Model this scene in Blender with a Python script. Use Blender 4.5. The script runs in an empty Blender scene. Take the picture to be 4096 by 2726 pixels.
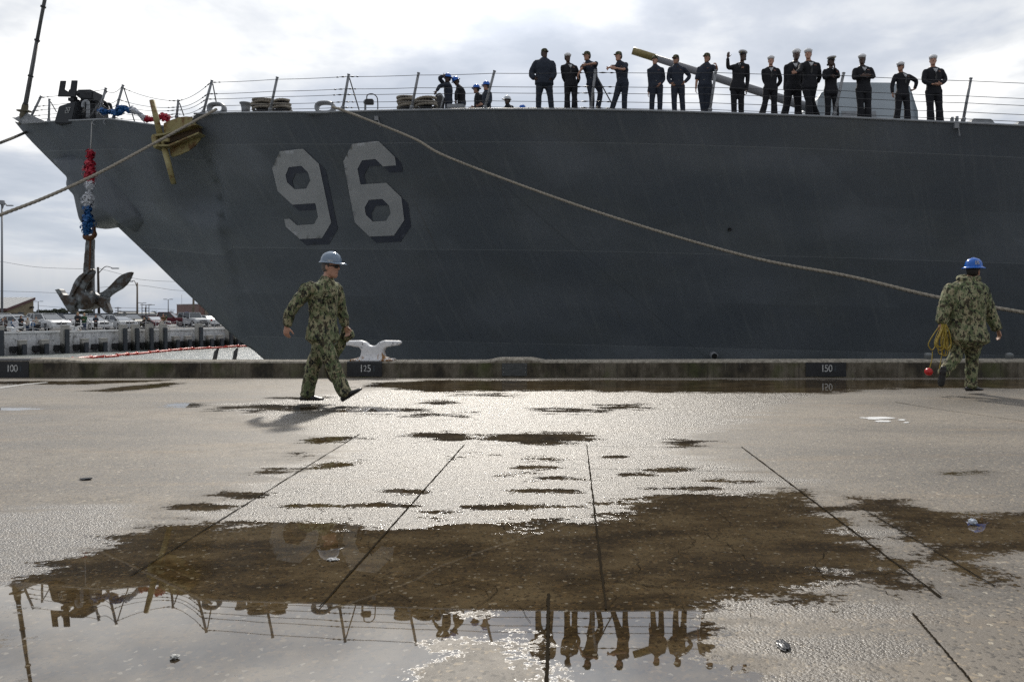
import bpy, bmesh, math, random
import numpy as np
from mathutils import Vector, Matrix, noise
from mathutils.bvhtree import BVHTree
from mathutils.geometry import delaunay_2d_cdt

random.seed(7)
C = bpy.context.scene.collection
sc = bpy.context.scene
R = math.radians

# ------------------------------------------------------------------ camera
F, CX, HY, CZ = 2900.0, 2286.0, 1250.0, 1.0
cd = bpy.data.cameras.new('camera'); cam = bpy.data.objects.new('camera', cd); C.objects.link(cam)
cam.location = (0, 0, CZ); cam.rotation_euler = (R(90), 0, 0)
cd.sensor_width = 36; cd.lens = 36*F/4096
cd.shift_x = (2048-CX)/4096; cd.shift_y = (HY-1363)/4096
cd.clip_start = .1; cd.clip_end = 5000
sc.camera = cam
def P(x, y, D):
    """a point of the place that stands at depth D, from the photo's survey coordinates"""
    return Vector(((x-CX)*D/F, D, CZ+(HY-y)*D/F))
GA, GS = .93, .02            # the pier falls 2 cm per metre towards its kerb
def gz(Y): return CZ-GA-GS*Y
def G(x, y, up=0):
    Y = F*GA/(y-HY-F*GS)
    return Vector(((x-CX)*Y/F, Y, gz(Y)+up))
def GD(x, y, up=0): return G(x*4096/2356, y*4096/2356, up)

# ------------------------------------------------------------------ light
SUN_EL, SUN_AZ = R(38), R(-7)      # azimuth from +Y, negative = to the left
w = bpy.data.worlds.new('World'); sc.world = w; w.use_nodes = True
nt = w.node_tree; nt.nodes.clear()
def N(nt, t, **k):
    n = nt.nodes.new(t)
    for a, b in k.items():
        if a.startswith('i_'):
            n.inputs[a[2:].replace('_', ' ')].default_value = b
        else: setattr(n, a, b)
    return n
def L(nt, a, b): nt.links.new(a, b)
def M(nt, op, a, b=None, c=None, clamp=False):
    n = nt.nodes.new('ShaderNodeMath'); n.operation = op; n.use_clamp = clamp
    for i, v in enumerate((a, b, c)):
        if v is None: continue
        if isinstance(v, (int, float)): n.inputs[i].default_value = v
        else: nt.links.new(v, n.inputs[i])
    return n.outputs[0]
def MIX(nt, f, a, b):
    n = nt.nodes.new('ShaderNodeMix'); n.data_type = 'RGBA'
    for s, v in ((n.inputs[0], f), (n.inputs[6], a), (n.inputs[7], b)):
        if isinstance(v, (int, float)): s.default_value = v
        elif isinstance(v, (tuple, list)): s.default_value = (*v[:3], 1)
        else: nt.links.new(v, s)
    return n.outputs[2]
def RAMP(nt, f, stops, interp='LINEAR'):
    n = nt.nodes.new('ShaderNodeValToRGB'); n.color_ramp.interpolation = interp
    e = n.color_ramp.elements
    while len(e) < len(stops): e.new(.5)
    for k, (p, c) in enumerate(stops):
        e[k].position = p
        c = (c, c, c) if isinstance(c, (int, float)) else c
        e[k].color = (*c[:3], 1)
    nt.links.new(f, n.inputs[0]); return n.outputs[0]
def NOISE(nt, vec, scale, detail=4, rough=.5, dist=0):
    n = nt.nodes.new('ShaderNodeTexNoise')
    n.inputs['Scale'].default_value = scale; n.inputs['Detail'].default_value = detail
    n.inputs['Roughness'].default_value = rough; n.inputs['Distortion'].default_value = dist
    if vec is not None: nt.links.new(vec, n.inputs['Vector'])
    return n.outputs['Fac']
def SCALEV(nt, vec, s, loc=(0, 0, 0)):
    n = nt.nodes.new('ShaderNodeMapping'); n.inputs['Scale'].default_value = s
    n.inputs['Location'].default_value = loc
    nt.links.new(vec, n.inputs['Vector']); return n.outputs[0]

tc = N(nt, 'ShaderNodeTexCoord'); dirv = tc.outputs['Generated']
sep = N(nt, 'ShaderNodeSeparateXYZ'); L(nt, dirv, sep.inputs[0])
zc = M(nt, 'ADD', M(nt, 'MAXIMUM', sep.outputs[2], 0.0), .14)
px = M(nt, 'DIVIDE', sep.outputs[0], zc); py = M(nt, 'DIVIDE', sep.outputs[1], zc)
cmb = N(nt, 'ShaderNodeCombineXYZ'); L(nt, px, cmb.inputs[0]); L(nt, py, cmb.inputs[1])
n1 = NOISE(nt, SCALEV(nt, cmb.outputs[0], (1, 1, 1), (3.1, 1.7, 0)), .85, 7, .56, .35)
n2 = NOISE(nt, SCALEV(nt, cmb.outputs[0], (1.0, 1, 1), (9.1, 4.7, 2)), 3.2, 6, .5, .2)
nn = M(nt, 'ADD', M(nt, 'MULTIPLY', n1, .72), M(nt, 'MULTIPLY', n2, .28))
cl = RAMP(nt, nn, [(.40, (.60, .66, .76)), (.47, (.76, .81, .90)), (.52, (.97, 1.0, 1.04)), (.59, (1.36, 1.36, 1.35))])
# low cumulus band over the horizon
hz = N(nt, 'ShaderNodeCombineXYZ')
azd = M(nt, 'ARCTAN2', sep.outputs[0], sep.outputs[1])
L(nt, M(nt, 'MULTIPLY', azd, 9), hz.inputs[0]); L(nt, M(nt, 'MULTIPLY', sep.outputs[2], 22), hz.inputs[1])
n3 = NOISE(nt, hz.outputs[0], 1.3, 7, .55)
top = M(nt, 'ADD', .035, M(nt, 'MULTIPLY', NOISE(nt, SCALEV(nt, hz.outputs[0], (1, 0, 0)), 1.1, 6, .6), .062))
inband = M(nt, 'MULTIPLY', M(nt, 'SUBTRACT', top, sep.outputs[2]), 90, clamp=True)
bandcol = MIX(nt, M(nt, 'MULTIPLY', M(nt, 'SUBTRACT', top, sep.outputs[2]), 22, clamp=True), (.93, .94, .97), (.58, .65, .76))
bandcol = MIX(nt, M(nt, 'MULTIPLY', M(nt, 'SUBTRACT', n3, .5), 2.5, clamp=True), bandcol, (.86, .88, .92))
lowcol = MIX(nt, M(nt, 'MULTIPLY', sep.outputs[2], 5.5, clamp=True), (.62, .69, .80), cl)
cl2 = MIX(nt, inband, lowcol, bandcol)
# brighter towards the veiled sun, duller behind the viewer
sd = Vector((math.sin(SUN_AZ)*math.cos(SUN_EL), math.cos(SUN_AZ)*math.cos(SUN_EL), math.sin(SUN_EL)))
dp = N(nt, 'ShaderNodeVectorMath', operation='DOT_PRODUCT'); L(nt, dirv, dp.inputs[0]); dp.inputs[1].default_value = sd
d = dp.outputs['Value']
lobe = M(nt, 'POWER', M(nt, 'MAXIMUM', d, 0), 80)
wide = M(nt, 'MULTIPLY', M(nt, 'ADD', d, 1), .5)
br = M(nt, 'ADD', .55, M(nt, 'ADD', M(nt, 'MULTIPLY', M(nt, 'POWER', wide, 3), .42), M(nt, 'MULTIPLY', lobe, 7)))
sky = N(nt, 'ShaderNodeTexSky'); sky.sky_type = 'NISHITA'; sky.sun_disc = False
sky.sun_elevation = SUN_EL; sky.sun_rotation = SUN_AZ
bg1 = N(nt, 'ShaderNodeBackground'); L(nt, sky.outputs[0], bg1.inputs[0]); bg1.inputs[1].default_value = .1
bg2 = N(nt, 'ShaderNodeBackground'); L(nt, cl2, bg2.inputs[0]); L(nt, br, bg2.inputs[1])
cov = M(nt, 'ADD', .84, M(nt, 'MULTIPLY', n1, .25), clamp=True)
mx = N(nt, 'ShaderNodeMixShader'); L(nt, cov, mx.inputs[0]); L(nt, bg1.outputs[0], mx.inputs[1]); L(nt, bg2.outputs[0], mx.inputs[2])
wo = N(nt, 'ShaderNodeOutputWorld'); L(nt, mx.outputs[0], wo.inputs[0])

sl = bpy.data.lights.new('sun', 'SUN'); sl.energy = 3.2; sl.angle = R(3.0); sl.color = (1, .93, .82)
so = bpy.data.objects.new('sun', sl); C.objects.link(so)
so.rotation_euler = sd.to_track_quat('Z', 'Y').to_euler(); so.location = (0, 0, 60)
sc.view_settings.view_transform = 'Standard'; sc.view_settings.look = 'None'
sc.view_settings.exposure = 0; sc.view_settings.gamma = 1
sc.render.engine = 'CYCLES'
cy = sc.cycles
cy.use_denoising = False; cy.max_bounces = 6; cy.diffuse_bounces = 3; cy.glossy_bounces = 3
cy.transparent_max_bounces = 6; cy.caustics_reflective = False; cy.caustics_refractive = False
cy.sample_clamp_indirect = 4
cy.use_adaptive_sampling = True; cy.adaptive_threshold = .015

# ------------------------------------------------------------------ tagging and object helpers
def tag(o, label=None, cat=None, group=None, kind=None):
    if label: o['label'] = label
    if cat: o['category'] = cat
    if group: o['group'] = group
    if kind: o['kind'] = kind
    return o
def empty(name, loc, label=None, cat=None, group=None):
    o = bpy.data.objects.new(name, None); C.objects.link(o); o.location = loc
    o.empty_display_size = .2
    return tag(o, label, cat, group)
def link(name, me, mat, parent=None, loc=None):
    """one mesh object; me is in world coordinates unless the parent is at the origin of its own frame"""
    if mat is not None and not isinstance(mat, (list, tuple)): mat = [mat]
    if mat:
        me.materials.clear()
        for m in mat: me.materials.append(m)
    o = bpy.data.objects.new(name, me); C.objects.link(o)
    if parent is not None: o.parent = parent
    if loc is not None: o.location = loc
    return o
def obj(name, bm, mat, parent=None, smooth=False, loc=None, world=True, bev=0, seg=2):
    """bmesh -> one object. world=True: coordinates are world ones, moved into the parent's frame"""
    bmesh.ops.recalc_face_normals(bm, faces=bm.faces)
    if bev:
        ed = [e for e in bm.edges if len(e.link_faces) == 2 and e.calc_face_angle(0) > R(35)]
        if ed: bmesh.ops.bevel(bm, geom=ed, offset=bev, segments=seg, affect='EDGES', clamp_overlap=True)
    if world and parent is not None:
        pl = parent.location.copy()
        if parent.parent is not None: pl += parent.parent.location
        bmesh.ops.translate(bm, verts=bm.verts, vec=-pl)
    me = bpy.data.meshes.new(name); bm.to_mesh(me); bm.free()
    if smooth:
        for p in me.polygons: p.use_smooth = True
    return link(name, me, mat, parent, loc)
def box(bm, c, s, rot=None, mi=0):
    r = bmesh.ops.create_cube(bm, size=1, matrix=Matrix.Translation(c) @ (rot.to_4x4() if rot else Matrix()) @ Matrix.Diagonal((*s, 1)))
    for v in r['verts']:
        for f in v.link_faces: f.material_index = mi
def tube(bm, a, b, r, r2=None, n=8):
    a, b = Vector(a), Vector(b); dd = b-a
    if dd.length < 1e-6: return
    q = dd.to_track_quat('Z', 'Y').to_matrix().to_4x4()
    bmesh.ops.create_cone(bm, cap_ends=True, segments=n, radius1=r, radius2=r if r2 is None else r2, depth=dd.length,
                          matrix=Matrix.Translation((a+b)/2) @ q)
def path_tube(bm, pts, r, n=8, twist=None, lobes=0, cap=True):
    """r may be a number or a list; lobes>0 with twist makes laid rope"""
    pts = [Vector(p) for p in pts]; m = len(pts); rings = []
    t0 = (pts[1]-pts[0]).normalized()
    up = Vector((0, 0, 1)) if abs(t0.z) < .9 else Vector((1, 0, 0))
    u = t0.cross(up).normalized(); dist = 0
    for i, p in enumerate(pts):
        t = (pts[min(i+1, m-1)]-pts[max(i-1, 0)]).normalized()
        u = (u - t*u.dot(t)).normalized(); v = t.cross(u)
        rr = r[i] if isinstance(r, (list, tuple)) else r
        if i: dist += (p-pts[i-1]).length
        ring = []
        for k in range(n):
            a = 2*math.pi*k/n
            q = rr
            if lobes:
                q = rr*(.80+.24*abs(math.cos(lobes*a/2)))
            aa = a + (dist/twist*2*math.pi if twist else 0)
            ring.append(bm.verts.new(p+(u*math.cos(aa)+v*math.sin(aa))*q))
        rings.append(ring)
    for i in range(m-1):
        for k in range(n):
            bm.faces.new((rings[i][k], rings[i][(k+1) % n], rings[i+1][(k+1) % n], rings[i+1][k]))
    if cap:
        bm.faces.new(rings[0][::-1]); bm.faces.new(rings[-1])
def smooth_path(pts, n=8):
    """Catmull-Rom through the points"""
    pts = [Vector(p) for p in pts]; out = []
    for i in range(len(pts)-1):
        p0 = pts[max(i-1, 0)]; p1 = pts[i]; p2 = pts[i+1]; p3 = pts[min(i+2, len(pts)-1)]
        for k in range(n):
            t = k/n
            out.append(.5*((2*p1)+(p2-p0)*t+(2*p0-5*p1+4*p2-p3)*t*t+(3*p1-p0-3*p2+p3)*t**3))
    out.append(pts[-1]); return out
def lathe(bm, prof, mtx=Matrix(), n=20, sx=1, sy=1):
    rings = []
    for r, z in prof:
        if r < 1e-6: rings.append([bm.verts.new(mtx @ Vector((0, 0, z)))])
        else: rings.append([bm.verts.new(mtx @ Vector((r*sx*math.cos(2*math.pi*k/n), r*sy*math.sin(2*math.pi*k/n), z))) for k in range(n)])
    for a, b in zip(rings, rings[1:]):
        for k in range(n):
            k2 = (k+1) % n
            if len(a) == 1 and len(b) == 1: continue
            if len(a) == 1: bm.faces.new((a[0], b[k], b[k2]))
            elif len(b) == 1: bm.faces.new((a[k], a[k2], b[0]))
            else: bm.faces.new((a[k], a[k2], b[k2], b[k]))
    for e, last in ((rings[0], 0), (rings[-1], 1)):
        if len(e) > 1: bm.faces.new(e if last else e[::-1])
def prism(bm, poly, vec, mi=0):
    """poly: list of 3D points (planar), extruded by vec"""
    a = [bm.verts.new(p) for p in poly]; b = [bm.verts.new(Vector(p)+Vector(vec)) for p in poly]
    fs = [bm.faces.new(a[::-1]), bm.faces.new(b)]
    n = len(a)
    for i in range(n): fs.append(bm.faces.new((a[i], a[(i+1) % n], b[(i+1) % n], b[i])))
    for f in fs: f.material_index = mi
def remesh(bm, voxel, smooth=2, parent_loc=None, disp=None):
    """closed overlapping pieces -> one continuous skin; returns a mesh"""
    bmesh.ops.recalc_face_normals(bm, faces=bm.faces)
    me = bpy.data.meshes.new('tmp'); bm.to_mesh(me); bm.free()
    o = bpy.data.objects.new('tmp', me); C.objects.link(o)
    m = o.modifiers.new('r', 'REMESH'); m.mode = 'VOXEL'; m.voxel_size = voxel; m.use_smooth_shade = True
    if smooth:
        s = o.modifiers.new('s', 'SMOOTH'); s.factor = .5; s.iterations = smooth
    dg = bpy.context.evaluated_depsgraph_get()
    out = bpy.data.meshes.new_from_object(o.evaluated_get(dg))
    bpy.data.objects.remove(o); bpy.data.meshes.remove(me)
    if disp:
        n = len(out.vertices); co = [v.co.copy() for v in out.vertices]; no = [v.normal.copy() for v in out.vertices]
        for i in range(n): out.vertices[i].co = co[i]+no[i]*disp(co[i])
    if parent_loc is not None:
        out.transform(Matrix.Translation(-Vector(parent_loc)))
    for p in out.polygons: p.use_smooth = True
    return out
def text_mesh(body, size, extrude=.001):
    cu = bpy.data.curves.new('t', 'FONT'); cu.body = body; cu.size = size; cu.align_x = 'CENTER'; cu.align_y = 'CENTER'; cu.extrude = extrude
    o = bpy.data.objects.new('t', cu); C.objects.link(o)
    me = bpy.data.meshes.new_from_object(o.evaluated_get(bpy.context.evaluated_depsgraph_get()))
    bpy.data.objects.remove(o); return me

# ------------------------------------------------------------------ materials
def mat(name, c1, rough=.6, c2=None, scale=3, metal=0, bump=0, bscale=40, spec=.5, detail=5, vec=(1, 1, 1), rough2=None, transmission=0):
    m = bpy.data.materials.new(name); m.use_nodes = True
    t = m.node_tree; b = t.nodes['Principled BSDF']
    b.inputs['Roughness'].default_value = rough; b.inputs['Metallic'].default_value = metal
    b.inputs['Specular IOR Level'].default_value = spec
    if transmission: b.inputs['Transmission Weight'].default_value = transmission
    b.inputs['Base Color'].default_value = (*c1, 1)
    if c2 or bump or rough2:
        co = t.nodes.new('ShaderNodeTexCoord').outputs['Object']
        if vec != (1, 1, 1): co = SCALEV(t, co, vec)
        if c2:
            f = NOISE(t, co, scale, detail, .6)
            L(t, RAMP(t, f, [(.35, c1), (.65, c2)]), b.inputs['Base Color'])
        if rough2:
            L(t, RAMP(t, NOISE(t, co, scale*1.7, 4), [(.35, rough), (.65, rough2)]), b.inputs['Roughness'])
        if bump:
            bn = t.nodes.new('ShaderNodeBump'); bn.inputs['Strength'].default_value = bump; bn.inputs['Distance'].default_value = .01
            L(t, NOISE(t, co, bscale, 4), bn.inputs['Height']); L(t, bn.outputs[0], b.inputs['Normal'])
    return m
MT = {}
# ------------------------------------------------------------------ the pier ground, with its film of water
K = 4096/2356
KY = 13.4                                             # kerb face
def poly_sd(px, py, poly):
    """signed distance, positive inside"""
    d = np.full(px.shape, 1e9); ins = np.zeros(px.shape, bool)
    n = len(poly)
    for i in range(n):
        x1, y1 = poly[i]; x2, y2 = poly[(i+1) % n]
        ex, ey = x2-x1, y2-y1; L2 = ex*ex+ey*ey+1e-12
        t = np.clip(((px-x1)*ex+(py-y1)*ey)/L2, 0, 1)
        d = np.minimum(d, np.hypot(px-x1-t*ex, py-y1-t*ey))
        c = ((y1 > py) != (y2 > py)) & (px < (x2-x1)*(py-y1)/((y2-y1) if abs(y2-y1) > 1e-9 else 1e-9)+x1)
        ins ^= c
    return np.where(ins, d, -d)
def gxy(pts): return [(G(x*K, y*K).x, G(x*K, y*K).y) for x, y in pts]
def ell(x, y, a, b): return [(x+a*math.cos(t*math.pi/6), y+b*math.sin(t*math.pi/6)) for t in range(12)]
PUD = [  # outline in the survey frame, softness (m), grain
    ([(45, 1322), (120, 1300), (205, 1255), (330, 1214), (480, 1196), (560, 1208), (640, 1196), (735, 1194), (800, 1205), (905, 1212), (1010, 1200),
      (1200, 1203), (1350, 1200), (1440, 1185), (1450, 1150), (1560, 1128), (1700, 1136), (1840, 1130), (1900, 1178), (2000, 1256), (2110, 1330),
      (2180, 1372), (2120, 1378), (1990, 1335), (1900, 1326), (1840, 1372), (1700, 1400), (1642, 1412), (1650, 1470), (1692, 1500), (1700, 1560), (1760, 1640),
      (1258, 1700), (1256, 1500), (1235, 1475), (1120, 1470), (1010, 1492), (955, 1540), (930, 1640), (700, 1640), (300, 1610), (60, 1620), (-120, 1480), (-60, 1350)], .10),
    ([(1950, 1142), (2040, 1150), (2160, 1176), (2380, 1182), (2500, 1260), (2400, 1275), (2330, 1262), (2240, 1275), (2300, 1345), (2235, 1345), (2130, 1270), (2020, 1195)], .09),
    ([(870, 879), (1000, 874), (2500, 872), (2500, 893), (2100, 893), (2000, 896), (1900, 905), (1600, 903), (1300, 899), (1110, 900), (1000, 903), (900, 893), (810, 890)], .14),
    ([(-200, 878), (-200, 884), (190, 884), (330, 879), (400, 874)], .12),
    ([(200, 899), (250, 892), (330, 884), (400, 879), (430, 881), (340, 895), (260, 902)], .10),
    (ell(430, 932, 55, 4), .1), (ell(30, 940, 50, 4), .12), (ell(640, 938, 150, 7), .22), (ell(860, 943, 120, 6), .2), (ell(1010, 953, 75, 5), .2),
    (ell(700, 915, 60, 3), .15), (ell(770, 1011, 62, 8), .13), (ell(1010, 1003, 82, 10), .12), (ell(1245, 1007, 142, 14), .10), (ell(1578, 1018, 42, 8), .1),
    (ell(760, 1068, 60, 6), .1), (ell(1255, 1058, 60, 4), .08), (ell(1225, 1075, 60, 3), .07), (ell(1240, 1099, 70, 3), .07), (ell(1240, 1129, 82, 5), .06),
    (ell(920, 1129, 50, 4), .06), (ell(870, 1163, 90, 6), .06), (ell(1160, 1165, 105, 7), .06), (ell(1420, 1052, 30, 4), .08), (ell(1460, 1091, 35, 5), .07), (ell(1440, 1155, 70, 7), .06), (ell(1600, 1125, 110, 5), .07),
    (ell(1620, 1140, 90, 6), .06), (ell(1080, 1048, 50, 3), .08), (ell(1200, 1088, 40, 2), .06), (ell(1280, 1165, 60, 4), .05), (ell(1000, 1175, 60, 3), .05), (ell(720, 1163, 50, 4), .06), (ell(1350, 1098, 60, 3), .07), (ell(1700, 1108, 60, 3), .07), (ell(1540, 1078, 60, 3), .07), (ell(680, 1048, 40, 5), .09), (ell(1310, 943, 80, 5), .22), (ell(1430, 935, 45, 6), .22), (ell(1010, 925, 40, 4), .2), (ell(1120, 908, 60, 4), .2),
    (ell(620, 1085, 40, 5), .08), (ell(540, 1140, 60, 8), .07), (ell(460, 1165, 60, 8), .07), (ell(2230, 1087, 40, 3), .08), (ell(1900, 1170, 60, 8), .06)]
ROUGH = [(ell(1090, 1415, 60, 12), .03), (ell(1900, 1352, 70, 14), .05)]
POL = [([p for p in gxy(q)], s) for q, s in PUD]; RPOL = [([p for p in gxy(q)], s) for q, s in ROUGH]
def wetness(X, Y):
    w_ = np.zeros(X.shape)
    for q, s in POL:
        d_ = poly_sd(X, Y, q); w_ = np.maximum(w_, np.clip(.5+d_/(s*6), 0, 1))
    for q, s in RPOL: w_ = np.minimum(w_, 1-.72*np.clip(.5+poly_sd(X, Y, q)/(s*6), 0, 1))
    return w_
verts, faces, wet = [], [], []
def patch(x0, x1, y0, y1, nx, ny):
    b0 = len(verts)
    X, Y = np.meshgrid(np.linspace(x0, x1, nx+1), np.linspace(y0, y1, ny+1))
    wv = wetness(X, Y).ravel()
    for x, y, q in zip(X.ravel(), Y.ravel(), wv): verts.append((x, y, gz(y))); wet.append(q)
    for j in range(ny):
        for i in range(nx):
            a = b0+j*(nx+1)+i; faces.append((a, a+1, a+nx+2, a+nx+1))
patch(-6, 5, 1.8, 6, 440, 168)
patch(-14, 12, 6, KY+.05, 200, 140)
patch(-30, -14, 6, KY+.05, 60, 60); patch(12, 30, 6, KY+.05, 60, 60)
patch(-30, -6, 1.8, 6, 8, 4); patch(5, 30, 1.8, 6, 8, 4); patch(-30, 30, -25, 1.8, 6, 4)
me = bpy.data.meshes.new('pier_ground'); me.from_pydata(verts, [], faces)
at = me.attributes.new('wet', 'FLOAT', 'POINT'); at.data.foreach_set('value', wet)
# where the surface is damp rather than flooded
DAMP = [([(900, 895), (1900, 900), (1750, 960), (1560, 1030), (1760, 1080), (1960, 1230), (2100, 1420), (1700, 1420), (300, 1230), (560, 1130), (800, 1030), (600, 960), (500, 930)], .45),
        ([(1700, 1440), (2100, 1440), (2100, 1650), (1700, 1650)], .3), ([(-300, 1200), (330, 1150), (300, 1400), (-300, 1400)], .35)]
va = np.array(verts); dm = np.zeros(len(verts))
for q, s in DAMP: dm = np.maximum(dm, np.clip(.5+poly_sd(va[:, 0], va[:, 1], gxy(q))/(2*s), 0, 1))
at = me.attributes.new('damp', 'FLOAT', 'POINT'); at.data.foreach_set('value', dm)
g = bpy.data.materials.new('wet_concrete'); g.use_nodes = True; t = g.node_tree; b = t.nodes['Principled BSDF']
co = t.nodes.new('ShaderNodeTexCoord').outputs['Object']
aw = t.nodes.new('ShaderNodeAttribute'); aw.attribute_name = 'wet'
ad = t.nodes.new('ShaderNodeAttribute'); ad.attribute_name = 'damp'
en = NOISE(t, SCALEV(t, co, (1.1, 2.5, 1)), 2.4, 7, .66); en2 = NOISE(t, co, 45, 5, .65)
nz = M(t, 'ADD', M(t, 'MULTIPLY', M(t, 'SUBTRACT', en, .5), 1.5), M(t, 'MULTIPLY', M(t, 'SUBTRACT', en2, .5), .75))
ws = M(t, 'ADD', aw.outputs['Fac'], nz)
wetm = M(t, 'MULTIPLY', M(t, 'SUBTRACT', ws, .40), 4.5, clamp=True)
wetg = M(t, 'MULTIPLY', M(t, 'SUBTRACT', ws, .47), 16, clamp=True)      # where the film is deep enough to mirror
near_ = M(t, 'MULTIPLY', M(t, 'SUBTRACT', ws, .12), 2.6, clamp=True)      # darker soaked rim round each puddle
streak = NOISE(t, SCALEV(t, co, (.5, 2.6, 1), (3, 1, 0)), 1.5, 6, .6)
dampm = M(t, 'MULTIPLY', M(t, 'SUBTRACT', M(t, 'ADD', ad.outputs['Fac'], M(t, 'MULTIPLY', M(t, 'SUBTRACT', streak, .5), 2.0)), .40), 3.0, clamp=True)
dampc = M(t, 'MAXIMUM', dampm, near_)
big = NOISE(t, SCALEV(t, co, (.35, .9, 1)), .8, 5, .55)
mid = NOISE(t, co, 5, 6, .6); fine = NOISE(t, co, 190, 3, .65)
vo = t.nodes.new('ShaderNodeTexVoronoi'); vo.inputs['Scale'].default_value = 95; L(t, co, vo.inputs['Vector'])
vo2 = t.nodes.new('ShaderNodeTexVoronoi'); vo2.inputs['Scale'].default_value = 42; L(t, co, vo2.inputs['Vector'])
pebc = t.nodes.new('ShaderNodeSeparateColor'); L(t, vo.outputs['Color'], pebc.inputs[0])
pebd = t.nodes.new('ShaderNodeSeparateColor'); L(t, vo2.outputs['Color'], pebd.inputs[0])
base = RAMP(t, big, [(.40, (.118, .103, .085)), (.60, (.180, .153, .120))])
base = MIX(t, M(t, 'MULTIPLY', M(t, 'SUBTRACT', mid, .45), 2.2, clamp=True), base, (.088, .079, .068))
orange = M(t, 'MULTIPLY', M(t, 'SUBTRACT', NOISE(t, SCALEV(t, co, (.4, 2.2, 1), (4, 2, 0)), 1.6, 5), .56), 6, clamp=True)
base = MIX(t, M(t, 'MULTIPLY', orange, .55), base, (.19, .135, .080))
peb = M(t, 'GREATER_THAN', pebc.outputs[0], .90)
pebl = M(t, 'MULTIPLY', M(t, 'GREATER_THAN', pebd.outputs[0], .965), M(t, 'LESS_THAN', vo2.outputs['Distance'], .42))
base = MIX(t, M(t, 'MULTIPLY', peb, .7), base, (.27, .215, .145))
base = MIX(t, M(t, 'MULTIPLY', pebl, .8), base, (.36, .32, .25))
peb2 = M(t, 'LESS_THAN', pebc.outputs[1], .14)
base = MIX(t, M(t, 'MULTIPLY', peb2, .7), base, (.035, .030, .025))
base = MIX(t, M(t, 'MULTIPLY', dampc, .55), base, (.058, .046, .032))
blot = RAMP(t, NOISE(t, SCALEV(t, co, (.8, 1.6, 1), (2, 5, 0)), 2.6, 7, .65), [(.40, (.036, .024, .011)), (.50, (.068, .046, .021)), (.60, (.104, .074, .037))])
wetc = MIX(t, M(t, 'MULTIPLY', M(t, 'SUBTRACT', fine, .4), 1.6, clamp=True), blot, (.022, .016, .009))
wetc = MIX(t, M(t, 'MULTIPLY', peb, .35), wetc, (.13, .080, .032))
wetc = MIX(t, M(t, 'MULTIPLY', pebl, .35), wetc, (.20, .15, .085))
wetc = MIX(t, M(t, 'MULTIPLY', M(t, 'GREATER_THAN', pebc.outputs[2], .982), .5), wetc, (.24, .21, .16))
wetc = MIX(t, M(t, 'MULTIPLY', peb2, .5), wetc, (.012, .008, .005))
L(t, MIX(t, wetm, base, wetc), b.inputs['Base Color'])
dry = RAMP(t, M(t, 'ADD', big, M(t, 'MULTIPLY', M(t, 'SUBTRACT', mid, .5), .5)), [(.36, .52), (.66, .68)])
rgh = M(t, 'ADD', M(t, 'MULTIPLY', dry, M(t, 'SUBTRACT', 1, dampm)), M(t, 'MULTIPLY', dampm, M(t, 'ADD', .30, M(t, 'MULTIPLY', pebd.outputs[1], .16))))
L(t, M(t, 'ADD', M(t, 'MULTIPLY', rgh, M(t, 'SUBTRACT', 1, wetg)), M(t, 'MULTIPLY', wetg, .012)), b.inputs['Roughness'])
L(t, M(t, 'ADD', 1.5, M(t, 'ADD', M(t, 'MULTIPLY', wetg, .85), M(t, 'MULTIPLY', dampm, .25))), b.inputs['IOR'])
hgt = M(t, 'ADD', M(t, 'MULTIPLY', fine, .5), M(t, 'MULTIPLY', M(t, 'SUBTRACT', 1, vo.outputs['Distance']), .5))
bn = t.nodes.new('ShaderNodeBump'); bn.inputs['Distance'].default_value = .007
L(t, hgt, bn.inputs['Height']); L(t, M(t, 'MULTIPLY', M(t, 'SUBTRACT', 1, wetg), M(t, 'ADD', .25, M(t, 'MULTIPLY', dampm, .65))), bn.inputs['Strength'])
b2 = t.nodes.new('ShaderNodeBump'); b2.inputs['Distance'].default_value = .02; b2.inputs['Strength'].default_value = .003
L(t, NOISE(t, SCALEV(t, co, (1, 1, 1)), 5, 2), b2.inputs['Height']); L(t, bn.outputs[0], b2.inputs['Normal'])
L(t, b2.outputs[0], b.inputs['Normal'])
tag(link('pier_ground', me, g), kind='structure')

def strip(bm, pts, wd, up=.004, jit=0):
    """flat ribbon on the ground along points given as ground positions"""
    out = []
    for i, p in enumerate(pts):
        a = pts[max(i-1, 0)]; c = pts[min(i+1, len(pts)-1)]
        d_ = Vector((c[0]-a[0], c[1]-a[1], 0)).normalized(); n_ = Vector((-d_.y, d_.x, 0))
        ww = wd*(1+random.uniform(-jit, jit))/2
        for s in (-1, 1):
            q = Vector((p[0], p[1], 0))+n_*ww*s; out.append(bm.verts.new((q.x, q.y, gz(q.y)+up)))
    for i in range(len(pts)-1):
        bm.faces.new((out[2*i], out[2*i+1], out[2*i+3], out[2*i+2]))
def dline(a, b_, n=60, wob=.0016):
    A, B = GD(*a), GD(*b_); r = []
    for i in range(n+1):
        q = A.lerp(B, i/n); r.append((q.x+random.uniform(-wob, wob), q.y+random.uniform(-wob, wob)))
    return r
bm = bmesh.new()
for a, b_, wd in [((1350, 1023), (1394, 1402), .022), ((1068, 1023), (735, 1398), .018), ((828, 998), (300, 1325), .016), ((1706, 1028), (2165, 1375), .022),
                  ((1984, 1170), (2290, 1350), .014), ((2100, 1412), (2262, 1600), .016), ((1262, 1366), (1256, 1700), .026),
                  ((1353, 1078), (1775, 1086), .012), ((1100, 1023), (1706, 1030), .010), ((2060, 925), (2150, 940), .03), ((2150, 940), (2380, 972), .02)]:
    strip(bm, dline(a, b_), wd*.40, jit=.35)
jm = mat('joint_dark', (.022, .018, .013), .95, spec=.0)
tag(obj('pavement_joints', bm, jm), kind='structure')
bm = bmesh.new()
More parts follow.
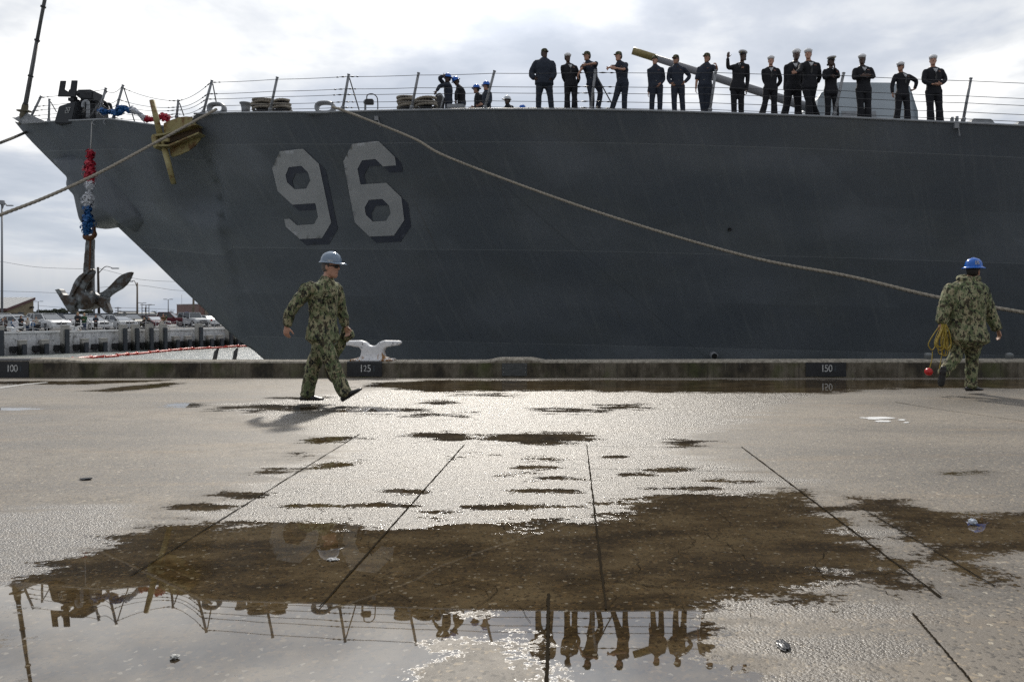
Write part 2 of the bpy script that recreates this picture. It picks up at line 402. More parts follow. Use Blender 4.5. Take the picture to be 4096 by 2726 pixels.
def crack(x, y, ang, ln, n, wd):
    p = GD(x, y); pts = [(p.x, p.y)]; a = ang
    for i in range(n):
        a = ang+random.uniform(-.8, .8); p = p+Vector((math.cos(a), math.sin(a), 0))*ln/n; pts.append((p.x, p.y))
    strip(bm, pts, wd*.42, up=.003, jit=.7); return pts
for args in [(700, 1330, .05, 1.4, 30, .006), (1000, 1350, .02, 1.3, 30, .006), (1400, 1345, .05, 1.3, 30, .007), (1890, 1320, -1.1, .35, 12, .008), (1560, 1300, 1.3, .5, 14, .005),
             (1720, 1290, 2.1, .5, 14, .006), (1500, 1230, 1.8, .5, 12, .005), (1640, 1240, 1.2, .5, 12, .005), (1200, 1250, 1.9, .35, 10, .004), (900, 1290, 2.2, .5, 12, .004),
             (1040, 1300, 1.6, .35, 10, .004), (600, 1380, 2.9, .6, 16, .004), (1870, 1180, 2.2, .6, 12, .005), (1900, 1340, 1.5, .4, 10, .006)]:
    pts = crack(*args)
    for q in pts[5::11]:
        y2 = HY+F*(CZ-gz(q[1]))/q[1]; x2 = CX+F*q[0]/q[1]
        crack(x2/K, y2/K, args[2]+random.choice((-1.2, 1.2)), args[3]*.25, 6, args[5]*.6)
tag(obj('pavement_cracks', bm, jm), kind='structure')
# small litter on the ground
def blob(pts, n=3): return pts
bm = bmesh.new()
for cx_, cy_, a_, b_ in [(2020, 962, 38, 3.2), (2030, 969, 20, 2.2), (2075, 966, 10, 1.6), (2085, 972, 7, 1.2), (1985, 961, 8, 1)]:
    q = [GD(cx_+a_*math.cos(t_*.45)*random.uniform(.7, 1.15), cy_+b_*math.sin(t_*.45)*random.uniform(.7, 1.15), .004) for t_ in range(14)]
    bm.faces.new([bm.verts.new(v) for v in q])
tag(obj('paint_spill', bm, mat('white_paint_spill', (.75, .75, .74), .4)), 'splash of white paint dried on the concrete near the right of the pier', 'paint spill')
bm = bmesh.new()
q = [GD(x, y, .004) for x, y in [(0, 890), (60, 882.5), (105, 879), (112, 880), (60, 885), (0, 894)]]
bm.faces.new([bm.verts.new(v) for v in q])
tag(obj('painted_line', bm, mat('worn_paint', (.45, .44, .42), .6, (.2, .19, .18), 20)), kind='structure')
def crumple(name, x, y, s, m_, label, cat, seed):
    bm = bmesh.new(); bmesh.ops.create_icosphere(bm, subdivisions=3, radius=1)
    for v in bm.verts:
        n_ = noise.noise(v.co*2.3+Vector((seed, 0, 0)))*.55+noise.noise(v.co*6+Vector((seed, 3, 0)))*.2
        v.co = v.co*(1+n_); v.co.x *= s[0]; v.co.y *= s[1]; v.co.z *= s[2]
    p = GD(x, y); lo = min(v.co.z for v in bm.verts)
    for v in bm.verts: v.co += p-Vector((0, 0, lo))
    o = obj(name, bm, m_); tag(o, label, cat); return o
blk = mat('litter_black', (.01, .01, .012), .3)
crumple('twig', 1802, 1487, (.016, .035, .004), blk, 'black scrap of torn rubber lying near the lower right of the pier', 'scrap', 3)
crumple('plastic_cup', 2238, 1206, (.020, .014, .013), mat('clear_plastic', (.5, .55, .62), .12), 'crushed clear plastic cup lying in the wet patch at the right', 'cup', 5)
crumple('plastic_scrap', 766, 1288, (.022, .014, .004), mat('pale_plastic', (.3, .3, .3), .15), 'clear crumpled plastic scrap lying in the big puddle', 'scrap', 8)
crumple('leaf', 198, 1103, (.035, .02, .006), blk, 'dark dead leaf on the dry concrete at the left', 'leaf', 11)
crumple('pebble', 402, 1514, (.012, .008, .005), mat('pale_stone', (.4, .4, .38), .6), 'small pale stone under the water of the near left puddle', 'stone', 14)

# ------------------------------------------------------------------ kerb (bull rail)
conc = bpy.data.materials.new('mossy_kerb_concrete'); conc.use_nodes = True; t = conc.node_tree; b = t.nodes['Principled BSDF']
co = t.nodes.new('ShaderNodeTexCoord').outputs['Object']
sp = t.nodes.new('ShaderNodeSeparateXYZ'); L(t, co, sp.inputs[0])
a1 = NOISE(t, SCALEV(t, co, (1, 1, .6)), 2.2, 7, .65)
c0 = RAMP(t, a1, [(.38, (.022, .018, .012)), (.48, (.070, .058, .038)), (.59, (.150, .130, .098))])
moss = M(t, 'MULTIPLY', M(t, 'SUBTRACT', NOISE(t, SCALEV(t, co, (1.2, 1, .8), (3, 0, 0)), 1.5, 6, .6), .50), 5, clamp=True)
c0 = MIX(t, M(t, 'MULTIPLY', moss, .75), c0, (.055, .070, .012))
drip = NOISE(t, SCALEV(t, co, (22, 1, 1.1)), 1.0, 4, .6)
c0 = MIX(t, M(t, 'MULTIPLY', M(t, 'SUBTRACT', drip, .53), 4.2, clamp=True), c0, (.018, .015, .011))
wh = M(t, 'MULTIPLY', M(t, 'GREATER_THAN', NOISE(t, SCALEV(t, co, (30, 1, .5), (7, 0, 0)), 1.0, 3), .68), M(t, 'GREATER_THAN', NOISE(t, SCALEV(t, co, (.5, 1, .5)), 1.3, 2), .52))
c0 = MIX(t, M(t, 'MULTIPLY', wh, .55), c0, (.32, .31, .28))
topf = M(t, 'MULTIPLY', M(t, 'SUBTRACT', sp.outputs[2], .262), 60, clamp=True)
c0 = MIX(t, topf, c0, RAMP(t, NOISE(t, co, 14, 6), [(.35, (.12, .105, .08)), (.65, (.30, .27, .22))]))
L(t, c0, b.inputs['Base Color']); b.inputs['Roughness'].default_value = .75
bn = t.nodes.new('ShaderNodeBump'); bn.inputs['Strength'].default_value = .5; bn.inputs['Distance'].default_value = .01
L(t, NOISE(t, co, 35, 5), bn.inputs['Height']); L(t, bn.outputs[0], b.inputs['Normal'])
KT = .30; kz = gz(KY)
kr = empty('pier_kerb', (0, KY, kz), 'long low mossy concrete kerb along the pier edge, painted with distance numbers', 'kerb')
def kprof(h, f=0):  # (y, z)
    return [(KY-f, kz-.03), (KY-f, kz+h-.03), (KY+.04, kz+h), (KY+.55, kz+h), (KY+.55, kz-3.2), (KY+.2, kz-3.2), (KY+.2, kz-.03)]
bm = bmesh.new()
xs = [-30, -9.45, -9.05, -4.98, -4.75, -1.6, -1.35, -.75, -.5, 4, 9, 14, 30]
hs = [KT+.04, KT+.04, KT, KT, KT, KT, KT+.05, KT+.05, KT, KT+.01, KT+.02, KT+.02, KT+.03]
rings = []
for x, h in zip(xs, hs): rings.append([bm.verts.new((x, y, z)) for y, z in kprof(h)])
for a, b_ in zip(rings, rings[1:]):
    for i in range(7): bm.faces.new((a[i], a[(i+1) % 7], b_[(i+1) % 7], b_[i]))
bm.faces.new(rings[0]); bm.faces.new(rings[-1][::-1])
bmesh.ops.subdivide_edges(bm, edges=[e for e in bm.edges if abs(e.verts[0].co.x-e.verts[1].co.x) > 1], cuts=24, use_grid_fill=True)
obj('concrete_rail', bm, conc, kr)
def kx(x): return (x-CX)*KY/F
blackp = mat('black_kerb_paint', (.010, .011, .014), .5, (.018, .020, .024), 6, bump=.3)
whitep = mat('stencil_white', (.75, .76, .75), .6, (.28, .29, .29), 40)
greyp = mat('stencil_ghost', (.035, .045, .055), .6)
for x0, x1, body, tx, h in [(-60, 116, '100', 50, KT+.04), (1388, 1528, '125', 1462, KT), (3222, 3384, '150', 3306, KT)]:
    bm = bmesh.new(); X0, X1 = kx(x0), kx(x1)
    box(bm, Vector(((X0+X1)/2, KY-.004, kz+.15)), (X1-X0, .008, .255+(h-KT)))
    prism(bm, [Vector((X0, KY+.0, kz+h-.028)), Vector((X0, KY+.04, kz+h+.004)), Vector((X0, KY+.32, kz+h+.005)), Vector((X0, KY+.32, kz+h-.002)), Vector((X0, KY+.04, kz+h-.003))], (X1-X0, 0, 0))
    pb = obj('painted_block', bm, blackp, kr)
    for k, ch in enumerate(body):
        s = .16 if not (body == '125' and k == 1) else .14
        tm = text_mesh(ch, s*1.15, .001)
        # stencil strokes: narrow upright figures
        tm.transform(Matrix.Translation((kx(tx-17+k*16)+(.0 if k else .006), KY-.010, kz+.165)) @ Matrix.Rotation(R(90), 4, 'X') @ Matrix.Diagonal((.86 if ch != '1' else 1.0, 1, 1, 1)))
        tm.transform(Matrix.Translation(-kr.location))
        link('number', tm, whitep, pb)
    bm = bmesh.new(); box(bm, Vector((kx(tx+34), KY-.010, kz+.165)), (.03, .002, .11)); obj('paint_smear', bm, greyp, pb)
for o in list(C.objects):
    if o.name.startswith('number'): o.location = (0, 0, 0)
bm = bmesh.new(); X0, X1 = kx(2008), kx(2108)
box(bm, Vector(((X0+X1)/2, KY-.012, kz+.15)), (X1-X0, .024, .235)); wb = obj('hatch_board', bm, mat('grey_board', (.085, .09, .092), .7, (.045, .05, .05), 8, vec=(1, 1, 6)), kr)
wb['label'] = 'weathered grey board let into the raised piece of kerb'
bm = bmesh.new()
for sx in (.06, .94): 
    for sz in (.06, .2): bmesh.ops.create_icosphere(bm, subdivisions=1, radius=.008, matrix=Matrix.Translation((X0+(X1-X0)*sx, KY-.026, kz+.06+sz*.6)))
obj('bolt', bm, mat('bolt_pale', (.4, .4, .38), .5), wb)
# cleat
rust = mat('rust', (.16, .065, .02), .8, (.05, .02, .008), 25, bump=.4)
clm = bpy.data.materials.new('white_paint_rusty'); clm.use_nodes = True; t = clm.node_tree; b = t.nodes['Principled BSDF']
co = t.nodes.new('ShaderNodeTexCoord').outputs['Object']; sp = t.nodes.new('ShaderNodeSeparateXYZ'); L(t, co, sp.inputs[0])
rn = NOISE(t, SCALEV(t, co, (9, 6, 3)), 1.4, 7, .65)
lowz = M(t, 'SUBTRACT', .12, M(t, 'MULTIPLY', sp.outputs[2], .75))
legs = M(t, 'MULTIPLY', M(t, 'SUBTRACT', M(t, 'ABSOLUTE', sp.outputs[0]), .12), 1.1)
rr = M(t, 'MULTIPLY', M(t, 'SUBTRACT', M(t, 'ADD', rn, M(t, 'MULTIPLY', M(t, 'MINIMUM', legs, .11), 1.0)), M(t, 'ADD', .54, M(t, 'MULTIPLY', sp.outputs[2], .75))), 12, clamp=True)
c0 = MIX(t, rr, RAMP(t, NOISE(t, co, 12, 5), [(.3, (.66, .67, .70)), (.7, (.80, .80, .81))]), RAMP(t, NOISE(t, co, 40, 4), [(.3, (.20, .085, .02)), (.7, (.36, .19, .06))]))
c0 = MIX(t, M(t, 'GREATER_THAN', NOISE(t, SCALEV(t, co, (18, 5, 8), (2, 0, 0)), 1.3, 5), .68), c0, (.03, .03, .03))
L(t, c0, b.inputs['Base Color']); b.inputs['Roughness'].default_value = .45
def cleat(name, loc, s, m_, label):
    o = empty(name, loc, label, 'cleat')
    prof = [(-.24, 0), (-.235, .04), (-.18, .05), (-.16, .14), (-.19, .195), (-.40, .235), (-.43, .27), (-.40, .295), (-.17, .30), (-.10, .275), (-.05, .225), (0, .215)]
    pr = prof+[(-x, z) for x, z in prof[::-1][1:]]
    bm = bmesh.new()
    out = [(x, z) for x, z in pr]
    tv = {}
    layers = [(-.075, .86), (-.06, .97), (0, 1.0), (.06, .97), (.075, .86)]
    cx0, cz0 = 0, .15
    # cross-section swells at the middle: stacked outlines, then remeshed round
    rings = []
    for yy, k in layers:
        rings.append([bm.verts.new(Vector((x*(.97+.03*k), yy*(1 if abs(x) < .25 else 1-.9*(abs(x)-.25)), cz0+(z-cz0)*k if z > .06 else z))*s) for x, z in out])
    for a, b_ in zip(rings, rings[1:]):
        for i in range(len(out)): bm.faces.new((a[i], a[(i+1) % len(out)], b_[(i+1) % len(out)], b_[i]))
    bm.faces.new(rings[0][::-1]); bm.faces.new(rings[-1])
    me = remesh(bm, .013*s, 3); link('horn_body', me, m_, o)
    bm = bmesh.new(); box(bm, Vector((0, 0, .006*s)), (.62*s, .30*s, .03*s)); obj('base_plate', bm, clm, o, world=False, bev=.01)
    return o
cleat('mooring_cleat', (kx(1480), KY+.22, kz+KT+.005), 1.26, clm, 'white double-horned mooring cleat streaked with rust, on the kerb above number 125')
gm = mat('grey_iron', (.13, .145, .15), .5, (.08, .085, .09), 12, bump=.3)
for i, (x, lab) in enumerate([(3757, 'small grey iron bollard head behind the kerb beside the blue-helmeted walker'), (4092, 'grey iron bollard head behind the kerb at the right end of the photo')]):
    o = empty('mooring_bollard', (kx(x), KY+.42, kz+KT), lab, 'bollard')
    bm = bmesh.new(); lathe(bm, [(.07, -.06), (.06, .02), (.07, .05), (.075, .09), (.065, .12), (.03, .135), (0, .137)]); obj('bollard_head', bm, gm, o, True, world=False)
    bm = bmesh.new(); box(bm, Vector((0, 0, -.01)), (.26, .2, .02)); obj('base_plate', bm, gm, o, world=False)
# two steel piles out in the water behind the kerb
for x0, y0, x1, y1, lab in [(857, 1442, 866, 1402, 'dark leaning steel pile stub in the water, the left one of the pair'), (937, 1442, 943, 1402, 'dark leaning steel pile stub in the water, the right one of the pair')]:
    Yp = 22; a, b_ = P(x0, y0, Yp), P(x1, y1, Yp); dd = (b_-a).normalized(); a = a-dd*2.6
    bm = bmesh.new(); tube(bm, a, b_, .06, n=12)
    for v in bm.verts:
        if (v.co-b_).length < .1: v.co += dd*(.09 if v.co.x > b_.x else -.02)
    for v in bm.verts: v.co -= a
    tag(obj('pile_stub', bm, mat('pile_steel', (.03, .03, .033), .6, (.06, .055, .05), 9, bump=.3), None, True, loc=a, world=False), lab, 'pile', 'pile stubs in the water by the bow')

# ------------------------------------------------------------------ water
WZ = -2.8
wm = bpy.data.materials.new('harbour_water'); wm.use_nodes = True; t = wm.node_tree; b = t.nodes['Principled BSDF']
b.inputs['Base Color'].default_value = (.16, .175, .165, 1); b.inputs['Roughness'].default_value = .32; b.inputs['IOR'].default_value = 1.5
co = t.nodes.new('ShaderNodeTexCoord').outputs['Object']
bn = t.nodes.new('ShaderNodeBump'); bn.inputs['Strength'].default_value = .75; bn.inputs['Distance'].default_value = .30
h = M(t, 'ADD', NOISE(t, SCALEV(t, co, (.8, 1.6, 1)), 1.1, 5, .6, .6), M(t, 'MULTIPLY', NOISE(t, SCALEV(t, co, (1, 2, 1)), 6, 4), .22))
L(t, h, bn.inputs['Height']); L(t, bn.outputs[0], b.inputs['Normal'])
bm = bmesh.new()
vs = [bm.verts.new(v) for v in [(-400, KY+.3, WZ), (400, KY+.3, WZ), (400, 1500, WZ), (-400, 1500, WZ)]]
bm.faces.new(vs); tag(obj('harbour_water', bm, wm), kind='structure')
# ------------------------------------------------------------------ the warship
YC = 29.5
ship = empty('warship', (0, YC, WZ), 'grey warship with a sharp raked bow and the number 96, moored along the pier', 'warship')
TIP = P(58, 480, YC); LOW = P(1075, 1438, YC)
rk = (LOW.x-TIP.x)/(TIP.z-LOW.z)
XW = LOW.x+rk*(LOW.z-WZ)
def hb(Ls): return 10.3*(1-math.exp(-max(Ls, 0)/17.5))
def hbw(Ls): return 9.4*(1-math.exp(-max(Ls, 0)/34))
EDGE = [(58, 486), (90, 494), (200, 486), (330, 480), (440, 476), (560, 492), (650, 504), (765, 512), (776, 455), (845, 453), (1045, 449), (1295, 449), (1565, 442), (1912, 437), (2260, 437), (2600, 443), (2955, 454), (3300, 466), (3650, 482), (4096, 503), (4700, 535), (5500, 580)]
ex, ez = [], []
for x, y in EDGE:
    Y = 25
    for _ in range(60): Y = .5*Y+.5*(YC-hb((x-CX)*Y/F-TIP.x))
    p = P(x, y, Y); ex.append(p.x); ez.append(p.z)
def zd(X): return float(np.interp(X, ex, ez))
def ye(X): return YC-hb(X-TIP.x)
def hull_pt(s, t_, side=-1):
    k = max(0, t_)**1.35
    Xs = XW+(TIP.x-XW)*t_
    X = Xs+s
    b_ = hbw(s)*(1-k)+hb(s)*k
    z = WZ-.6*(0 if t_ >= 0 else 1)+max(t_, 0)*(zd(X)-WZ)
    return Vector((X, YC+side*b_, z))
AC = P(742, 665, 25.6)     # centre of the anchor recess
def dent(p):
    """the bowl in the plating behind the stowed anchor: steep towards the stern side"""
    dx, dz = p.x-AC.x, p.z-AC.z
    if dx > 1.05: return 0
    r_ = math.hypot(dx/(1.35 if dx > 0 else 1.9), (dz+.3)/1.7)
    e = max(0, 1-r_*r_)**1.3
    edge = min(1, max(0, (1.05-dx)/.6))
    return .75*e*edge
S = [i*.18 for i in range(60)]+[10.8+i*.45 for i in range(95)]
T = [i/52 for i in range(53)]
def hull_side(side):
    bm = bmesh.new(); g_ = []
    for t_ in T:
        row = []
        for s in S:
            p = hull_pt(s, t_, side)
            if side < 0 and s < 12: p.y += dent(p)
            row.append(bm.verts.new(p))
        g_.append(row)
    uv = bm.loops.layers.uv.new('UVMap')
    for i in range(len(T)-1):
        for j in range(len(S)-1):
            f = bm.faces.new((g_[i][j], g_[i][j+1], g_[i+1][j+1], g_[i+1][j]))
            for l_, (jj, ii) in zip(f.loops, ((j, i), (j+1, i), (j+1, i+1), (j, i+1))): l_[uv].uv = (S[jj]/50, T[ii])
    return bm
hm = bpy.data.materials.new('haze_grey_hull'); hm.use_nodes = True; t = hm.node_tree; b = t.nodes['Principled BSDF']
co = t.nodes.new('ShaderNodeTexCoord'); ob = co.outputs['Object']; uvs = t.nodes.new('ShaderNodeSeparateXYZ'); L(t, co.outputs['UV'], uvs.inputs[0])
sp = t.nodes.new('ShaderNodeSeparateXYZ'); L(t, ob, sp.inputs[0])
# plate mosaic: strakes by height, butts along the length
strake = M(t, 'FLOOR', M(t, 'ADD', M(t, 'MULTIPLY', uvs.outputs[1], 6.2), .35))
butt = M(t, 'FLOOR', M(t, 'ADD', M(t, 'MULTIPLY', uvs.outputs[0], 5.5), M(t, 'MULTIPLY', strake, .37)))
cv = t.nodes.new('ShaderNodeCombineXYZ'); L(t, strake, cv.inputs[0]); L(t, butt, cv.inputs[1])
wn = t.nodes.new('ShaderNodeTexWhiteNoise'); L(t, cv.outputs[0], wn.inputs['Vector'])
base = RAMP(t, NOISE(t, SCALEV(t, ob, (.45, .5, .9)), .55, 3, .5), [(.38, (.118, .137, .158)), (.50, (.148, .167, .186)), (.62, (.186, .206, .230))])
wn3 = t.nodes.new('ShaderNodeTexWhiteNoise'); wn3.noise_dimensions = '1D'; L(t, strake, wn3.inputs['W'])
base = MIX(t, M(t, 'MULTIPLY', wn3.outputs['Value'], .45), base, (.088, .100, .120))
base = MIX(t, M(t, 'MULTIPLY', wn.outputs['Value'], .45), base, (.092, .104, .118))
olive = M(t, 'MULTIPLY', M(t, 'SUBTRACT', NOISE(t, SCALEV(t, ob, (.4, 1, .5), (5, 2, 1)), .9, 5), .50), 4, clamp=True)
base = MIX(t, M(t, 'MULTIPLY', olive, .38), base, (.110, .118, .105))
# scrape streaks running down and aft
skew = t.nodes.new('ShaderNodeCombineXYZ'); L(t, M(t, 'MULTIPLY', M(t, 'ADD', sp.outputs[0], M(t, 'MULTIPLY', sp.outputs[2], .42)), 5), skew.inputs[0]); L(t, M(t, 'MULTIPLY', sp.outputs[2], .35), skew.inputs[1])
st = M(t, 'MULTIPLY', M(t, 'SUBTRACT', NOISE(t, skew.outputs[0], 1.1, 6, .65), .52), 3.2, clamp=True)
base = MIX(t, M(t, 'MULTIPLY', st, .40), base, (.225, .24, .24))
rs = M(t, 'MULTIPLY', M(t, 'SUBTRACT', NOISE(t, SCALEV(t, skew.outputs[0], (1.6, .8, 1), (8, 3, 0)), .9, 4, .5), .66), 6, clamp=True)
base = MIX(t, M(t, 'MULTIPLY', rs, .5), base, (.085, .065, .035))
spk = M(t, 'MULTIPLY', M(t, 'GREATER_THAN', NOISE(t, ob, 9, 3, .8), .74), M(t, 'GREATER_THAN', NOISE(t, ob, .5, 3), .56))
base = MIX(t, spk, base, (.02, .02, .02))
def seamf(v, mul, off, w_):
    fr = M(t, 'FRACT', M(t, 'ADD', M(t, 'MULTIPLY', v, mul), off)); dd = M(t, 'MINIMUM', fr, M(t, 'SUBTRACT', 1, fr))
    return M(t, 'SUBTRACT', 1, M(t, 'DIVIDE', dd, w_), clamp=True)
hs_ = seamf(uvs.outputs[1], 3.1, .35/2, .0042)
vs_ = seamf(uvs.outputs[0], 2.6, .07, .0035)
base = MIX(t, M(t, 'MULTIPLY', hs_, .6), base, (.28, .30, .31)); base = MIX(t, M(t, 'MULTIPLY', vs_, .35), base, (.07, .08, .085))
L(t, base, b.inputs['Base Color']); b.inputs['Roughness'].default_value = .5; b.inputs['Specular IOR Level'].default_value = .35
bn = t.nodes.new('ShaderNodeBump'); bn.inputs['Strength'].default_value = .5; bn.inputs['Distance'].default_value = .05
L(t, M(t, 'ADD', NOISE(t, SCALEV(t, ob, (.9, .9, .9)), 1.0, 3), M(t, 'MULTIPLY', M(t, 'ADD', hs_, vs_), .12)), bn.inputs['Height']); L(t, bn.outputs[0], b.inputs['Normal'])
bm = hull_side(-1); bmesh.ops.triangulate(bm, faces=bm.faces[:]); hull_bvh = BVHTree.FromBMesh(bm)
b2_ = hull_side(1); tmp = bpy.data.meshes.new('x'); b2_.to_mesh(tmp); bm.from_mesh(tmp); b2_.free()
bmesh.ops.remove_doubles(bm, verts=bm.verts, dist=.002)
hull = obj('hull', bm, hm, ship, True)
gp = mat('deck_grey', (.16, .17, .18), .55, (.12, .13, .14), 2, bump=.2)
gl = mat('fitting_grey', (.30, .315, .335), .5, (.23, .245, .26), 6, bump=.15)
gd = mat('stanchion_grey', (.25, .26, .275), .5)
# deck
bm = bmesh.new(); prev = None
for s in S:
    X = TIP.x+s; a = [bm.verts.new((X, ye(X)+.02, zd(X)-.03)), bm.verts.new((X, 2*YC-ye(X)-.02, zd(X)-.03))]
    if prev: bm.faces.new((prev[0], a[0], a[1], prev[1]))
    prev = a
obj('deck', bm, mat('deck_dark', (.09, .095, .10), .8), ship)
# rounded gunwale strip
bm = bmesh.new()
def rail_run(x0, x1, n, r_=.035, up=0, off=0):
    pts = []
    for i in range(n+1):
        X = x0+(x1-x0)*i/n; pts.append((X, ye(X)+off, zd(X)+up))
    return pts
xa = np.interp(776, [e[0] for e in EDGE], ex)
path_tube(bm, rail_run(ex[1], ex[7]-.02, 50), .03, 8); path_tube(bm, rail_run(ex[8]+.01, 22, 90), .035, 8)
obj('gunwale_strip', bm, gl, ship, True)

def ray_hull(x, y):
    o_ = Vector((0, 0, CZ)); d_ = P(x, y, 10)-o_
    r_ = hull_bvh.ray_cast(o_, d_.normalized())
    return r_
def hull_decal(name, outline, holes, m_, off, parent=hull):
    rings = [outline]+holes; pts, edges = [], []
    for rg in rings:
        n0 = len(pts); sub = []
        for i in range(len(rg)):
            a, c = Vector(rg[i]), Vector(rg[(i+1) % len(rg)]); k = max(1, int((c-a).length/14))
            sub += [a.lerp(c, j/k) for j in range(k)]
        pts += sub; edges += [(n0+i, n0+(i+1) % len(sub)) for i in range(len(sub))]
    def inside(q):
        c = False
        for rg in rings:
            for i in range(len(rg)):
                x1, y1 = rg[i]; x2, y2 = rg[(i+1) % len(rg)]
                if (y1 > q[1]) != (y2 > q[1]) and q[0] < (x2-x1)*(q[1]-y1)/(y2-y1)+x1: c = not c
        return c
    xs_ = [p[0] for p in outline]; ys_ = [p[1] for p in outline]
    for gx in np.arange(min(xs_)+7, max(xs_), 16):
        for gy in np.arange(min(ys_)+7, max(ys_), 16):
            if inside((gx, gy)): pts.append(Vector((gx, gy)))
    r_ = delaunay_2d_cdt([Vector(p) for p in pts], edges, [], 0, 1e-4)
    bm = bmesh.new(); vv = []
    for p in r_[0]:
        h_ = ray_hull(p.x, p.y); q, n_ = h_[0], h_[1]
        if q is None: q, n_ = P(p.x, p.y, 25), Vector((0, -1, 0))
        if n_.y > 0: n_ = -n_
        vv.append(bm.verts.new(q+n_*off))
    for f in r_[2]:
        c = sum((r_[0][i] for i in f), Vector((0, 0)))/len(f)
        if inside(c) and len(set(f)) == 3:
            bm.faces.new([vv[i] for i in f])
    o = obj(name, bm, m_, parent, True, world=False)
    for v in o.data.vertices: v.co -= ship.location
    return o
def z1(l): return [(1000+x*.3507, 500+y*.3507) for x, y in l]
nine = z1([(345, 297), (610, 268), (790, 440), (930, 1110), (825, 1287), (570, 1296), (412, 1155), (395, 1070), (460, 1065), (540, 1140), (735, 1127), (780, 1045), (750, 888), (487, 905), (320, 750), (258, 490)])
nineh = z1([(447, 478), (590, 463), (668, 540), (692, 630), (645, 722), (515, 730), (428, 650), (410, 570)])
six = z1([(1170, 212), (1470, 180), (1655, 360), (1670, 457), (1522, 470), (1435, 385), (1282, 400), (1230, 497), (1265, 675), (1558, 656), (1730, 822), (1763, 1082), (1645, 1257), (1365, 1268), (1200, 1108), (1068, 415)])
sixh = z1([(1362, 850), (1512, 840), (1590, 915), (1607, 1005), (1555, 1090), (1405, 1098), (1325, 1020), (1312, 935)])
numw = mat('numeral_pale', (.44, .45, .46), .55, (.36, .375, .385), 1.3, bump=.1)
numb = mat('numeral_shadow_black', (.042, .049, .072), .55, (.056, .064, .088), 2)
def shift(l, dx=26, dy=25): return [(x+dx, y+dy) for x, y in l]
for nm, o_, h_ in (('9', nine, nineh), ('6', six, sixh)):
    hull_decal('numeral_shade', shift(o_), [shift(h_)], numb, .014)
    hull_decal('hull_numeral', o_, [h_], numw, .026)['label'] = 'large pale grey figure %s with a black drop shade' % nm
# bolster that carries the stem anchor
prof = [(250, 640), (289, 687), (314, 720), (307, 738), (309, 756), (322, 775), (340, 792), (350, 840), (362, 893), (372, 910), (398, 913), (451, 904), (500, 894), (517, 898), (560, 935), (640, 900), (560, 700), (400, 620)]
bm = bmesh.new(); rings = []
cxm, cym = 450, 790
for yy, k in ((-1.15, .55), (-1.02, .80), (-.8, .93), (-.45, .99), (0, 1), (.45, .99), (.8, .93), (1.02, .80), (1.15, .55)):
    rings.append([bm.verts.new(P(cxm+(x-cxm)*k, cym+(y-cym)*k, YC)+Vector((0, yy, 0))) for x, y in prof])
for a, c in zip(rings, rings[1:]):
    for i in range(len(prof)): bm.faces.new((a[i], a[(i+1) % len(prof)], c[(i+1) % len(prof)], c[i]))
bm.faces.new(rings[0][::-1]); bm.faces.new(rings[-1])
me = remesh(bm, .06, 8, ship.location); link('anchor_bolster', me, hm, ship)

def at_edge(x, y, dy=0, dz=0):
    """point on the near deck edge under survey column x"""
    Y = 25
    for _ in range(60): Y = .5*Y+.5*(YC-hb((x-CX)*Y/F-TIP.x))
    return Vector(((x-CX)*Y/F, Y+dy, zd((x-CX)*Y/F)+dz))
def eY(x): return at_edge(x, 0).y
z1c = lambda x, y: (x*.3827, y*.3827)
z4 = lambda x, y: (780+x*.382, 200+y*.382)
z5 = lambda x, y: (1600+x*.382, 150+y*.382)
z6 = lambda x, y: (2400+x*.382, 150+y*.382)
z7 = lambda x, y: (3200+x*.3803, 150+y*.3803)
# stanchions: foot, head, optional brace foot
ST = [(z1c(300, 1272), z1c(430, 1005), None), (z1c(510, 1265), z1c(517, 1035), z1c(590, 1170)), (z1c(1030, 1190), z1c(1108, 920), z1c(925, 1240)),
      (z1c(1185, 1245), z1c(1287, 888), z1c(1410, 1280)), (z1c(1845, 1230), z1c(1865, 1045), z1c(1922, 1210)),
      (z4(85, 660), z4(178, 318), z4(222, 545)), (z4(785, 640), z4(862, 285), None), (z4(1545, 622), z4(1610, 255), z4(1718, 628)), (z5(120, 748), z5(195, 370), None),
      (z5(885, 748), z5(990, 350), None), (z5(2000, 757), z5(2045, 340), z5(2255, 762)), (z6(1150, 778), z6(1215, 340), None), (z7(360, 820), z7(460, 372), None),
      (z7(1715, 880), z7(1797, 428), None), ((4480, 510), (4515, 335), None)]
tops = []; feet = []
for i, (f_, h_, br_) in enumerate(ST):
    Yf = eY(f_[0])+(.25 if i > 4 else .35)
    if i == 1: Yf += 3.0
    if i == 4: Yf += 1.5
    a = P(f_[0], f_[1], Yf); c = P(h_[0], h_[1], Yf-.12); feet.append(a); tops.append(c)
    bm = bmesh.new(); r_ = .042
    dd = (c-a).normalized(); tube(bm, a-dd*.03, c, r_, n=4 if False else 8); tube(bm, a-dd*.02, a+dd*.10, .065, n=8); tube(bm, c-dd*.02, c+dd*.01, r_+.008, n=8)
    for fr in (.92, .57, .41, .2, .04):
        q = a.lerp(c, fr); box(bm, q+Vector((.0, -.05, 0)), (.03, .03, .04))
    so_ = obj('rail_stanchion', bm, gd, ship, True)
    if br_:
        q = P(br_[0], br_[1], Yf+.45); bm = bmesh.new(); path_tube(bm, [c-dd*.06, c-dd*.10+Vector((.03, .05, -.02)), q], .022, 6); obj('brace', bm, gd, so_, True, world=False)
        for v in so_.children[0].data.vertices: v.co -= ship.location
wire = mat('wire_dark', (.05, .05, .055), .5); turn = mat('turnbuckle_black', (.02, .02, .022), .45)
FR = (.92, .57, .41, .2, .04)
def wire_path(a, c, sag, n=10):
    return [a.lerp(c, i/n)-Vector((0, 0, sag*4*(i/n)*(1-i/n))) for i in range(n+1)]
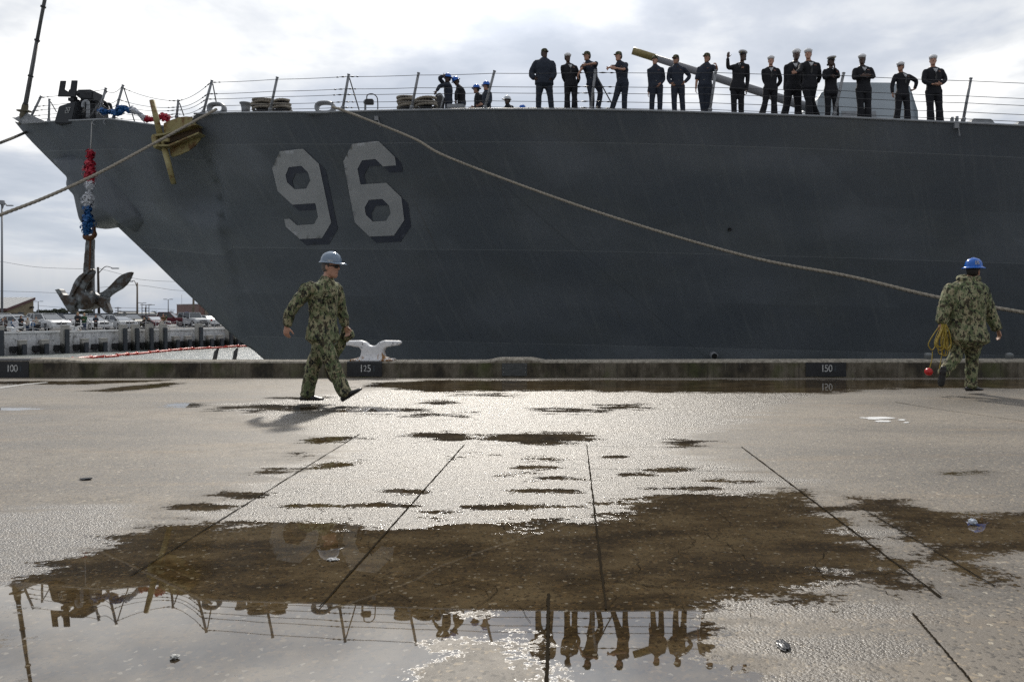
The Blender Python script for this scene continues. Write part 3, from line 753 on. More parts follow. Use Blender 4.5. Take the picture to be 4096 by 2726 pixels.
def lifeline(seq, fr, sag, ends):
    bm = bmesh.new(); tbs = []
    for i, j in zip(seq, seq[1:]):
        a, c = feet[i].lerp(tops[i], fr)+Vector((0, -.055, 0)), feet[j].lerp(tops[j], fr)+Vector((0, -.055, 0))
        p = wire_path(a, c, sag); path_tube(bm, p, .0085, 6)
        for (s0, s1, who) in ((.03, .10, i), (.12, .16, i), (.90, .97, j), (.84, .88, j)):
            if who in ends:
                tb = bmesh.new()
                q0 = a.lerp(c, s0)-Vector((0, 0, sag*4*s0*(1-s0))); q1 = a.lerp(c, s1)-Vector((0, 0, sag*4*s1*(1-s1)))
                mid_ = q0.lerp(q1, .5); tube(tb, q0, mid_, .010, .024, 7); tube(tb, mid_, q1, .024, .010, 7); bmesh.ops.remove_doubles(tb, verts=tb.verts, dist=.002); tbs.append(tb)
    o = obj('lifeline', bm, wire, ship, True)
    for tb in tbs:
        k_ = obj('turnbuckle', tb, turn, o, True, world=False)
        for v in k_.data.vertices: v.co -= ship.location
for k, fr in enumerate(FR):
    lifeline([0, 2], fr, .02, (0,)); lifeline([2, 3], fr, .16 if k < 3 else .1, (2,))
    lifeline([3, 4, 5], fr, .12, (3, 4, 5))
    lifeline([5, 6, 7, 8, 9, 10, 11, 12, 13, 14], fr, .015, (5, 7, 10))
# closed chocks
def chock(xc, yb, wd, ht, name='mooring_chock'):
    c = at_edge(xc, yb, .22, 0); sc_ = F/c.y
    bm = bmesh.new(); W, H = wd/sc_/2, ht/sc_
    n_ = 28; sec = 10; rings = []
    for i in range(n_):
        a = 2*math.pi*i/n_; se = abs(math.cos(a))**.75*math.copysign(1, math.cos(a)); sz_ = abs(math.sin(a))**.8*math.copysign(1, math.sin(a))
        cen = Vector((se*W*.80, 0, H*.50+sz_*H*.40)); rad = Vector((math.cos(a), 0, math.sin(a)))
        ring = []
        for k in range(sec):
            b_ = 2*math.pi*k/sec; ring.append(bm.verts.new(c+cen+rad*math.cos(b_)*H*.15+Vector((0, math.sin(b_)*.17, 0))))
        rings.append(ring)
    for i in range(n_):
        for k in range(sec): bm.faces.new((rings[i][k], rings[i][(k+1) % sec], rings[(i+1) % n_][(k+1) % sec], rings[(i+1) % n_][k]))
    o = obj(name, bm, gl, ship, True)
    bm = bmesh.new(); box(bm, c+Vector((0, -.18, -.02)), (W*3.1, .22, .06)); k_ = obj('chock_base', bm, gl, o, world=False, bev=.01)
    for v in k_.data.vertices: v.co -= ship.location
    return c+Vector((0, -.05, H*.42))
ch1 = chock(855, 455, 74, 48); ch2 = chock(1292, 449, 84, 50)

# bullnose plates at the very bow
bm = bmesh.new()
def quadstrip(bm, A, B):
    va = [bm.verts.new(p) for p in A]; vb = [bm.verts.new(p) for p in B]
    for i in range(len(A)-1): bm.faces.new((va[i], va[i+1], vb[i+1], vb[i]))
a_ = [P(x*.191, 300+y*.191, YC) for x, y in [(250, 890), (330, 890), (420, 850), (480, 800), (520, 765)]]
b_l = [P(x*.191, 300+y*.191, YC-.6) for x, y in [(250, 892), (360, 960), (430, 1000), (470, 1018), (490, 1022)]]
quadstrip(bm, a_, b_l)
quadstrip(bm, [P(520*.191, 300+765*.191, YC), P(650*.191, 300+835*.191, YC-.5), P(800*.191, 300+905*.191, YC-.9), P(950*.191, 300+970*.191, YC-1.2)],
          [P(470*.191, 300+1018*.191, YC-.6), P(620*.191, 300+1005*.191, YC-.9), P(800*.191, 300+1000*.191, YC-1.2), P(950*.191, 300+990*.191, YC-1.4)])
bmesh.ops.solidify(bm, geom=bm.faces[:], thickness=.05)
obj('bullnose', bm, gl, ship)
# jackstaff
js = bmesh.new(); p0 = P(98, 440, YC-.1); p1 = P(178, 0, YC-.1); dd = (p1-p0)
tube(js, p0-dd*.03, p0+dd*.62, .085, .070, 12); tube(js, p0+dd*.62, p0+dd*1.5, .066, .048, 12)
jo = obj('jackstaff', js, mat('jackstaff_grey', (.13, .13, .135), .5, (.09, .09, .085), 3), ship, True)
def sub(name, bm, m_, parent, smooth=True):
    k_ = obj(name, bm, m_, parent, smooth, world=False)
    for v in k_.data.vertices: v.co -= ship.location
    return k_
bm = bmesh.new()
for f_ in (.045, .30, .625, .93): q = p0+dd*f_; tube(bm, q, q+dd.normalized()*.07, .10, n=12)
sub('collar', bm, turn, jo)
bm = bmesh.new(); tube(bm, p0-dd*.06, p0+dd*.045, .14, .11, 10); box(bm, p0-dd*.01, (.42, .3, .06)); tube(bm, p0-dd*.14, p0-dd*.05, .12, .12, 8); sub('staff_socket', bm, mat('socket_olive', (.10, .085, .05), .6), jo, False)
bm = bmesh.new()
for o_ in (.10, .16): path_tube(bm, [p0+dd*.12+Vector((.05, -.05, 0)), p0+dd*.5+Vector((o_*.55, -.05, 0)), p0+dd*1.5+Vector((o_, -.05, 0))], .007, 5)
sub('halyard', bm, wire, jo)
# gun
gun = P(2530, 203, YC); root = P(3240, 432, YC); gdv = (root-gun).normalized()
bm = bmesh.new()
box(bm, Vector((0, 0, 0)), (.001, .001, .001)); bmesh.ops.delete(bm, geom=bm.verts[:], context='VERTS')
X0 = P(3350, 0, YC).x; zdk = zd(X0+2)
sh = [(3262, 485), (3272, 395), (3285, 372), (3352, 329), (3560, 331), (3640, 345), (3672, 445), (3674, 520), (3262, 520)]
bm = bmesh.new(); ra, rb = [], []
L0 = [bm.verts.new(P(x, y, YC-1.0 if y < 360 else YC-1.5)) for x, y in sh]; L1 = [bm.verts.new(P(x, y, YC-1.0 if y < 360 else YC-1.5)+Vector((0, 2.0 if y < 360 else 3.0, 0))) for x, y in sh]
for i in range(len(sh)): bm.faces.new((L0[i], L0[(i+1) % len(sh)], L1[(i+1) % len(sh)], L1[i]))
bmesh.ops.triangulate(bm, faces=[bm.faces.new(L0[::-1]), bm.faces.new(L1)])
gs_ = obj('gun_shield', bm, mat('gun_grey', (.34, .385, .42), .5, (.30, .34, .37), 1), ship)
bm = bmesh.new(); tube(bm, gun+gdv*.9, root+gdv*.8, .135, .19, 16); br_ = sub('gun_barrel', bm, mat('barrel_grey', (.21, .21, .225), .45), gs_)
bm = bmesh.new(); tube(bm, gun, gun+gdv*.95, .15, n=16); sub('muzzle_cover', bm, mat('muzzle_brass', (.28, .22, .075), .4, (.19, .145, .05), 8), gs_)
bm = bmesh.new(); q = root+gdv*.2; tube(bm, q, q+gdv*.9, .26, .42, 14); sub('barrel_boot', bm, turn, gs_)
bm = bmesh.new()
for x0, x1, y0, y1 in [(3370, 3500, 446, 476)]:
    box(bm, P((x0+x1)/2, (y0+y1)/2, YC-1.55), ((x1-x0)*YC/F, .06, (y1-y0)*YC/F))
sub('access_panel', bm, gl, gs_, False)
# low hatches aft of the gun, bitts, small posts
for pts in ([(3883, 500), (3893, 473), (3968, 475), (3987, 500)], [(4070, 508), (4078, 484), (4180, 488), (4200, 512)]):
    bm = bmesh.new(); Yh = eY(pts[0][0])+1.2; prism(bm, [P(x, y, Yh) for x, y in pts], (0, .9, 0)); obj('deck_locker', bm, gl, ship, bev=.02)
for x, y in ((3808, 469), (3827, 466)):
    bm = bmesh.new(); Yh = eY(x)+.3; a = P(x, 492, Yh); c = P(x, y, Yh); tube(bm, a, c, .05, n=10); obj('deck_post', bm, gl, ship, True)
def bitt(x, y0, y1, r_):
    bm = bmesh.new(); Yh = eY(x)+1.0; c = P(x, y1+6, Yh); h_ = (y1+6-y0)*Yh/F
    lathe(bm, [(r_*.8, 0), (r_*.85, h_*.5), (r_, h_*.86), (r_*1.2, h_*.9), (r_*1.22, h_), (r_*.9, h_*1.02), (0, h_*1.03)], Matrix.Translation(c)); return obj('mooring_bitt', bm, gl, ship, True)
bitt(983, 412, 449, .17)
def bitt_rope(cx_, ybot, ytop, r_, yoff, seed, label):
    """rope laid round a bitt"""
    rnd = random.Random(seed); Yh = eY(cx_)+yoff; c = P(cx_, ybot, Yh); h_ = (ybot-ytop)*Yh/F
    bm = bmesh.new(); pts = []; turns = max(3, int(h_/.085)); n_ = turns*22
    for i in range(n_):
        a = i/22*2*math.pi; pts.append(c+Vector((math.cos(a)*r_*(1+.08*math.sin(i*.37+seed)), math.sin(a)*r_*.8, .04+h_*i/n_+.02*math.sin(a*1.5))))
    path_tube(bm, pts, .055, 9, twist=.30, lobes=3)
    for v in bm.verts: v.co -= c
    o = obj('rope_coil', bm, ropem, None, True, loc=c, world=False); tag(o, label, 'rope', 'mooring ropes coiled on the foredeck')
ropem = mat('hemp_rope', (.22, .195, .155), .85, (.38, .34, .28), 30, bump=.6, bscale=150)
for x, yb, yt, rr_, lab in [(1050, 449, 404, .33, 'tan rope coil on the deck, left one of the pair nearest the bow'), (1126, 449, 410, .30, 'flatter tan rope coil beside the stanchion, right one of the pair nearest the bow'),
                            (1626, 440, 394, .27, 'tan rope coil on the deck left of the hard-hatted crew, taller one behind the stanchion'), (1704, 440, 402, .34, 'wide tan rope coil on the deck just left of the kneeling crewman')]:
    bitt_rope(x, yb, yt, rr_, .9, x, lab)
    bm = bmesh.new(); Yh = eY(x)+.9; c = P(x, yb, Yh); h_ = (yb-yt)*Yh/F; lathe(bm, [(.2, 0), (.2, h_*.9), (.27, h_*.95), (.27, h_*1.03), (0, h_*1.05)], Matrix.Translation(c)); obj('mooring_bitt', bm, turn, ship, True)
# floodlight and fire-hose post by the rail
Yh = eY(1470)+.2
o_ = bmesh.new(); box(o_, P(1478, 408, Yh), (.26, .16, .17)); fl = obj('deck_floodlight', o_, turn, ship, bev=.02)
bm = bmesh.new(); tube(bm, P(1461, 442, Yh), P(1461, 400, Yh), .035, n=8); sub('lamp_post', bm, gd, fl)
bm = bmesh.new(); path_tube(bm, smooth_path([P(1467, 395, Yh), P(1470, 380, Yh), P(1490, 376, Yh), P(1507, 388, Yh), P(1511, 410, Yh), P(1511, 438, Yh)], 5), .018, 6); sub('power_cable', bm, turn, fl)
bm = bmesh.new(); tube(bm, P(1455, 409, Yh-.0), P(1461, 409, Yh), .05, .07, 8); sub('lamp_face', bm, gl, fl)
# deck box and winch beside the working crew
bm = bmesh.new(); Yh = eY(1825)+.5; box(bm, P(1825, 432, Yh), (.55, .4, .16)); obj('deck_locker', bm, gl, ship, bev=.02)
bm = bmesh.new(); Yh = eY(1755)+1.6
prism(bm, [P(x, y, Yh) for x, y in [(1737, 440), (1738, 385), (1748, 372), (1765, 370), (1772, 385), (1768, 440)]], (0, .4, 0)); wn_ = obj('winch', bm, turn, ship, bev=.03)
bm = bmesh.new(); path_tube(bm, smooth_path([P(1760, 440, Yh-.3), P(1772, 395, Yh-.3), P(1764, 380, Yh-.3), P(1750, 384, Yh-.3)], 5), .025, 6); sub('winch_handle', bm, gd, wn_)
# small lever clamps on stanchions, padeyes on the plating
for x, y in [(384, 492), (428, 490)]:
    h_ = ray_hull(x, y)
    if h_[0]:
        bm = bmesh.new(); path_tube(bm, [h_[0]+Vector((.09*math.cos(a), -.05, .09*math.sin(a))) for a in [k*.7 for k in range(8)]], .018, 6); sub('padeye', bm, gl, hull)
h_ = ray_hull(2918, 917)
bm = bmesh.new(); lathe(bm, [(.06, 0), (.06, .03), (.04, .03), (.04, .01), (0, .01)], Matrix.Translation(h_[0]) @ h_[1].to_track_quat('Z', 'Y').to_matrix().to_4x4()); sub('hull_port', bm, turn, hull)
h_ = ray_hull(2853, 1420)
bm = bmesh.new(); tube(bm, h_[0]+Vector((0, .1, .03)), h_[0]+Vector((0, -.22, -.02)), .13, n=18); dp_ = sub('discharge_pipe', bm, gd, hull)
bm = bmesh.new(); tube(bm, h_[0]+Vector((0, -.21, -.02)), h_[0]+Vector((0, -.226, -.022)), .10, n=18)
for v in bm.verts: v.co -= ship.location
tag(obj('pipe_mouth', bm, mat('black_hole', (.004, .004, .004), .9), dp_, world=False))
for x, y in ((1508, 475), (3822, 505)):
    h_ = ray_hull(x, y)
    bm = bmesh.new(); q = h_[0]; box(bm, q+Vector((0, -.04, 0)), (.13, .08, .14)); tube(bm, q+Vector((.06, -.04, -.05)), q+Vector((.11, -.02, -.28)), .02, n=6); sub('step_bracket', bm, gd, hull, False)

# ------------------------------------------------------------------ mooring lines
def moor(pts, r_, label, m_=None):
    sp_ = smooth_path(pts, 60); bm = bmesh.new(); o0 = Vector(pts[0])
    path_tube(bm, [p-o0 for p in sp_], r_, 12, twist=r_*8.5, lobes=3)
    o = obj('mooring_line', bm, m_ or ropem, None, True, loc=o0, world=False); tag(o, label, 'rope'); return o
def LY(x, xa_, Ya, xb_, Yb):   # true straight-line depth between two ends seen at xa_, xb_
    k = (x-xa_)/(xb_-xa_); return 1/((1-k)/Ya+k/Yb)
lineB = [(1330, 428), (1400, 452), (1650, 552), (1807, 635), (2347, 834), (2956, 1017), (3400, 1106), (3738, 1186), (4096, 1250), (4500, 1322), (4800, 1375)]
moor([P(x, y, LY(x, 1330, ch2.y-.45, 4800, KY+.3)) for x, y in lineB], .042, 'tan mooring rope falling from the midship chock to the right, behind the blue-helmeted walker')
lineA = [(866, 437), (820, 462), (600, 583), (400, 690), (200, 782), (0, 860), (-400, 1010), (-900, 1220), (-1300, 1375)]
moor([P(x, y, LY(x, 866, ch1.y-.3, -1300, KY+.3)) for x, y in lineA], .046, 'pale twisted mooring rope running from the forward chock down to the left')
lineC = [(108, 527), (60, 548), (0, 572), (-300, 690), (-700, 860)]
moor([P(x, y, YC-2*i) for i, (x, y) in enumerate(lineC)], .05, 'short dark mooring rope leaving the stem at the far left', mat('dark_rope', (.055, .055, .045), .9, (.09, .085, .07), 20))

# ------------------------------------------------------------------ anchors
def rounded(poly, Y, th, voxel=.035, sm=3, extra=None, taper=None):
    bm = bmesh.new(); prism(bm, [P(x, y, Y)-Vector((0, th/2, 0)) for x, y in poly], (0, th, 0))
    bmesh.ops.triangulate(bm, faces=bm.faces[:])
    if extra: extra(bm)
    return remesh(bm, voxel, sm)
am = bpy.data.materials.new('anchor_paint_rust'); am.use_nodes = True; t = am.node_tree; b = t.nodes['Principled BSDF']
ob = t.nodes.new('ShaderNodeTexCoord').outputs['Object']
f1 = NOISE(t, ob, 2.6, 7, .65)
L(t, RAMP(t, f1, [(.38, (.22, .24, .25)), (.50, (.085, .085, .085)), (.56, (.055, .034, .020)), (.66, (.022, .015, .011))]), b.inputs['Base Color']); b.inputs['Roughness'].default_value = .5
zA = lambda l: [(200+x/4.239, 900+y/4.239) for x, y in l]
AY = 29.0
anc = empty('anchor', tuple(P(355, 1240, AY)), 'rust-streaked steel anchor hanging below the bow on its shackle', 'anchor')
def apart(name, me, m_=am, par=anc):
    base_ = par.location.copy()
    if par.parent is not None: base_ = par.parent.location+base_
    me.transform(Matrix.Translation(-(anc.location if par is anc or par.parent is anc else base_)))
    return link(name, me, m_, par)
shk = rounded(zA([(628, 240), (745, 240), (735, 760), (722, 1200), (640, 1200), (582, 780)]), AY, .22)
sh_o = apart('shank', shk)
bm = bmesh.new(); prism(bm, [P(x, y, AY-.10) for x, y in zA([(676, 250), (706, 250), (688, 770), (660, 770)])], (0, -.03, 0)); me = bpy.data.meshes.new('groove'); bm.to_mesh(me); bm.free()
me.transform(Matrix.Translation(-anc.location)); link('groove_web', me, rust, sh_o)
bm = bmesh.new(); c = P(*zA([(690, 175)])[0], AY)
path_tube(bm, [c+Vector((math.cos(a)*.19, -.05+.1*math.sin(a), math.sin(a)*.14)) for a in [k*math.pi/8 for k in range(17)]], .09, 10)
tube(bm, c+Vector((.13, 0, .05)), P(*zA([(735, 55)])[0], AY)+Vector((0, 0, .6)), .08, .07, 10); tube(bm, c+Vector((-.12, -.16, -.08)), c+Vector((.12, -.16, -.08)), .07, n=10)
me = remesh(bm, .035, 2); apart('shackle', me, rust)
me = rounded(zA([(735, 735), (765, 765), (772, 800), (745, 880), (700, 930), (640, 1000), (600, 1090), (560, 1180), (520, 1330), (330, 1310), (330, 1200), (375, 1080), (400, 1010), (440, 930), (500, 860), (580, 800), (660, 760)]), AY-.35, .14); apart('fluke', me)
bm = bmesh.new(); path_tube(bm, smooth_path([P(x, y, AY-.45) for x, y in zA([(700, 750), (560, 880), (440, 1080), (330, 1270)])], 6), .035, 6); me = bpy.data.meshes.new('rib'); bm.to_mesh(me); bm.free(); apart('fluke_rib', me)
me = rounded(zA([(1415, 788), (1420, 800), (1370, 920), (1310, 1010), (1230, 1080), (1140, 1130), (1050, 1190), (990, 1260), (900, 1330), (820, 1250), (830, 1150), (900, 1130), (980, 1070), (1060, 990), (1130, 910), (1220, 840), (1320, 800)]), AY+.1, .12); apart('fluke', me)
me = rounded(zA([(118, 1085), (205, 1082), (240, 1150), (275, 1190), (320, 1180), (400, 1200), (520, 1300), (450, 1370), (445, 1480), (365, 1482), (290, 1370), (210, 1230)]), AY-.30, .38, .045, 5); apart('tripping_palm', me)
me = rounded(zA([(830, 1200), (1000, 1230), (985, 1310), (1020, 1390), (1055, 1480), (1030, 1495), (970, 1485), (900, 1410), (820, 1350)]), AY-.1, .34, .045, 5); apart('tripping_palm', me)
def ex_(bm):
    c_ = P(*zA([(650, 1260)])[0], AY-.05); bmesh.ops.create_uvsphere(bm, u_segments=20, v_segments=12, radius=1, matrix=Matrix.Translation(c_) @ Matrix.Diagonal((.50, .42, .36, 1)))
    for q, w_ in (((560, 1180), .12), ((750, 1180), .12)):
        c_ = P(*zA([q])[0], AY-.35); path_tube(bm, smooth_path([c_+Vector((0, 0, .14)), c_+Vector((.12 if q[0] < 600 else -.02, -.05, -.12)), c_+Vector((.16 if q[0] < 600 else -.02, -.02, -.4))], 5), .07, 8)
me = rounded(zA([(440, 1240), (560, 1190), (760, 1170), (860, 1180), (850, 1320), (800, 1380), (700, 1430), (620, 1442), (540, 1420), (450, 1380)]), AY-.1, .55, .045, 4, ex_); apart('crown', me)
# stowed anchor, painted tan
zB = lambda x, y: (550+x*.2551, 380+y*.2551)
YB = P(0, 0, eY(740)).y-.05
tan = bpy.data.materials.new('anchor_tan'); tan.use_nodes = True; t = tan.node_tree; b = t.nodes['Principled BSDF']; ob = t.nodes.new('ShaderNodeTexCoord').outputs['Object']
L(t, RAMP(t, NOISE(t, ob, 2.2, 7, .62), [(.34, (.33, .29, .135)), (.54, (.28, .235, .10)), (.63, (.15, .075, .022)), (.72, (.05, .025, .01))]), b.inputs['Base Color']); b.inputs['Roughness'].default_value = .6
sa = empty('stowed_anchor', tuple(P(700, 600, YB)), 'tan-painted anchor with a long stock, stowed against the bow plating', 'anchor')
def spart(name, bm, m_=tan, smooth=False, bev=0): return obj(name, bm, m_, sa, smooth, bev=bev)
bm = bmesh.new(); tube(bm, P(*zB(228, 85), YB-.25), P(*zB(350, 610), YB-.25), .085, .10, 10); tube(bm, P(*zB(425, 850), YB-.25), P(*zB(568, 1390), YB-.25), .10, .085, 10); tube(bm, P(*zB(350, 610), YB-.25), P(*zB(425, 850), YB-.25), .06, n=8)
spart('stock', bm, smooth=True)
bm = bmesh.new(); prism(bm, [P(*zB(x, y), YB-.02) for x, y in [(405, 445), (500, 400), (640, 350), (760, 335), (860, 345), (900, 390), (905, 450), (700, 520), (415, 600)]], (0, .05, 0)); spart('fluke', bm, bev=.008)
bm = bmesh.new(); prism(bm, [P(*zB(x, y), YB-.10) for x, y in [(490, 780), (700, 690), (955, 590), (990, 690), (900, 800), (800, 875), (680, 930), (545, 975), (520, 950)]], (0, .05, 0)); spart('fluke', bm, bev=.008)
bm = bmesh.new()
prism(bm, [P(*zB(x, y), YB-.42) for x, y in [(225, 615), (420, 595), (700, 510), (920, 450), (925, 462), (700, 528), (420, 622), (285, 650)]], (0, .45, 0))
prism(bm, [P(*zB(x, y), YB-.42) for x, y in [(310, 775), (480, 775), (700, 685), (955, 578), (962, 602), (700, 712), (500, 800), (325, 805)]], (0, .45, 0)); spart('fluke_flange', bm, bev=.008)
bm = bmesh.new(); prism(bm, [P(*zB(x, y), YB-.44) for x, y in [(205, 650), (235, 610), (285, 650), (315, 800), (260, 840), (230, 790)]], (0, .5, 0)); spart('crown', bm, bev=.02)
bm = bmesh.new(); prism(bm, [P(*zB(x, y), YB-.1) for x, y in [(280, 650), (950, 470), (970, 590), (330, 800)]], (0, .2, 0)); spart('shank', bm, mat('anchor_shade_brown', (.06, .045, .03), .8, (.10, .06, .03), 5))
bm = bmesh.new(); box(bm, P(*zB(452, 705), YB-.46), (.20, .1, .12)); spart('lock_pin', bm, bev=.01)
# garlands of ruffled paper
def garland(name, segs, label, seed, rad):
    rnd = random.Random(seed); root_ = empty(name, tuple(segs[0][1][0]), label, 'garland')
    for m_, pts in segs:
        bm = bmesh.new(); sp_ = smooth_path(pts, 14)
        Ln = sum((a-c).length for a, c in zip(sp_, sp_[1:])); n_ = int(Ln/.0013)
        for i in range(n_):
            q = sp_[min(len(sp_)-2, int(i/n_*(len(sp_)-1)))].lerp(sp_[min(len(sp_)-1, int(i/n_*(len(sp_)-1))+1)], rnd.random())
            wv = .75+.3*math.sin(i/n_*Ln*7+seed)+.15*math.sin(i/n_*Ln*19)
            d_ = Vector((rnd.gauss(0, 1), rnd.gauss(0, 1), rnd.gauss(0, 1))).normalized(); e_ = d_.orthogonal().normalized(); e_.rotate(Matrix.Rotation(rnd.random()*6.3, 3, d_))
            r_ = rad*wv*rnd.uniform(.35, 1.0); c_ = q+d_*r_; s_ = rnd.uniform(.035, .07)
            u_ = (e_+d_*rnd.uniform(-.6, .6)).normalized(); v_ = d_.cross(e_)
            vs_2 = [bm.verts.new(c_+u_*s_*a+v_*s_*b_) for a, b_ in ((-1, -.6), (1, -.7), (.8, .8), (-.7, .7))]
            bm.faces.new(vs_2)
        path_tube(bm, sp_, rad*.3, 8)
        obj('paper_ruffle', bm, m_, root_)
    return root_
red = mat('garland_red', (.42, .012, .035), .55); whi = mat('garland_white', (.62, .64, .68), .5); blu = mat('garland_blue', (.010, .10, .30), .5)
GY = 27.2
gv = garland('hanging_garland', [(red, [P(361, 612, GY), P(360, 650, GY), P(358, 690, GY), P(361, 728, GY)]), (whi, [P(361, 732, GY), P(357, 770, GY), P(351, 800, GY), P(349, 824, GY)]), (blu, [P(350, 826, GY), P(350, 860, GY), P(352, 890, GY), P(345, 930, GY)])],
             'red, white and blue paper garland hanging upright under the bow above the anchor', 3, .25)
bm = bmesh.new(); path_tube(bm, [P(368, 476, GY-.1), P(365, 560, GY), P(362, 612, GY)], .022, 6); obj('hanging_cord', bm, mat('cord_white', (.45, .45, .44), .7), gv, True)
gy2 = eY(500)+.4
garland('rail_garland', [(blu, [P(405, 445, gy2), P(440, 448, gy2), P(470, 452, gy2), P(490, 432, gy2), P(522, 446, gy2)]), (whi, [P(530, 440, gy2), P(560, 458, gy2), P(582, 478, gy2)]), (red, [P(585, 474, gy2), P(610, 478, gy2), P(640, 466, gy2), P(668, 474, gy2)])],
        'blue, white and red paper garland strung along the bow railing', 9, .15)
# covered machine gun with its shield
mg = empty('machine_gun', tuple(P(300, 480, 28.2)), 'black covered machine gun with a notched shield standing on the bow', 'machine gun')
zC = lambda l, Y: [P(x*.191, 300+y*.191, Y) for x, y in l]
cov_ = mat('black_canvas', (.016, .018, .022), .7, (.026, .028, .033), 5, bump=.4, bscale=12)
bm = bmesh.new(); prism(bm, zC([(1258, 120), (1375, 120), (1345, 300), (1430, 350), (1440, 305), (1465, 302), (1492, 112), (1615, 112), (1580, 455), (1205, 450)], 27.7), (0, .05, 0)); obj('shield', bm, cov_, mg, bev=.01)
bm = bmesh.new(); prism(bm, zC([(1590, 300), (1870, 295), (1940, 320), (1935, 520), (1640, 500), (1640, 420), (1560, 440)], 27.7), (0, .7, 0)); obj('receiver', bm, cov_, mg, bev=.05)
bm = bmesh.new(); tube(bm, zC([(1550, 460)], 27.9)[0], zC([(1550, 620)], 27.9)[0], .12, n=10); box(bm, zC([(1540, 530)], 27.9)[0], (.22, .3, .12)); obj('pintle', bm, cov_, mg)
bm = bmesh.new(); prism(bm, zC([(1510, 1010), (1600, 560), (1650, 500), (1960, 500), (2000, 1010)], 28.0), (0, .9, 0)); cb = obj('ammunition_cover', bm, cov_, mg, bev=.05)
bm = bmesh.new(); prism(bm, zC([(1120, 1010), (1225, 650), (1480, 570), (1600, 545), (1500, 1010)], 27.6), (0, .5, 0)); cb2 = obj('canvas_cover', bm, mat('dark_panel', (.028, .032, .038), .6), mg, bev=.03)
bm = bmesh.new(); path_tube(bm, smooth_path(zC([(1740, 680), (1745, 600), (1790, 550), (1845, 590), (1840, 900)], 27.6), 5), .06, 8); obj('vent_pipe', bm, gl, mg, True)
for s_, x, y, sz_ in (('STRIK', 1752, 722, .20), ('T-P-C', 1755, 775, .16), ('ST', 1430, 715, .18), ('LY', 1405, 772, .16)):
    tm = text_mesh(s_, sz_, .002); par = cb if x > 1600 else cb2
    tm.transform(Matrix.Translation(P(x*.191, 300+y*.191, 27.98 if x > 1600 else 27.58)-mg.location) @ Matrix.Rotation(R(90), 4, 'X')); link('lettering', tm, whitep, par)
# ------------------------------------------------------------------ people
def lerp(a, b, k): return a+(b-a)*k
def side_v(yaw): return Vector((math.cos(yaw), math.sin(yaw), 0))
def face_v(yaw): return Vector((math.sin(yaw), -math.cos(yaw), 0))
def loft(bm, rings, n=14):
    """rings: (centre, axis_a, axis_b) half axes as vectors; closed at both ends"""
    rr = []
    for c, a, b_ in rings: rr.append([bm.verts.new(c+a*math.cos(2*math.pi*k/n)+b_*math.sin(2*math.pi*k/n)) for k in range(n)])
    for p, q in zip(rr, rr[1:]):
        for k in range(n): bm.faces.new((p[k], p[(k+1) % n], q[(k+1) % n], q[k]))
    for ring, (c, a, b_), (c2, _, _), fl in ((rr[0], rings[0], rings[1], 1), (rr[-1], rings[-1], rings[-2], 0)):
        d_ = (c-c2).normalized()*min(a.length, b_.length)*.5
        mid_ = [bm.verts.new(c+d_*.8+(v.co-c)*.6) for v in ring]; tip_ = bm.verts.new(c+d_)
        for k in range(n):
            k2 = (k+1) % n
            bm.faces.new((ring[k], ring[k2], mid_[k2], mid_[k])); bm.faces.new((mid_[k], mid_[k2], tip_))
def limb(bm, pts, rads, n=12, flat=1.0):
    """tapered round limb through joints, with bends rounded"""
    pts = [Vector(p) for p in pts]; m = len(pts)
    P_, R_ = [], []
    for i in range(m-1):
        for k in range(4):
            t_ = k/4; P_.append(pts[i].lerp(pts[i+1], t_)); R_.append(lerp(rads[i], rads[i+1], t_))
    P_.append(pts[-1]); R_.append(rads[-1])
    # soften the corner
    Q = P_[:]
    for _ in range(2):
        Q = [Q[0]]+[(Q[i-1]+Q[i]*2+Q[i+1])/4 for i in range(1, len(Q)-1)]+[Q[-1]]
    rings = []; u = None
    for i, p in enumerate(Q):
        t_ = (Q[min(i+1, len(Q)-1)]-Q[max(i-1, 0)]).normalized()
        if u is None: u = t_.orthogonal().normalized()
        u = (u-t_*u.dot(t_)).normalized(); v = t_.cross(u); rings.append((p, u*R_[i], v*R_[i]*flat))
    loft(bm, rings, n)
def ellipsoid(bm, c, ax, n=16):
    """ax: three half-axis vectors"""
    m_ = Matrix(((ax[0].x, ax[1].x, ax[2].x, c.x), (ax[0].y, ax[1].y, ax[2].y, c.y), (ax[0].z, ax[1].z, ax[2].z, c.z), (0, 0, 0, 1)))
    bmesh.ops.create_uvsphere(bm, u_segments=n, v_segments=n//2+2, radius=1, matrix=m_)
def head_frame(c, yaw, pitch=0, roll=0):
    s_, f_ = side_v(yaw), face_v(yaw); u_ = Vector((0, 0, 1))
    q = Matrix.Rotation(pitch, 3, s_); f_ = q @ f_; u_ = q @ u_
    q = Matrix.Rotation(roll, 3, f_); return s_ if not roll else q @ s_, f_, q @ u_
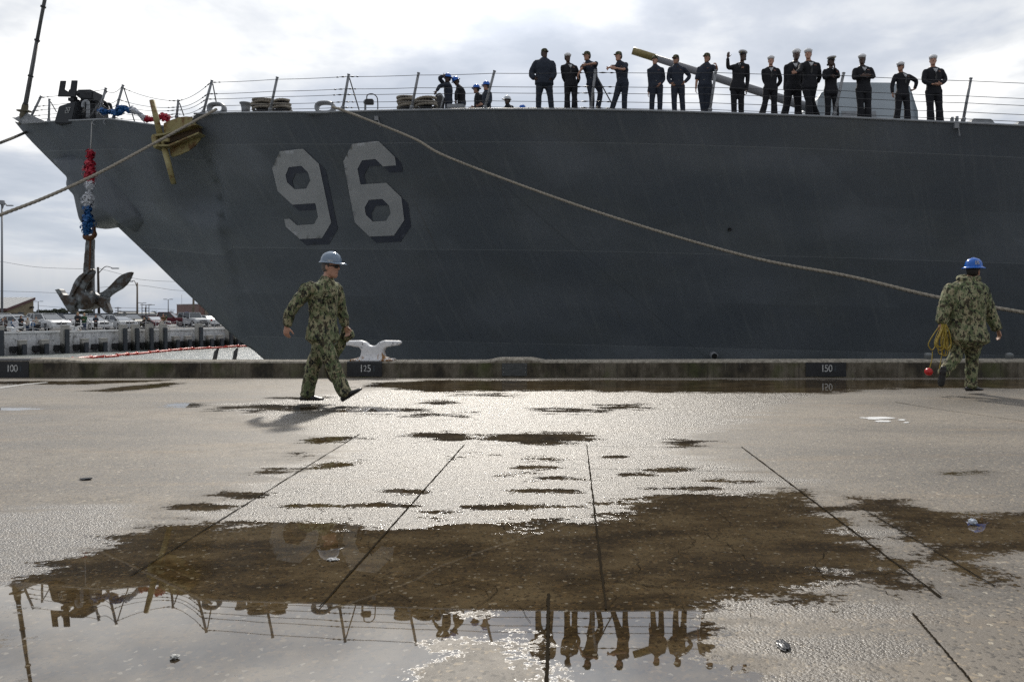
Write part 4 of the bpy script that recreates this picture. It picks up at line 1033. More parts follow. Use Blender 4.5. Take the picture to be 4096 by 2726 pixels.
def make_head(bm, c, fr, k=1.0):
    s_, f_, u_ = fr
    def A(x, y, z): return c+(s_*x+f_*y+u_*z)*k
    rings = []
    for z, a, b_, off in ((-.118, .030, .030, .050), (-.108, .043, .046, .036), (-.085, .055, .068, .018), (-.05, .063, .083, .004), (-.01, .070, .092, -.002), (.03, .074, .096, -.004), (.065, .072, .093, -.006), (.092, .058, .074, -.008), (.110, .032, .042, -.010)):
        rings.append((A(0, off, z), s_*a*k, f_*b_*k))
    loft(bm, rings, 20)
    loft(bm, [(A(0, .088, .022), s_*.009*k, f_*.010*k), (A(0, .100, -.004), s_*.011*k, f_*.014*k), (A(0, .103, -.024), s_*.016*k, f_*.014*k)], 8)   # nose
    ellipsoid(bm, A(0, .080, .034), (s_*.050*k, f_*.016*k, u_*.010*k), 10)      # brow
    ellipsoid(bm, A(0, .083, -.055), (s_*.024*k, f_*.010*k, u_*.010*k), 10)     # lips
    ellipsoid(bm, A(0, .077, -.093), (s_*.024*k, f_*.014*k, u_*.015*k), 10)     # chin
    for q in (-1, 1): ellipsoid(bm, A(q*.073, -.012, -.008), (s_*.010*k, f_*.018*k, u_*.032*k), 10)
def make_hand(bm, wrist, d_, palm_n, thumb_side, curl=.5, k=1.0, hold=None):
    """wrist point, pointing direction, palm normal (towards the palm side), thumb direction"""
    d_ = d_.normalized(); n_ = (palm_n-d_*palm_n.dot(d_)).normalized(); t_ = d_.cross(n_).normalized()
    if t_.dot(thumb_side) < 0: t_ = -t_
    loft(bm, [(wrist-d_*.03*k, t_*.026*k, n_*.020*k), (wrist+d_*.01*k, t_*.028*k, n_*.017*k), (wrist+d_*.045*k, t_*.040*k, n_*.015*k), (wrist+d_*.085*k, t_*.041*k, n_*.013*k)], 12)
    for i, (o_, ln) in enumerate(((.031, .070), (.011, .080), (-.010, .074), (-.030, .056))):
        p = wrist+d_*.080*k+t_*o_*k; a = d_; c_ = curl*(1+.12*i); pts = [p]
        for s_ in (.42, .32, .26):
            a = (a+n_*c_*.8).normalized(); p = p+a*ln*s_*k; pts.append(p)
        limb(bm, pts, [.0098*k, .0092*k, .0085*k, .0070*k], 8)
    p = wrist+d_*.022*k+t_*.028*k; a = (d_*.7+t_*.75+n_*.25).normalized(); pts = [p]
    for s_ in (.034, .030, .026):
        p = p+a*s_*k; pts.append(p); a = (a+d_*.35+n_*.25*curl).normalized()
    limb(bm, pts, [.013*k, .012*k, .0105*k, .008*k], 8)
def boot(bm, ankle, toe_dir, up=None, k=1.0, ln=.27):
    f_ = toe_dir.normalized(); up = up or Vector((0, 0, 1)); up = (up-f_*up.dot(f_)).normalized(); s_ = f_.cross(up)
    def A(y, z): return ankle+f_*y*k+up*(z)*k
    loft(bm, [(A(-.01, .10), s_*.052*k, f_*.060*k), (A(-.005, .03), s_*.048*k, f_*.058*k), (A(-.0, -.02), s_*.044*k, f_*.066*k), (A(.0, -.065), s_*.043*k, f_*.072*k)], 12)
    rr = []
    for y, w_, h0, h1 in ((-.075, .036, -.085, -.02), (-.03, .042, -.085, .0), (.03, .042, -.085, -.002), (.09, .046, -.085, -.022), (.14, .050, -.085, -.036), (.175, .044, -.083, -.044), (.195, .028, -.080, -.052)):
        zc_ = (h0+h1)/2; rr.append((A(y*ln/.27, zc_), s_*w_*k, up*(h1-h0)/2*k))
    loft(bm, rr, 12)
def folds(amp, seed, sc_=(13, 13, 7)):
    def f(p):
        q = Vector((p.x*sc_[0]+seed*7.3, p.y*sc_[1], p.z*sc_[2]+seed))
        a = 1-abs(noise.noise(q))*2.4; b_ = noise.noise(q*2.3)
        return amp*(a*.6+b_*.5)
    return f
MATS = dict(
    skin_light=mat('skin_light', (.50, .285, .205), .5, (.43, .23, .16), 9, bump=.1),
    skin_tan=mat('skin_tan', (.40, .22, .145), .5, (.34, .18, .115), 9, bump=.1),
    skin_dark=mat('skin_dark', (.075, .040, .026), .45, (.06, .03, .02), 9, bump=.1),
    navy=mat('navy_cotton', (.015, .021, .036), .85, (.022, .030, .048), 6, bump=.5, bscale=25),
    blue_black=mat('blue_black_wool', (.007, .008, .012), .9, (.012, .013, .018), 6, bump=.4, bscale=25),
    white_cloth=mat('white_cloth', (.88, .89, .91), .8),
    black=mat('black_leather', (.010, .010, .011), .38, (.016, .016, .017), 20, bump=.3),
    eye=mat('dark_eye', (.01, .01, .01), .2), lens=mat('sunglass_lens', (.005, .005, .006), .08),
    mouth=mat('lip_brown', (.14, .05, .04), .5), hair_dark=mat('hair_dark', (.010, .008, .007), .6), hair_grey=mat('hair_grey', (.10, .09, .085), .7),
    hair_brown=mat('hair_brown', (.05, .03, .018), .6), hair_blond=mat('hair_blond', (.32, .22, .11), .6),
    blue_helmet=mat('blue_helmet', (.010, .12, .50), .22), grey_helmet=mat('grey_helmet', (.19, .25, .33), .15), white_helmet=mat('white_helmet', (.6, .62, .64), .3),
    gold=mat('gold_stripe', (.35, .28, .03), .5), ribbon=mat('ribbon_mixed', (.45, .4, .3), .6, (.35, .05, .05), 60))
def camo(name, snap=.012, k=1.0):
    m = bpy.data.materials.new(name); m.use_nodes = True; t = m.node_tree; b = t.nodes['Principled BSDF']
    co = t.nodes.new('ShaderNodeTexCoord').outputs['Object']
    sn = t.nodes.new('ShaderNodeVectorMath'); sn.operation = 'SNAP'; L(t, co, sn.inputs[0]); sn.inputs[1].default_value = (snap, snap, snap)
    v = sn.outputs[0]
    c = RAMP(t, NOISE(t, SCALEV(t, v, (1.2, 1.2, .8)), 13, 3, .6), [(.0, (.215*k, .195*k, .120*k)), (.49, (.150*k, .160*k, .090*k))], 'CONSTANT')
    g1 = M(t, 'GREATER_THAN', NOISE(t, SCALEV(t, v, (1.1, 1.1, .8), (5, 0, 0)), 15, 3, .6), .52); c = MIX(t, g1, c, (.072*k, .090*k, .042*k))
    g2 = M(t, 'GREATER_THAN', NOISE(t, SCALEV(t, v, (1.2, 1.2, .75), (0, 9, 0)), 19, 3, .6), .56); c = MIX(t, g2, c, (.040*k, .034*k, .020*k))
    g3 = M(t, 'GREATER_THAN', NOISE(t, SCALEV(t, v, (1.3, 1.3, .7), (0, 0, 4)), 22, 2, .6), .585); c = MIX(t, g3, c, (.014, .016, .013))
    L(t, c, b.inputs['Base Color']); b.inputs['Roughness'].default_value = .9
    bn = t.nodes.new('ShaderNodeBump'); bn.inputs['Strength'].default_value = .35; bn.inputs['Distance'].default_value = .012
    L(t, NOISE(t, co, 28, 4), bn.inputs['Height']); L(t, bn.outputs[0], b.inputs['Normal']); return m
MATS['camo'] = camo('woodland_digital_camouflage', .009, 1.4); MATS['camo_cap'] = camo('camouflage_cap', .008, .85)
def attach(name, me, m_, par, smooth=True):
    if smooth:
        for p in me.polygons: p.use_smooth = True
    return link(name, me, m_, par)
def bm2me(bm, name='m'):
    bmesh.ops.recalc_face_normals(bm, faces=bm.faces); me = bpy.data.meshes.new(name); bm.to_mesh(me); bm.free(); return me
def frame_m(c, fr, k=1): 
    s_, f_, u_ = fr; return Matrix(((s_.x*k, f_.x*k, u_.x*k, c.x), (s_.y*k, f_.y*k, u_.y*k, c.y), (s_.z*k, f_.z*k, u_.z*k, c.z), (0, 0, 0, 1)))
def hat(kind, par, c, fr, hairm, tilt=0):
    s_, f_, u_ = fr; c = c+u_*(.020 if 'helmet' in kind else .008)
    if tilt: u_, f_ = (u_+f_*-tilt).normalized(), (f_+u_*tilt).normalized()
    m_ = frame_m(c, (s_, f_, u_))
    def T(bm):
        bm.transform(m_); return bm2me(bm)
    if kind == 'dixie':
        bm = bmesh.new(); lathe(bm, [(.088, .028), (.105, .085), (.103, .090), (.090, .072), (.086, .080), (.082, .108), (.062, .128), (.03, .137), (0, .139)], n=24, sy=1.16)
        attach('sailor_cap', T(bm), MATS['white_cloth'], par)
    elif kind == 'ball':
        bm = bmesh.new(); lathe(bm, [(.083, .035), (.088, .060), (.084, .095), (.066, .122), (.035, .136), (0, .140)], n=20, sy=1.15)
        cp = attach('ball_cap', T(bm), MATS['camo_cap'], par)
        bm = bmesh.new(); prev = None
        for i in range(9):
            a = (i-4)/4*1.15; x0 = math.sin(a)*.082; y0 = math.cos(a)*.095; x1 = math.sin(a)*.078; y1 = math.cos(a)*.165 if abs(a) < 1.3 else .1
            dz = -.012*(1-abs(math.cos(a)))
            q = [bm.verts.new((x0, y0, .048)), bm.verts.new((x1, max(y1, y0+.005), .036+dz)), bm.verts.new((x0, y0, .042)), bm.verts.new((x1, max(y1, y0+.005), .030+dz))]
            if prev: bm.faces.new((prev[0], q[0], q[1], prev[1])); bm.faces.new((prev[2], prev[3], q[3], q[2])); bm.faces.new((prev[1], q[1], q[3], prev[3]))
            prev = q
        attach('visor', T(bm), MATS['navy'] if False else MATS['camo_cap'], cp)
    elif kind in ('blue_helmet', 'grey_helmet', 'white_helmet'):
        full = kind == 'blue_helmet'
        bm = bmesh.new(); lathe(bm, [(.108, .028), (.112, .030), (.110, .050), (.106, .085), (.092, .122), (.066, .148), (.035, .160), (0, .163)], n=28, sy=1.16)
        cp = attach('hard_hat', T(bm), MATS[kind], par)
        bm = bmesh.new()
        if full: lathe(bm, [(.106, .034), (.150, .014), (.152, .018), (.110, .046)], n=28, sy=1.14)
        else: lathe(bm, [(.108, .030), (.122, .022), (.124, .026), (.111, .042)], n=28, sy=1.22)
        if not full:
            for v in bm.verts:
                if v.co.y > .08: v.co.y += (v.co.y-.08)*.9; v.co.z -= .008
        attach('brim', T(bm), MATS[kind], cp)
        bm = bmesh.new(); pts = [Vector((0, .118*math.cos(a), .045+.120*math.sin(a))) for a in [.35+k_*.24 for k_ in range(11)]]; path_tube(bm, pts, .010, 6); attach('crown_ridge', T(bm), MATS[kind], cp)
    elif kind == 'combination':
        bm = bmesh.new(); lathe(bm, [(.082, .03), (.086, .075)], n=24, sy=1.16); cp = attach('cap_band', T(bm), MATS['black'], par)
        bm = bmesh.new(); lathe(bm, [(.088, .075), (.118, .100), (.116, .112), (.07, .126), (0, .128)], n=24, sy=1.14)
        for v in bm.verts: v.co.z += v.co.y*.18
        attach('cap_crown', T(bm), MATS['white_cloth'], cp)
        bm = bmesh.new(); prev = None
        for i in range(9):
            a = (i-4)/4*1.0; q = [bm.verts.new((math.sin(a)*.083, math.cos(a)*.097, .036)), bm.verts.new((math.sin(a)*.085, math.cos(a)*.140, .018))]
            if prev: bm.faces.new((prev[0], q[0], q[1], prev[1]))
            prev = q
        bmesh.ops.solidify(bm, geom=bm.faces[:], thickness=.004); attach('visor', T(bm), MATS['black'], cp)
        bm = bmesh.new(); ellipsoid(bm, Vector((0, .105, .078)), (Vector((.012, 0, 0)), Vector((0, .005, 0)), Vector((0, 0, .016))), 8); attach('cap_badge', T(bm), MATS['gold'], cp)
    elif kind == 'bucket':
        bm = bmesh.new(); lathe(bm, [(.13, .05), (.088, .04), (.090, .075), (.075, .125), (.03, .140), (0, .141)], n=20, sy=1.12)
        cp = attach('bucket_hat', T(bm), MATS['white_cloth'], par)
        bm = bmesh.new(); lathe(bm, [(.089, .048), (.091, .066)], n=20, sy=1.14); attach('hat_band', T(bm), MATS['black'], cp)
def hair(par, c, fr, m_, kind, grow=1.06):
    s_, f_, u_ = fr; bm = bmesh.new()
    s_, f_, u_ = s_*grow, f_*grow, u_*grow
    def A(x, y, z): return c+s_*x+f_*y+u_*z
    loft(bm, [(A(0, -.020, -.045), s_*.066, f_*.076), (A(0, -.020, .0), s_*.0765, f_*.086), (A(0, -.016, .04), s_*.0785, f_*.088), (A(0, -.014, .085), s_*.066, f_*.082), (A(0, -.012, .108), s_*.040, f_*.050)], 18)
    if kind == 'bun': ellipsoid(bm, A(0, -.115, -.045), (s_*.035, f_*.030, u_*.032), 12)
    if kind == 'long': loft(bm, [(A(0, -.03, .03), s_*.088, f_*.080), (A(0, -.055, -.10), s_*.092, f_*.055), (A(0, -.06, -.22), s_*.085, f_*.04)], 14)
    attach('hair', bm2me(bm), m_, par)
def person(label, loc, H, J, style, group=None, vox=.013, skin='skin_light', cat='person'):
    """J holds the joints in metres relative to the feet, x right, y away, z up, for a 1.8 m figure"""
    k = H/1.8; yaw, hy = R(J['yaw']), R(J.get('hyaw', J['yaw']))
    S, Fv = side_v(yaw), face_v(yaw); V = lambda p: Vector(p)
    pel, che, nec, hd = V(J['pelvis']), V(J['chest']), V(J['neck']), V(J['head'])
    hf = head_frame(hd, hy, R(J.get('pitch', 0)), R(J.get('roll', 0)))
    g_ = J.get('girth', 1.0); sh = J.get('shoulder', .185)
    shl = {'A': che.lerp(nec, .52)-S*sh, 'B': che.lerp(nec, .52)+S*sh}
    for q in 'AB':
        if 'sh'+q in J: shl[q] = V(J['sh'+q])
    hip = {'A': pel-S*.095-Vector((0, 0, .03)), 'B': pel+S*.095-Vector((0, 0, .03))}
    el = {q: V(J['el'+q]) for q in 'AB'}; wr = {q: V(J['wr'+q]) for q in 'AB'}
    kn = {q: V(J['kn'+q]) for q in 'AB'}; an = {q: V(J['an'+q]) for q in 'AB'}; toe = {q: V(J['toe'+q]) for q in 'AB'}
    def torso(bm, e=0.0, hem=0.0, lo=0, hi=1.0, flare=0.0, puff=0.0):
        ax = (nec-pel).normalized(); rr = []
        spec_ = [(-.10, .165, .115), (0, .170, .118), (.20, .150, .108), (.42, .160, .116), (.62, .178, .125), (.80, .182, .118), (.92, .150, .095), (1.0, .085, .075), (1.06, .062, .060)]
        for f_, a, b_ in spec_:
            if f_ < lo-1e-6 or f_ > hi+1e-6: continue
            if f_ < .62: c = pel.lerp(che, f_/.68)
            else: c = che.lerp(nec, (f_-.68)/.32)
            fl = flare*max(0, .3-f_)/.3; pf = puff*math.sin(min(1, max(0, f_))*math.pi)
            a2 = (a*g_+e+fl+pf); b2 = (b_*g_+e+fl+pf)
            Sn = S-ax*S.dot(ax); Sn.normalize(); Fn = ax.cross(Sn); rr.append((c, Sn*a2, Fn*b2))
        if hem:
            c, a, b_ = rr[0]; rr.insert(0, (c-ax*hem, a*1.03, b_*1.03))
        loft(bm, rr, 20)
    k_ = style
    # body: one continuous figure
    bm = bmesh.new(); torso(bm, -.012, hi=1.06)
    limb(bm, [nec-Vector((0, 0, .04)), nec.lerp(hd, .30), hd+Vector((0, 0, -.03))-face_v(hy)*.012], [.062, .055, .055])
    make_head(bm, hd, hf, 1.05)
    for q in 'AB':
        limb(bm, [shl[q]+(che-shl[q])*.15, shl[q], el[q], wr[q]], [.055, .052, .038, .026])
        limb(bm, [hip[q], kn[q], an[q]], [.080, .052, .038])
        hd_ = V(J['hd'+q]) if 'hd'+q in J else (wr[q]-el[q])
        pn = V(J.get('pn'+q, tuple(-S if q == 'B' else S)))
        make_hand(bm, wr[q], hd_, pn, V(J.get('th'+q, tuple(Fv))), J.get('curl'+q, .45))
        limb(bm, [an[q]+Vector((0, 0, .03)), an[q]+Vector((0, 0, -.01))], [.036, .034])
    me = remesh(bm, min(vox, .010), 1); me.materials.clear()
    body = link('person', me, MATS[skin], None, loc); body.scale = (k, k, k); tag(body, label, cat, group)
    # eyes, mouth, brows
    s_, f_, u_ = hf
    A = lambda x, y, z: hd+s_*x+f_*y+u_*z
    if J.get('face', 1):
        if k_.get('glasses'):
            bm = bmesh.new()
            for q in (-1, 1): ellipsoid(bm, A(q*.034, .092, .008), ((s_+f_*-.45*q).normalized()*.034, f_*.010, u_*.021), 12)
            for q in (-1, 1): tube(bm, A(q*.060, .080, .016), A(q*.080, .0, .012), .007, n=6)
            tube(bm, A(-.02, .1, .016), A(.02, .1, .016), .004, n=6)
            attach('sunglasses', bm2me(bm), MATS['lens'], body)
        else:
            for q in (-1, 1):
                bm = bmesh.new(); ellipsoid(bm, A(q*.031, .084, .012), (s_*.013, f_*.006, u_*.007), 8); attach('eye', bm2me(bm), MATS['eye'], body)
        bm = bmesh.new(); ellipsoid(bm, A(0, .092, -.054), (s_*.020, f_*.003, u_*.0025), 8); attach('mouth', bm2me(bm), MATS['mouth'] if skin != 'skin_dark' else MATS['eye'], body)
    hair(body, hd, hf, MATS[k_.get('hairm', 'hair_dark')], k_.get('hair', 'short'), 1.06 if k_.get('hat') else 1.22)
    if k_.get('hat'): hat(k_['hat'], body, hd, hf, None, k_.get('tilt', 0))
    top_m, leg_m = MATS[k_['top']], MATS[k_['legs']]
    # upper garment
    e = k_.get('bulk', .012); bm = bmesh.new(); torso(bm, e, hem=k_.get('hem', .0), lo=-.10 if k_.get('hem') or True else 0, hi=.92 if not k_.get('collar') else 1.0, flare=k_.get('flare', .01), puff=k_.get('puff', .006))
    for q in 'AB':
        sl_ = k_.get('sleeve', 'long'); r0 = .062+e
        if sl_ == 'long': limb(bm, [shl[q]+(che-shl[q])*.2, shl[q], el[q], el[q].lerp(wr[q], .90)], [r0+.012, r0, .046+e, .034+e*.9])
        else: limb(bm, [shl[q]+(che-shl[q])*.2, shl[q], shl[q].lerp(el[q], .80)], [r0+.012, r0, .052+e])
    # collar roll
    if k_.get('collar'): limb(bm, [nec+Vector((0, 0, -.03)), nec+Vector((0, 0, .03))], [.078+e*.6, .070+e*.5])
    me = remesh(bm, vox, 2, disp=folds(k_.get('fold', .006), sum(map(ord, label)) % 17)); upper = attach(k_.get('top_name', 'jacket'), me, top_m, body)
    ub = BVHTree.FromPolygons([v.co.copy() for v in me.vertices], [tuple(p.vertices) for p in me.polygons])
    # trousers
    bm = bmesh.new(); fl = k_.get('bell', .0); g2 = g_; lg = J.get('leg', 1.14)
    loft(bm, [(pel+Vector((0, 0, .08)), S*(.152*g2+.008), Fv*(.108*g2+.008)), (pel, S*(.172*g2+.010), Fv*(.122*g2+.010)), (pel-Vector((0, 0, .09)), S*(.170*g2+.010), Fv*(.118*g2+.010))], 18)
    for q in 'AB':
        d_ = (an[q]-kn[q]).normalized(); limb(bm, [hip[q]+Vector((0, 0, .02)), kn[q], kn[q].lerp(an[q], .7), an[q]+d_*.012], [.100*g2*lg, .072*lg, .066*lg+fl*.6, .066*lg+fl])
    me = remesh(bm, vox, 2, disp=folds(k_.get('fold', .006), 3+sum(map(ord, label)) % 11)); attach('trousers', me, leg_m, body)
    for q in 'AB':
        bm = bmesh.new(); td = toe[q]-an[q]; boot(bm, an[q]+Vector((0, 0, .01)), V(J['tdir'+q]) if 'tdir'+q in J else Vector((td.x, td.y, 0)), V(J['bup'+q]) if 'bup'+q in J else None)
        me = remesh(bm, vox if vox > .008 else .007, 1); attach('boot', me, MATS['black'], body)
    def decal(name, pts, m_, off=.004, th=.003, par=upper, direction=None, bvh=ub, org=None):
        """small flat thing laid on the garment: pts are (side, up) offsets from the chest, seen along the facing direction"""
        dv = -(direction or Fv); o_ = org or che; bm = bmesh.new(); sv = Vector((0, 0, 1)).cross(dv).normalized()*-1; vs_ = []
        if direction is None: sv = S
        for x, z in pts:
            p = o_+sv*x+Vector((0, 0, z)); h_ = bvh.ray_cast(p-dv*.6, dv)
            q = (h_[0] if h_[0] else p-dv*.15)-dv*off; vs_.append(bm.verts.new(q))
        f_ = bm.faces.new(vs_); bmesh.ops.solidify(bm, geom=[f_], thickness=th); return attach(name, bm2me(bm), m_, par, False)
    if k_.get('jumper'):
        decal('undershirt', [(-.048, .150), (0, .145), (.048, .150), (.03, .09), (0, .045), (-.03, .09)], MATS['white_cloth'], .010, .006)
        for q in (-1, 1): decal('collar_piping', [(q*.058, .160), (q*.066, .160), (q*.040, .090), (q*.007, .028), (q*.002, .028), (q*.034, .09)], MATS['white_cloth'], .012, .003)
        decal('neckerchief', [(-.020, .04), (.020, .04), (.030, -.10), (0, -.15), (-.030, -.10)], MATS['black'], .014, .008)
        decal('ribbon_badge', [(.065, .085), (.130, .085), (.130, .060), (.065, .060)], MATS['ribbon'], .008)
    if k_.get('suit'):
        decal('shirt_front', [(-.03, .16), (.03, .16), (0, .06)], MATS['white_cloth'], .012, .004)
        decal('neck_tie', [(-.010, .15), (.010, .15), (.006, .08), (0, .06), (-.006, .08)], MATS['black'], .020, .003)
        decal('ribbon_badge', [(.055, .075), (.120, .075), (.120, .020), (.055, .020)], MATS['ribbon'], .008)
    if k_.get('coverall'):
        decal('name_tape', [(.055, .06), (.12, .06), (.12, .045), (.055, .045)], MATS['ribbon'], .006)
        decal('belt_buckle', [(-.02, -.01), (.02, -.01), (.02, .012), (-.02, .012)], mat('buckle', (.3, .28, .25), .3), .010, .004, org=pel+Vector((0, 0, .10)))
        decal('undershirt', [(-.022, .16), (.022, .16), (0, .10)], mat('brown_tee', (.12, .09, .06), .9), .010, .003)
    return body, upper, decal, dict(che=che, pel=pel, S=S, F=Fv, hf=hf, hd=hd, shl=shl, el=el, wr=wr)

# ---- the two walkers on the pier
Y1 = 8.73; X1 = (1050+540/2.24-CX)*Y1/F
c1 = lambda x, z, y=0: ((x-540)/744, y, (1497-z)/744)
J1 = dict(yaw=78, hyaw=80, pitch=4, pelvis=c1(540, 850), chest=c1(545, 560), neck=c1(572, 395), head=c1(612, 268), girth=1.02, shoulder=.165, leg=1.18,
          shA=c1(478, 455, -.16), shB=c1(610, 445, .17), elA=c1(328, 640, -.25), wrA=c1(283, 800, -.24), hdA=(-.02, .02, -1), pnA=(.2, .9, .1), thA=(1, -.1, 0), curlA=.55,
          elB=c1(650, 660, .27), wrB=c1(690, 810, .24), hdB=(.4, 0, -1), pnB=(-.4, -.9, 0), thB=(1, 0, 0), curlB=.9,
          knA=c1(655, 1150, -.09), anA=c1(760, 1398, -.09), toeA=c1(900, 1400, -.09), tdirA=(1, -.05, .62), bupA=(-.5, 0, 1),
          knB=c1(425, 1170, .10), anB=c1(372, 1425, .10), toeB=c1(520, 1430, .12), tdirB=(1, .05, 0))
b1, u1, d1, i1 = person('camouflaged man in a grey-blue hard hat and dark glasses striding on the pier', (X1, Y1, gz(Y1)+.012), 1.79, J1,
    dict(hat='grey_helmet', glasses=1, top='camo', legs='camo', hairm='hair_grey', bulk=.018, flare=.028, puff=.010, fold=.014, collar=1, hem=.03, top_name='field_jacket'), vox=.0085)
# pockets, patch and front placket
cm = MATS['camo']
fz = Vector((.42, -.9, 0)).normalized()
d1('chest_pocket', [(-.075, .055), (.065, .055), (.065, -.08), (-.075, -.08)], cm, .012, .012, direction=fz, org=i1['che']+Vector((.06, 0, .03)))
d1('pocket_flap', [(-.08, .065), (.07, .065), (.075, .015), (-.005, -.002), (-.085, .015)], cm, .024, .008, direction=fz, org=i1['che']+Vector((.06, 0, .03)))
d1('sleeve_pocket', [(-.04, .05), (.045, .05), (.045, -.055), (-.04, -.055)], cm, .010, .006, direction=Vector((-.3, -1, .1)), org=Vector(c1(455, 470, 0)))
bm = bmesh.new(); hf = i1['hf']; A = lambda x, y, z: i1['hd']+hf[0]*x+hf[1]*y+hf[2]*z
tm = text_mesh('BM2', .034, .0008); 
tm.transform(Matrix.Translation(A(-.104, .045, .068)) @ Matrix.Rotation(R(14), 4, 'Z') @ Matrix.Rotation(R(80), 4, 'X')); link('helmet_lettering', tm, whitep, b1)
bm.free()
# what he carries: a folded camouflage bag slung from the far hand
by = .30
bag = empty('carried_bag', Vector((X1, Y1, gz(Y1)))+Vector(c1(560, 1100, by)), 'camouflage bag with tan lining carried low behind the striding man in camouflage', 'bag')
def bpt(x, z, y=by): return Vector((X1, Y1, gz(Y1)))+Vector(c1(x, z, y))
bm = bmesh.new(); path_tube(bm, [bpt(700, 845), bpt(712, 890), bpt(690, 905), bpt(660, 880), bpt(672, 830), bpt(700, 815)], [.055, .065, .06, .05, .045, .05], 12)
bm.normal_update(); me = remesh(bm, .010, 2, bag.location, folds(.010, 4)); link('bag_roll', me, cm, bag)
bm = bmesh.new(); limb(bm, [bpt(660, 880), bpt(640, 960), bpt(560, 1080), bpt(470, 1090), bpt(400, 1100), bpt(335, 1180)], [.05, .06, .08, .09, .075, .05], 12, .45)
limb(bm, [bpt(335, 1190), bpt(300, 1195)], [.045, .03], 10, .6)
limb(bm, [bpt(440, 960), bpt(390, 1080), bpt(345, 1150)], [.05, .06, .06], 10, .45)
me = remesh(bm, .010, 2, bag.location, folds(.012, 6)); link('bag_flap', me, cm, bag)
bm = bmesh.new(); limb(bm, [bpt(520, 1120), bpt(530, 1220), bpt(570, 1290), bpt(625, 1312)], [.05, .062, .055, .03], 12, .45); limb(bm, [bpt(390, 1080), bpt(350, 1200)], [.02, .03], 10, .6)
me = remesh(bm, .010, 2, bag.location, folds(.006, 9)); link('bag_lining', me, mat('tan_lining', (.13, .095, .045), .8, (.09, .065, .03), 6), bag)
bm = bmesh.new(); path_tube(bm, smooth_path([bpt(512, 1130, by-.06), bpt(520, 1250, by-.06), bpt(560, 1310, by-.06), bpt(620, 1330, by-.06), bpt(640, 1310, by-.06)], 6), .007, 6); obj('bag_cord', bm, MATS['black'], bag)

Y2 = 10.1; X2 = (3600+690/2.45-CX)*Y2/F
c2 = lambda x, z, y=0: ((x-690)/703, y, (1420-z)/703)
J2 = dict(yaw=158, hyaw=125, pitch=0, pelvis=c2(645, 830), chest=c2(640, 500), neck=c2(678, 325), head=c2(722, 225), girth=1.22, shoulder=.205, face=0, leg=1.18,
          shB=c2(505, 400, 0), shA=c2(800, 395, .02), elB=c2(425, 600, -.02), wrB=c2(385, 735, -.05), hdB=(-.1, -.2, -1), pnB=(.9, .3, 0), thB=(0, 1, 0), curlB=1.0,
          elA=c2(880, 625, .02), wrA=c2(952, 800, -.02), hdA=(.15, -.1, -.9), pnA=(-.9, 0, .1), thA=(-.2, -1, 0), curlA=.5,
          knA=c2(735, 1080, .08), anA=c2(718, 1350, .06), toeA=c2(890, 1350, .1), tdirA=(1, .25, 0),
          knB=c2(565, 1050, .02), anB=c2(405, 1215, -.06), toeB=c2(380, 1350, 0), tdirB=(-.10, .10, -1), bupB=(.55, .75, .12))
b2p, u2, d2, i2 = person('camouflaged walker in a blue hard hat seen from behind, yellow line in hand', (X2, Y2, gz(Y2)+.01), 1.80, J2,
    dict(hat='blue_helmet', top='camo', legs='camo', hairm='hair_dark', bulk=.040, flare=.035, puff=.015, fold=.013, collar=1, hem=.03, top_name='parka'), vox=.0085, skin='skin_tan')
# hood roll, waist cord
bm = bmesh.new(); nk = Vector(c2(672, 318, -.0)); S2 = i2['S']; F2 = i2['F']
path_tube(bm, [nk+S2*math.cos(a)*.115+F2*math.sin(a)*.085+Vector((0, 0, .03+.02*math.sin(a))) for a in [k*math.pi/8 for k in range(17)]], .042, 10)
limb(bm, [nk-S2*.10-F2*.03+Vector((0, 0, -.02)), nk-F2*.10+Vector((0, 0, -.045)), nk+S2*.10-F2*.03+Vector((0, 0, -.02))], [.05, .06, .05], 12, .8)
me = remesh(bm, .009, 1, None, folds(.008, 2)); attach('hood', me, cm, u2)
bm = bmesh.new(); hf2 = i2['hf']; hp = i2['hd']
dv = Vector((-.05, -1, .25)).normalized()
q = hp+Vector((-.012, -.118, .095))
for a, c_ in (((-.022, 0), (.022, .036)), ((-.022, .036), (.022, 0))): tube(bm, q+Vector((a[0], 0, a[1])), q+Vector((c_[0], .012 if c_[1] else 0, c_[1])), .0035, n=5)
path_tube(bm, [q+Vector((-.026, .0, -.004)), q+Vector((.026, .0, -.004)), q+Vector((.024, .014, .040)), q+Vector((-.024, .014, .040)), q+Vector((-.026, 0, -.004))], .003, 5)
attach('helmet_emblem', bm2me(bm), whitep, b2p, False)
